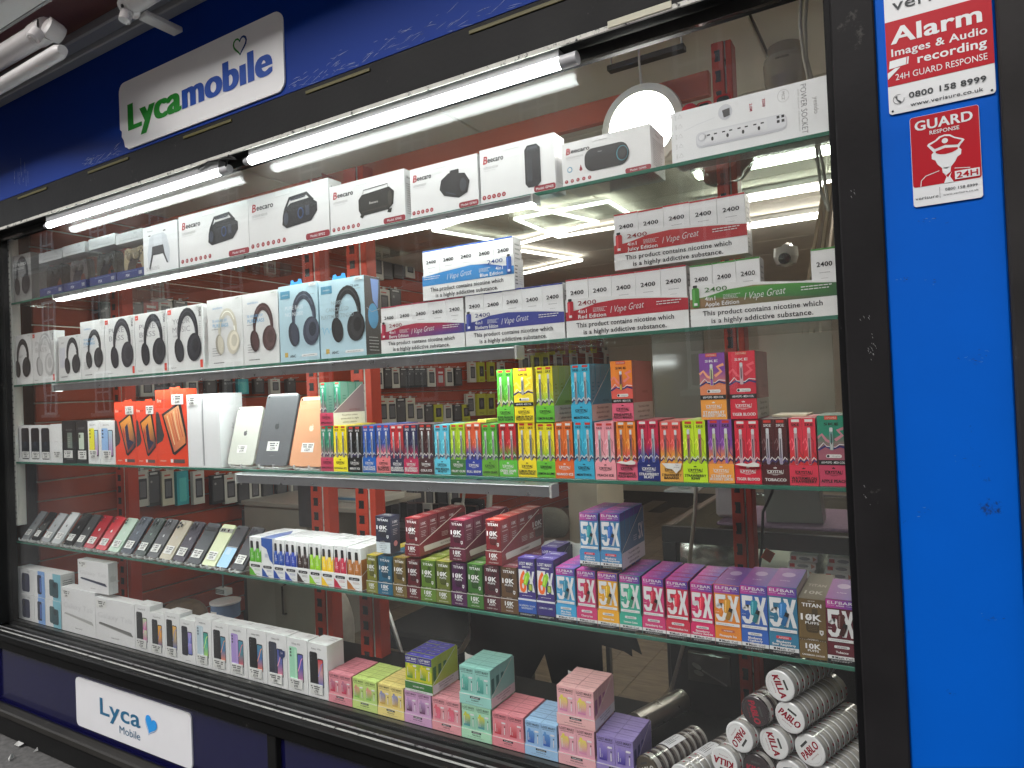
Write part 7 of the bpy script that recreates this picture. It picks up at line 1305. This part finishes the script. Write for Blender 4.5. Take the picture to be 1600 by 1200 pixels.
# dome cameras
p = WH(1226, 74, CEI); fc = p.y/2.2; p.z -= .08*fc; mb = MB(); zt = .08
cm_ = empty('dome_camera', (p.x, p.y, p.z)); cm_.scale = (fc, fc, fc); tag(cm_, 'large cream dome camera above the power socket box', 'camera')
mb.lathe([(.035, -.10), (.052, -.07), (.062, -.02), (.064, .03), (.06, .045), (.03, .05)], (0, 0, 0), (0, 0, 1), 26, (.5, .46, .36)); mb.tube([(0, 0, .04), (0, 0, zt)], .05, (.4, .37, .3), 20); mb.build('housing', 'gloss', cm_, True)
mb = MB().front(-.0635); mb.text('HIKVISION', 0, .026, .006, 1, INK, w=.036, bold=.03); mb.build('lettering', 'plastic', cm_)
p = W(1228, 402, 3.2); cm_ = empty('dome_camera', p); tag(cm_, 'small white ball camera behind the green edged trays', 'camera')
mb = MB(); mb.lathe([(.0, .045), (.05, .04), (.052, .0), (.04, -.03), (.0, -.045)], (0, 0, 0), (0, 0, 1), 20, (.55, .54, .5)); mb.tube([(0, 0, .04), (0, .08, .06)], .02, (.5, .5, .48), 8); mb.build('housing', 'gloss', cm_, True)
mb = MB(); mb.lathe([(.026, 0), (.024, .018), (0, .02)], (0, -.038, -.01), (0, -1, -.25), 16, BLK); mb.build('lens', 'gloss', cm_, True)
# dark metal bar on the ceiling above the ring lamp
a, b = W(948, 108, 2.0), W(1068, 70, 2.0); mb = MB(); mb.cbox(a.x, b.x, 2.0, 2.03, a.z-.006, a.z+.012, (.06, .06, .06), .002); o = mb.build('mounting_bar', 'metal'); tag(o, 'dark slotted metal bar near the ceiling above the round lamp', 'bar')
for x in (a.x+.01, b.x-.01): m2 = MB(); m2.tube([(x, 2.015, a.z+.01), (x, 2.015, CEI)], .003, (.4, .4, .4), 5); m2.build('hanger', 'metal', o)
# cables at the right end
for i, (pp_, lab) in enumerate([([(1252, -20), (1250, 40), (1256, 90), (1266, 135)], 'left'), ([(1262, -20), (1258, 40), (1260, 90), (1270, 130)], 'right')]):
    mb = MB(); mb.tube([W(a, b, 1.85+.01*i) for a, b in pp_], .0042, (.5, .47, .38), 8); o = mb.build('cable', 'plastic', smooth=True); tag(o, '%s one of two cream cables hanging at the right above the socket box' % lab, 'cable')
mb = MB(); mb.tube([W(a, b, 1.98) for a, b in [(1275, 225), (1283, 300), (1295, 330), (1286, 260), (1279, 226)]], .004, (.45, .42, .36), 8); o = mb.build('cable', 'plastic', smooth=True); tag(o, 'cream cable looping beside the leaning frame at the right', 'cable')
for i, (pp_) in enumerate([[(38, 610), (48, 640), (55, 665)], [(36, 600), (42, 630), (55, 662)], [(38, 735), (50, 770), (54, 800), (46, 830)], [(36, 735), (44, 765), (42, 800)], [(25, 490), (40, 498), (54, 497)], [(45, 850), (58, 872), (52, 890)]]):
    mb = MB(); mb.tube([W(a, b, 1.85+.01*i) for a, b in pp_], .005, (.6, .6, .58), 8); o = mb.build('cable', 'plastic', smooth=True); tag(o, ['outer white cable over the leftmost phone box', 'inner white cable over the leftmost phone box', 'long white cable above the silver phones', 'short white cable above the silver phones', 'short white cable under the top shelf at the left', 'white cable end below the leftmost phones'][i], 'cable')
mb = MB(); mb.tube([W(a, b, 2.05) for a, b in [(1212, 745), (1206, 770), (1192, 800), (1190, 860), (1185, 895)]], .0042, BLK, 8); o = mb.build('cable', 'plastic', smooth=True); tag(o, 'black cable hanging right of the red post over the counter', 'cable')
mb = MB(); mb.tube([W(a, b, 2.0) for a, b in [(1088, 745), (1086, 800), (1078, 870), (1070, 1000), (1048, 1080), (1042, 1120)]], .006, (.3, .26, .22), 8); o = mb.build('cable', 'plastic', smooth=True); tag(o, 'taupe cable running down left of the red post to the ledge', 'cable')
p = W(1200, 868, 2.04); mb = MB(); mb.T = Matrix.Translation(p) @ Matrix.Rotation(.5, 4, 'Y'); mb.cbox(-.014, .014, 0, .002, -.016, .016, (.5, .08, .02), .0005); o = mb.build('tag', 'card'); tag(o, 'small orange tag on the black cable', 'tag')

# leaning door frame at the right, monitors, counter
mb = MB()
for k in range(4):
    q = [W(1243+9*k, 540, 3.3), W(1249.5+9*k, 540, 3.3), W(1290+5*k, 285, 3.3), W(1286+5*k, 285, 3.3)]
    mb.prism([(v.x, v.z) for v in q], 3.3+.015*(k % 2), 3.34+.02*k, (.55-.08*(k % 2), .46-.06*(k % 2), .33))
o = mb.build('door_frame', 'ceiling'); tag(o, 'cream stepped door frame behind the glass at the right', 'door frame')
def monitor(px0, py0, px1, py1, Y, lab, c):
    a, b = W(px0, py0, Y), W(px1, py1, Y); t = empty('monitor', (a.x, Y, b.z)); tag(t, lab, 'monitor', 'monitors turned away from the window'); w, h = b.x-a.x, a.z-b.z
    mb = MB(); mb.prism(rrp(0, 0, w, h, .012, 5), 0, .018, c); mb.build('back_shell', 'gloss', t)
    mb = MB(); mb.cbox(w*.38, w*.62, .006, .016, -.16, 0, (.3, .3, .3), .002); mb.cbox(w*.2, w*.8, -.05, .12, -.168, -.1605, (.3, .3, .3), .002); mb.build('foot', 'plastic', t)
monitor(1018, 528, 1105, 690, 2.3, 'dark grey monitor back left of the red post', (.16, .15, .13))
monitor(1184, 526, 1307, 670, 2.2, 'light champagne monitor back right of the red post', (.42, .4, .33))
zt = W(1033, 822, 2.35).z; xa = W(1033, 818, 2.35).x
ct = empty('counter', (xa, 2.35, 0)); tag(ct, 'black framed glass topped counter behind the lowest shelf at the right', 'counter')
mb = MB(); mb.cbox(xa, 1.0, 2.35, 2.38, zt-.055, zt, (.02, .018, .018), .003); mb.cbox(xa, xa+.03, 2.381, 3.2, zt-.055, zt, (.1, .07, .055), .003); mb.cbox(xa, 1.0, 3.201, 3.23, zt-.055, zt, (.04, .03, .03), .003); child(mb, 'frame', 'plastic', ct)
mb = MB(); mb.cbox(xa, xa+.05, 2.352, 2.40, 0, zt-.056, (.02, .02, .02), .003); mb.cbox(.1, .15, 2.352, 2.40, 0, zt-.056, (.02, .02, .02), .003); child(mb, 'leg', 'plastic', ct)
mb = MB(); mb.box(xa+.031, .98, 2.382, 3.2, zt-.012, zt-.004, WHT); child(mb, 'glass_top', 'shelf_glass', ct)
mb = MB(); mb.cbox(xa+.03, .98, 2.4, 3.2, .05, .08, (.3, .3, .28), .003); zi = W(1250, 902, 2.5).z; mb.cbox(xa+.03, .98, 2.4, 3.2, zi-.015, zi-.0005, (.35, .34, .3), .003); child(mb, 'inner_shelf', 'plastic', ct)
mb = MB(); mb.cbox(-.62, .1, 2.42, 2.8, zt+.001, zt+.012, (.2, .13, .19), .004); o = mb.build('mat', 'fabric'); tag(o, 'mauve cloth mat on the glass counter', 'mat')
mb = MB(); a = W(1118, 800, 2.5); mb.cbox(a.x, a.x+.11, 2.5, 2.6, zt+.013, zt+.20, (.32, .28, .3), .012)
for s in (.03, .07): mb.box(a.x+s, a.x+s+.006, 2.4985, 2.4995, zt+.14, zt+.155, BLK)
o = mb.build('card_machine', 'plastic'); tag(o, 'mauve grey box shaped device on the counter mat left of the red post', 'device')
mb = MB(); a = W(1196, 810, 2.45); mb.prism([(0, 0), (.18, .005), (.16, .22), (-.01, .2)], 0, .09, (.13, .13, .12)); mb.T = None; o = mb.build('till_screen', 'plastic', loc=(a.x, 2.47, zt+.013)); tag(o, 'dark grey till screen back on the counter mat', 'device')
# small cartons inside the counter and silver bag
mb = MB(); mb.box(0, .085, 0, .16, 0, .022, (.78, .78, .76)); mb.rect(.004, .005, .02, .017, 1, (.45, .03, .03)); mb.ell(.045, .011, .018, .006, 1, (.25, .25, .27), 10); mb.poly([(.07, .003), (.083, .011), (.07, .019)], 1, (.55, .25, .2)); sc_m = mb.mesh('small_carton')
for k in range(4):
    for j in range(3):
        for q in range(4-j):
            o = link('small_carton', sc_m, None, (-.40+k*.115+q*.006, 2.42+j*.19, zi+q*.024+.001)); tag(o, 'small white red marked carton inside the counter, stack %s, %s row, %s' % (['one', 'two', 'three', 'four'][k], ORD[j], ['lowest', 'second', 'third', 'top'][q]), 'small box', 'small white cartons inside the counter')
def sack(name, c, s, col, mat, lab, cat, seed=1, kind=None):
    b = bmesh.new(); bmesh.ops.create_icosphere(b, subdivisions=3, radius=1); rd = random.Random(seed)
    off = [Vector((rd.uniform(-1, 1), rd.uniform(-1, 1), rd.uniform(-1, 1))).normalized() for _ in range(14)]
    for v in b.verts:
        d = v.co.normalized(); k = 1+.1*sum(max(0, d.dot(o)-.75)*1.6 for o in off); v.co = Vector((d.x*s[0]*k, d.y*s[1]*k, max(d.z*s[2]*k, -s[2]*.8)))
    m_ = MB(); b.verts.index_update(); m_.add([v.co.copy() for v in b.verts], [[v.index for v in f.verts] for f in b.faces], hx(col)); b.free()
    o = m_.build(name, mat, smooth=True, loc=c); tag(o, lab, cat); return o
sack('foil_bag', W(1100, 870, 2.6), (.12, .06, .1), (.5, .5, .46), 'foil', 'crumpled silver foil bag inside the counter left of the red post', 'bag', 3)
zG = 0
p = W(288, 956, 1.9); sack('brown_sack', (p.x, 1.9, SH[4]+.045), (.115, .08, p.z+.055-SH[4]-.045), (.12, .07, .03), 'rock', 'brown lumpy sack behind the phone boxes on the ledge', 'sack', 5)
p = W(536, 985, 2.5); sack('plastic_sack', (p.x, 2.45, p.z), (.085, .1, .22), (.45, .42, .37), 'film', 'crumpled cream plastic sack between the two red posts', 'sack', 8)
p = W(860, 805, 4.4); sack('backpack', (p.x, 4.4, p.z-.06), (.15, .08, .12), (.12, .115, .095), 'fabric', 'grey green backpack deep in the shop above the violet six cartons', 'bag', 9)
# tin
p = W(352, 938, 1.88); mb = MB(); mb.lathe([(.058, 0), (.06, .002), (.06, .058), (.064, .06), (.064, .066), (.058, .067)], (0, 0, 0), (0, 0, 1), 28, (.1, .16, .28), [(.5, .5, .52), (.1, .16, .28), (.4, .4, .42), (.55, .55, .56), (.55, .55, .56)]); o = mb.build('round_tin', 'gloss', smooth=True, loc=(p.x, 1.88, p.z-.067)); tag(o, 'blue round food tin with a silver rim behind the phone boxes', 'tin')
m2 = MB(); m2.add([(.0605*math.cos(a), .0605*math.sin(a), z) for z in (.008, .035) for a in [-1.9+.08*k for k in range(9)]], [(k, k+1, k+10, k+9) for k in range(8)], (.6, .58, .54)); m2.build('label', 'card', o)
p = W(345, 925, 1.8); mb = MB(); mb.cbox(0, .07, 0, .03, 0, .026, (.6, .6, .6), .002); mb.front(-.0001); mb.rect(.004, .004, .058, .022, 1, (.16, .16, .16)); small(mb, .01, .007, .04, .012, 2, (.5, .5, .5), 2); o = mb.build('sensor_box', 'plastic', loc=(p.x-.035, 1.8, p.z-.012)); tag(o, 'small white and black sensor box hung under the lowest glass shelf', 'device')
m2 = MB(); m2.cbox(.03, .036, .01, .016, .0265, SH[3]-.012-(p.z-.012), (.2, .2, .2), .001); m2.build('bracket', 'metal', o)
# bottle, boards, rods on a desk
dsk = empty('desk', (0, 0, 0)); zD = W(260, 885, 3.2).z
tag(dsk, 'pale desk behind the phones at the left of the shop', 'desk')
mb = MB(); mb.cbox(-3.8, -2.78, 2.9, 3.5, .80, .83, (.36, .33, .28), .004); mb.build('desk_top', 'paint', dsk)
mb = MB(); mb.cbox(-3.78, -3.2, 2.92, 3.48, 0, .799, (.34, .31, .25), .004); mb.build('drawer_unit', 'paint', dsk)
p = W(408, 805, 3.1); mb = MB(); mb.lathe([(.04, 0), (.042, .005), (.042, .13), (.03, .15), (.018, .16), (.018, .19), (.02, .19), (.02, .22), (.0, .22)], (0, 0, 0), (0, 0, 1), 20, (.55, .54, .5)); o = mb.build('bottle', 'plastic', smooth=True, loc=(p.x, 3.1, .831)); tag(o, 'white plastic bottle on the desk left of the red posts', 'bottle')
p = W(345, 800, 3.0); mb = MB(); mb.lathe([(.03, 0), (.032, .1), (.02, .13), (.012, .14), (.014, .17), (0, .17)], (0, 0, 0), (0, 0, 1), 16, (.08, .12, .18)); o = mb.build('bottle', 'gloss', smooth=True, loc=(p.x, 3.0, .831)); tag(o, 'small blue water bottle on the desk behind the navy phone', 'bottle')
mb = MB(); mb.cbox(-3.3, -2.75, 3.05, 3.3, .8305, .87, (.5, .48, .43), .004); mb.cbox(-3.29, -2.76, 3.045, 3.3, .845, .86, (.1, .22, .35), .002); o = mb.build('ream_box', 'card'); tag(o, 'flat white and blue paper box lying on the desk', 'box')
for k in range(4):
    a, b = W(425+k*9, 758, 3.3+.05*k), W(462+k*9, 838, 3.0); mb = MB(); mb.tube([a, b], .012, (.015, .015, .016), 8); o = mb.build('selfie_rod', 'plastic'); tag(o, '%s black rod from the left leaning behind the bottle' % ['first', 'second', 'third', 'fourth'][k], 'rod', 'black rods')
p = W(478, 800, 2.8); mb = MB(); mb.cbox(p.x-.07, p.x+.05, 2.8, 2.9, .72, 1.02, (.05, .05, .055), .01); o = mb.build('clear_bag', 'film'); tag(o, 'dark wrapped bundle behind the white trays left of the red posts', 'bundle')
a, b = W(522, 775, 4.0), W(742, 775, 4.0); bs = empty('black_stand', (a.x, 4.0, 0)); tag(bs, 'black display stand in the shop behind the dark tall cartons', 'stand')
mb = MB(); mb.cbox(a.x, b.x, 4.0, 4.05, 0, a.z-.02, (.012, .012, .013), .004); child(mb, 'back_panel', 'plastic', bs)
mb = MB(); mb.cbox(a.x, b.x, 3.8, 3.9985, .5, .52, (.03, .03, .03), .003); child(mb, 'shelf_board', 'plastic', bs)
for k, c_ in enumerate('wkwkkwkw'):
    q = W(540+k*25, 800, 3.95); key = ('f', c_); m2 = MB(); m2.cbox(-.04, .04, 0, .02, -.17, 0, {'w': (.5, .48, .45), 'k': (.05, .05, .055)}[c_], .003); m2.rr(-.025, -.14, .028, -.04, .005, 1, (.03, .03, .035)); o = m2.build('hanging_pack', 'plastic', loc=(q.x, 3.965, q.z+.06)); tag(o, '%s pack hung on the black stand, number %s from left' % (CN[c_], ['one', 'two', 'three', 'four', 'five', 'six', 'seven', 'eight'][k]), 'hanging pack', 'packs on the black stand')
# cabinet with handle
a, b = W(428, 905, 2.9), W(492, 1040, 2.9); cb = empty('cabinet', (a.x, 2.9, 0)); tag(cb, 'beige cabinet with a dark bar handle behind the phone boxes', 'cabinet')
mb = MB(); mb.cbox(a.x-.02, b.x+.1, 2.92, 3.4, 0, a.z+.12, (.2, .18, .15), .004); child(mb, 'carcass', 'paint', cb)
mb = MB(); mb.cbox(a.x, b.x+.08, 2.90, 2.9195, .05, a.z+.1, (.3, .275, .22), .004); child(mb, 'door', 'paint', cb)
p = W(441, 938, 2.87); mb = MB(); mb.tube([(p.x, 2.9, p.z+.09), (p.x, 2.872, p.z+.085), (p.x, 2.872, p.z-.085), (p.x, 2.9, p.z-.09)], .006, (.1, .08, .06), 8); child(mb, 'handle', 'metal', cb, True)
a = W(330, 900, 2.9); mb = MB(); mb.cbox(a.x-.4, W(427, 930, 2.9).x-.03, 2.95, 3.4, 0, .76, (.035, .035, .035), .004); o = mb.build('black_box', 'plastic'); tag(o, 'large black box under the desk left of the beige cabinet', 'box')
# office chair with chrome frame
p = W(655, 1000, 2.6); ch = empty('office_chair', (p.x, 2.7, 0)); tag(ch, 'black chair with bent chrome tube frame behind the dark tall cartons', 'chair')
CRM = (.6, .6, .6)
mb = MB(); mb.tube([W(585, 1055, 2.5), W(640, 1038, 2.48), W(690, 1032, 2.45), W(722, 1015, 2.42), W(733, 995, 2.4), W(735, 955, 2.4)], .011, CRM, 10); mb.tube([W(595, 925, 2.55), W(610, 965, 2.52), W(634, 1040, 2.5)], .010, CRM, 10); mb.lathe([(.0, -.02), (.017, -.02), (.017, .02), (0, .02)], W(634, 988+52, 2.49), (0, 1, 0), 12, CRM); child(mb, 'chrome_frame', 'metal', ch, True)
a, b = W(585, 930, 2.7), W(725, 1045, 2.7)
mb = MB(); mb.cbox(a.x, b.x, 2.7, 3.15, b.z+.02, b.z+.12, (.02, .02, .02), .02); child(mb, 'seat', 'fabric', ch); mb = MB(); mb.cbox(a.x+.02, b.x-.02, 3.1, 3.17, b.z+.12, b.z+.55, (.018, .018, .018), .02); child(mb, 'backrest', 'fabric', ch)
mb = MB(); mb.tube([((a.x+b.x)/2, 2.9, b.z+.02), ((a.x+b.x)/2, 2.9, .1)], .03, (.05, .05, .05), 12); child(mb, 'column', 'plastic', ch)
for k in range(5):
    t = k*1.2566; mb = MB(); c0 = Vector(((a.x+b.x)/2, 2.9, .1)); e_ = c0+Vector((math.cos(t)*.28, math.sin(t)*.28, -.05)); mb.tube([c0, e_], [.025, .015], (.03, .03, .03), 8); mb.lathe([(0, -.02), (.025, -.02), (.025, .02), (0, .02)], e_+Vector((0, 0, -.02)), (1, 0, 0), 12, (.02, .02, .02)); child(mb, 'leg', 'plastic', ch)
# black film covered display back with torn lower edge
Yb = 2.3
P_ = [(742, 958), (742, 1150), (812, 1160), (812, 1160), (818, 1080), (823, 1062), (834, 1048), (851, 1022), (866, 1062), (880, 1120), (900, 1150), (1008, 1150), (1000, 1100), (945, 1060), (940, 1010), (990, 1026), (986, 1015), (1002, 1023), (992, 992), (985, 945)]
P_ = [(735, 950), (738, 1160), (812, 1165), (820, 1080), (851, 1022), (868, 1090), (885, 1170), (942, 1170), (944, 1090), (938, 1008), (975, 1016), (990, 1026), (988, 1014), (1002, 1023), (992, 992), (1000, 945)]
mb = MB()
def wpt(a, b, Y): q = W(a, b, Y); return (q.x, q.z)
for Q in ([(735, 948), (735, 1165), (814, 1165), (820, 1080), (851, 1022)], [(735, 948), (851, 1022), (940, 1008), (992, 990), (1000, 948)], [(851, 1022), (868, 1090), (880, 1165), (944, 1165), (944, 1090), (940, 1008)], [(940, 1008), (975, 1018), (988, 1026), (987, 1014), (1003, 1023), (992, 990)]):
    mb.prism([wpt(a, b, Yb) for a, b in Q][::-1], Yb, Yb+.003, (.012, .012, .013))
for (x0, x1) in ((824, 830), (946, 952)): q0, q1 = W(x0, 1000, Yb+.02), W(x1, 1000, Yb+.02); mb.box(q0.x, q1.x, Yb+.02, Yb+.04, 0, q0.z, (.05, .048, .045))
o = mb.build('torn_film', 'film'); tag(o, 'black film with torn lower edge hanging behind the lowest shelf', 'black film')
mb = MB(); q0, q1 = W(1044, 960, 2.25), W(1360, 960, 2.25); mb.cbox(q0.x, .6, 2.25, 2.28, 0, q0.z+.0, (.012, .012, .012), .003); o = mb.build('plastic_sheet', 'film'); tag(o, 'black panel under the counter behind the heap of tins', 'panel')
mb = MB(); q0 = W(1073, 1018, 2.1); mb.cbox(q0.x, q0.x+.13, 2.1, 2.12, q0.z-.09, q0.z, (.1, .1, .095), .003); m2 = mb; o = m2.build('clear_pack', 'gloss', loc=(0, 0, 0)); tag(o, 'grey plastic pack with a pair of scissors picture left of the lower red post', 'pack')
mb = MB().front(2.0995); mb.ell(q0.x+.03, q0.z-.04, .016, .008, 1, (.25, .25, .24), 12, -.5); mb.ell(q0.x+.035, q0.z-.06, .016, .008, 1, (.22, .22, .21), 12, -.3); mb.line([(q0.x+.045, q0.z-.05), (q0.x+.12, q0.z-.085)], .005, 1, (.3, .3, .28)); mb.build('printed_picture', 'card', o)
a = W(1015, 1105, 1.86); mb = MB(); mb.tube([(a.x-.02, 1.80, zl+.05), (a.x+.05, 2.0, zl+.05)], .032, (.3, .29, .27), 18); o = mb.build('metal_tube', 'metal', smooth=True); tag(o, 'short brushed metal tube lying behind the violet cartons', 'tube')
# white fridge-like column, poles deep in the shop
mb = MB(); q0, q1 = W(888, 800, 4.6), W(936, 800, 4.6); mb.cbox(q0.x, q1.x, 4.6, 5.1, 0, q0.z+.4, (.5, .46, .37), .01); o = mb.build('white_cabinet', 'paint'); tag(o, 'cream upright cabinet deep in the shop left of the counter', 'cabinet')
for i, (px, lab) in enumerate(((722, 'thin slanted'), (760, 'thick upright'))):
    q0, q1 = W(px+6, 745, 4.2), W(px-4 if i == 0 else px+3, 830, 4.2); mb = MB(); mb.tube([q0+(q0-q1)*.2, q1], .012 if i == 0 else .022, (.5, .5, .46), 8); o = mb.build('pole', 'paint'); tag(o, lab+' white pole behind the dark tall cartons', 'pole')
mb = MB(); q0, q1 = W(735, 790, 5.2), W(885, 790, 5.2); mb.cbox(q0.x-.3, q0.x+.1, 5.2, 5.3, .3, q0.z+.05, (.02, .02, .022), .01); mb.cbox(q1.x-.25, q1.x-.02, 4.4, 4.5, .2, q0.z+.12, (.02, .02, .022), .02); o = mb.build('dark_coat', 'fabric'); tag(o, 'dark coats hanging deep in the shop', 'coat')
# display head and red sunglasses behind the socket box
hd = empty('mannequin', (W(1128, 262, 1.85).x, 1.85, SH[0]+.067)); tag(hd, 'glossy dark red display head lying on the top shelf behind the socket box', 'mannequin')
b = bmesh.new(); prof = [(-.058, .0), (-.05, .012), (-.052, .022), (-.046, .035), (-.05, .05), (-.048, .07), (-.03, .1), (.0, .118), (.05, .118), (.085, .09), (.095, .05), (.09, .0), (.07, -.035), (.045, -.06), (.0, -.066), (-.03, -.066), (-.044, -.06), (-.046, -.047), (-.042, -.04), (-.05, -.034), (-.047, -.028), (-.052, -.022), (-.046, -.014)]
n = len(prof); V = []
cx_, cz_ = .02, .02
for s, k in ((-1, .45), (-.85, .8), (-.45, .97), (0, 1), (.45, .97), (.85, .8), (1, .45)): V += [(cx_+(u-cx_)*k, s*.07, cz_+(v-cz_)*k if v > -.08 else v) for u, v in prof]
mb = MB(); mb.add(V, [(i*n+j, i*n+(j+1) % n, (i+1)*n+(j+1) % n, (i+1)*n+j) for i in range(6) for j in range(n)]+[tuple(range(n-1, -1, -1)), tuple(range(6*n, 7*n))], (.26, .07, .045))
o = mb.build('head', 'gloss', hd, True); b.free()
mb = MB(); mb.ell(.035, .0, .014, .022, 1, (.1, .02, .015), 12); mb.T = Matrix.Translation((0, -.07, 0)); mb.lathe([(.016, 0), (.018, .006), (.01, .01), (0, .008)], (.03, 0, .0), (0, -1, 0), 12, (.12, .026, .018)); mb.build('ear', 'gloss', hd, True)
sg2 = empty('sunglasses', W(1108, 166, 1.80)); tag(sg2, 'red sunglasses with black lenses showing over the socket box', 'sunglasses')
mb = MB(); mb.prism(rrp(-.035, -.02, .008, .016, .012, 4), 0, .006, (.5, .01, .012)); mb.prism(rrp(.014, -.014, .058, .022, .012, 4), 0, .006, (.5, .01, .012)); mb.cbox(.006, .016, .001, .005, .0, .008, (.5, .01, .012), .001); mb.lathe([(.024, 0), (.02, .012), (0, .014)], (-.05, .0, -.004), (0, -1, .2), 18, (.6, .015, .015)); mb.build('frame', 'gloss', sg2)
mb = MB(); mb.prism(rrp(-.028, -.014, .002, .01, .009, 4), -.002, -.0002, (.01, .01, .012)); mb.prism(rrp(.02, -.008, .052, .016, .009, 4), -.002, -.0002, (.01, .01, .012)); mb.build('lens', 'gloss', sg2)
mb = MB(); mb.cbox(-.03, .05, .008, .05, -.02, -.005, (.05, .05, .05), .002); mb.build('temple', 'plastic', sg2)
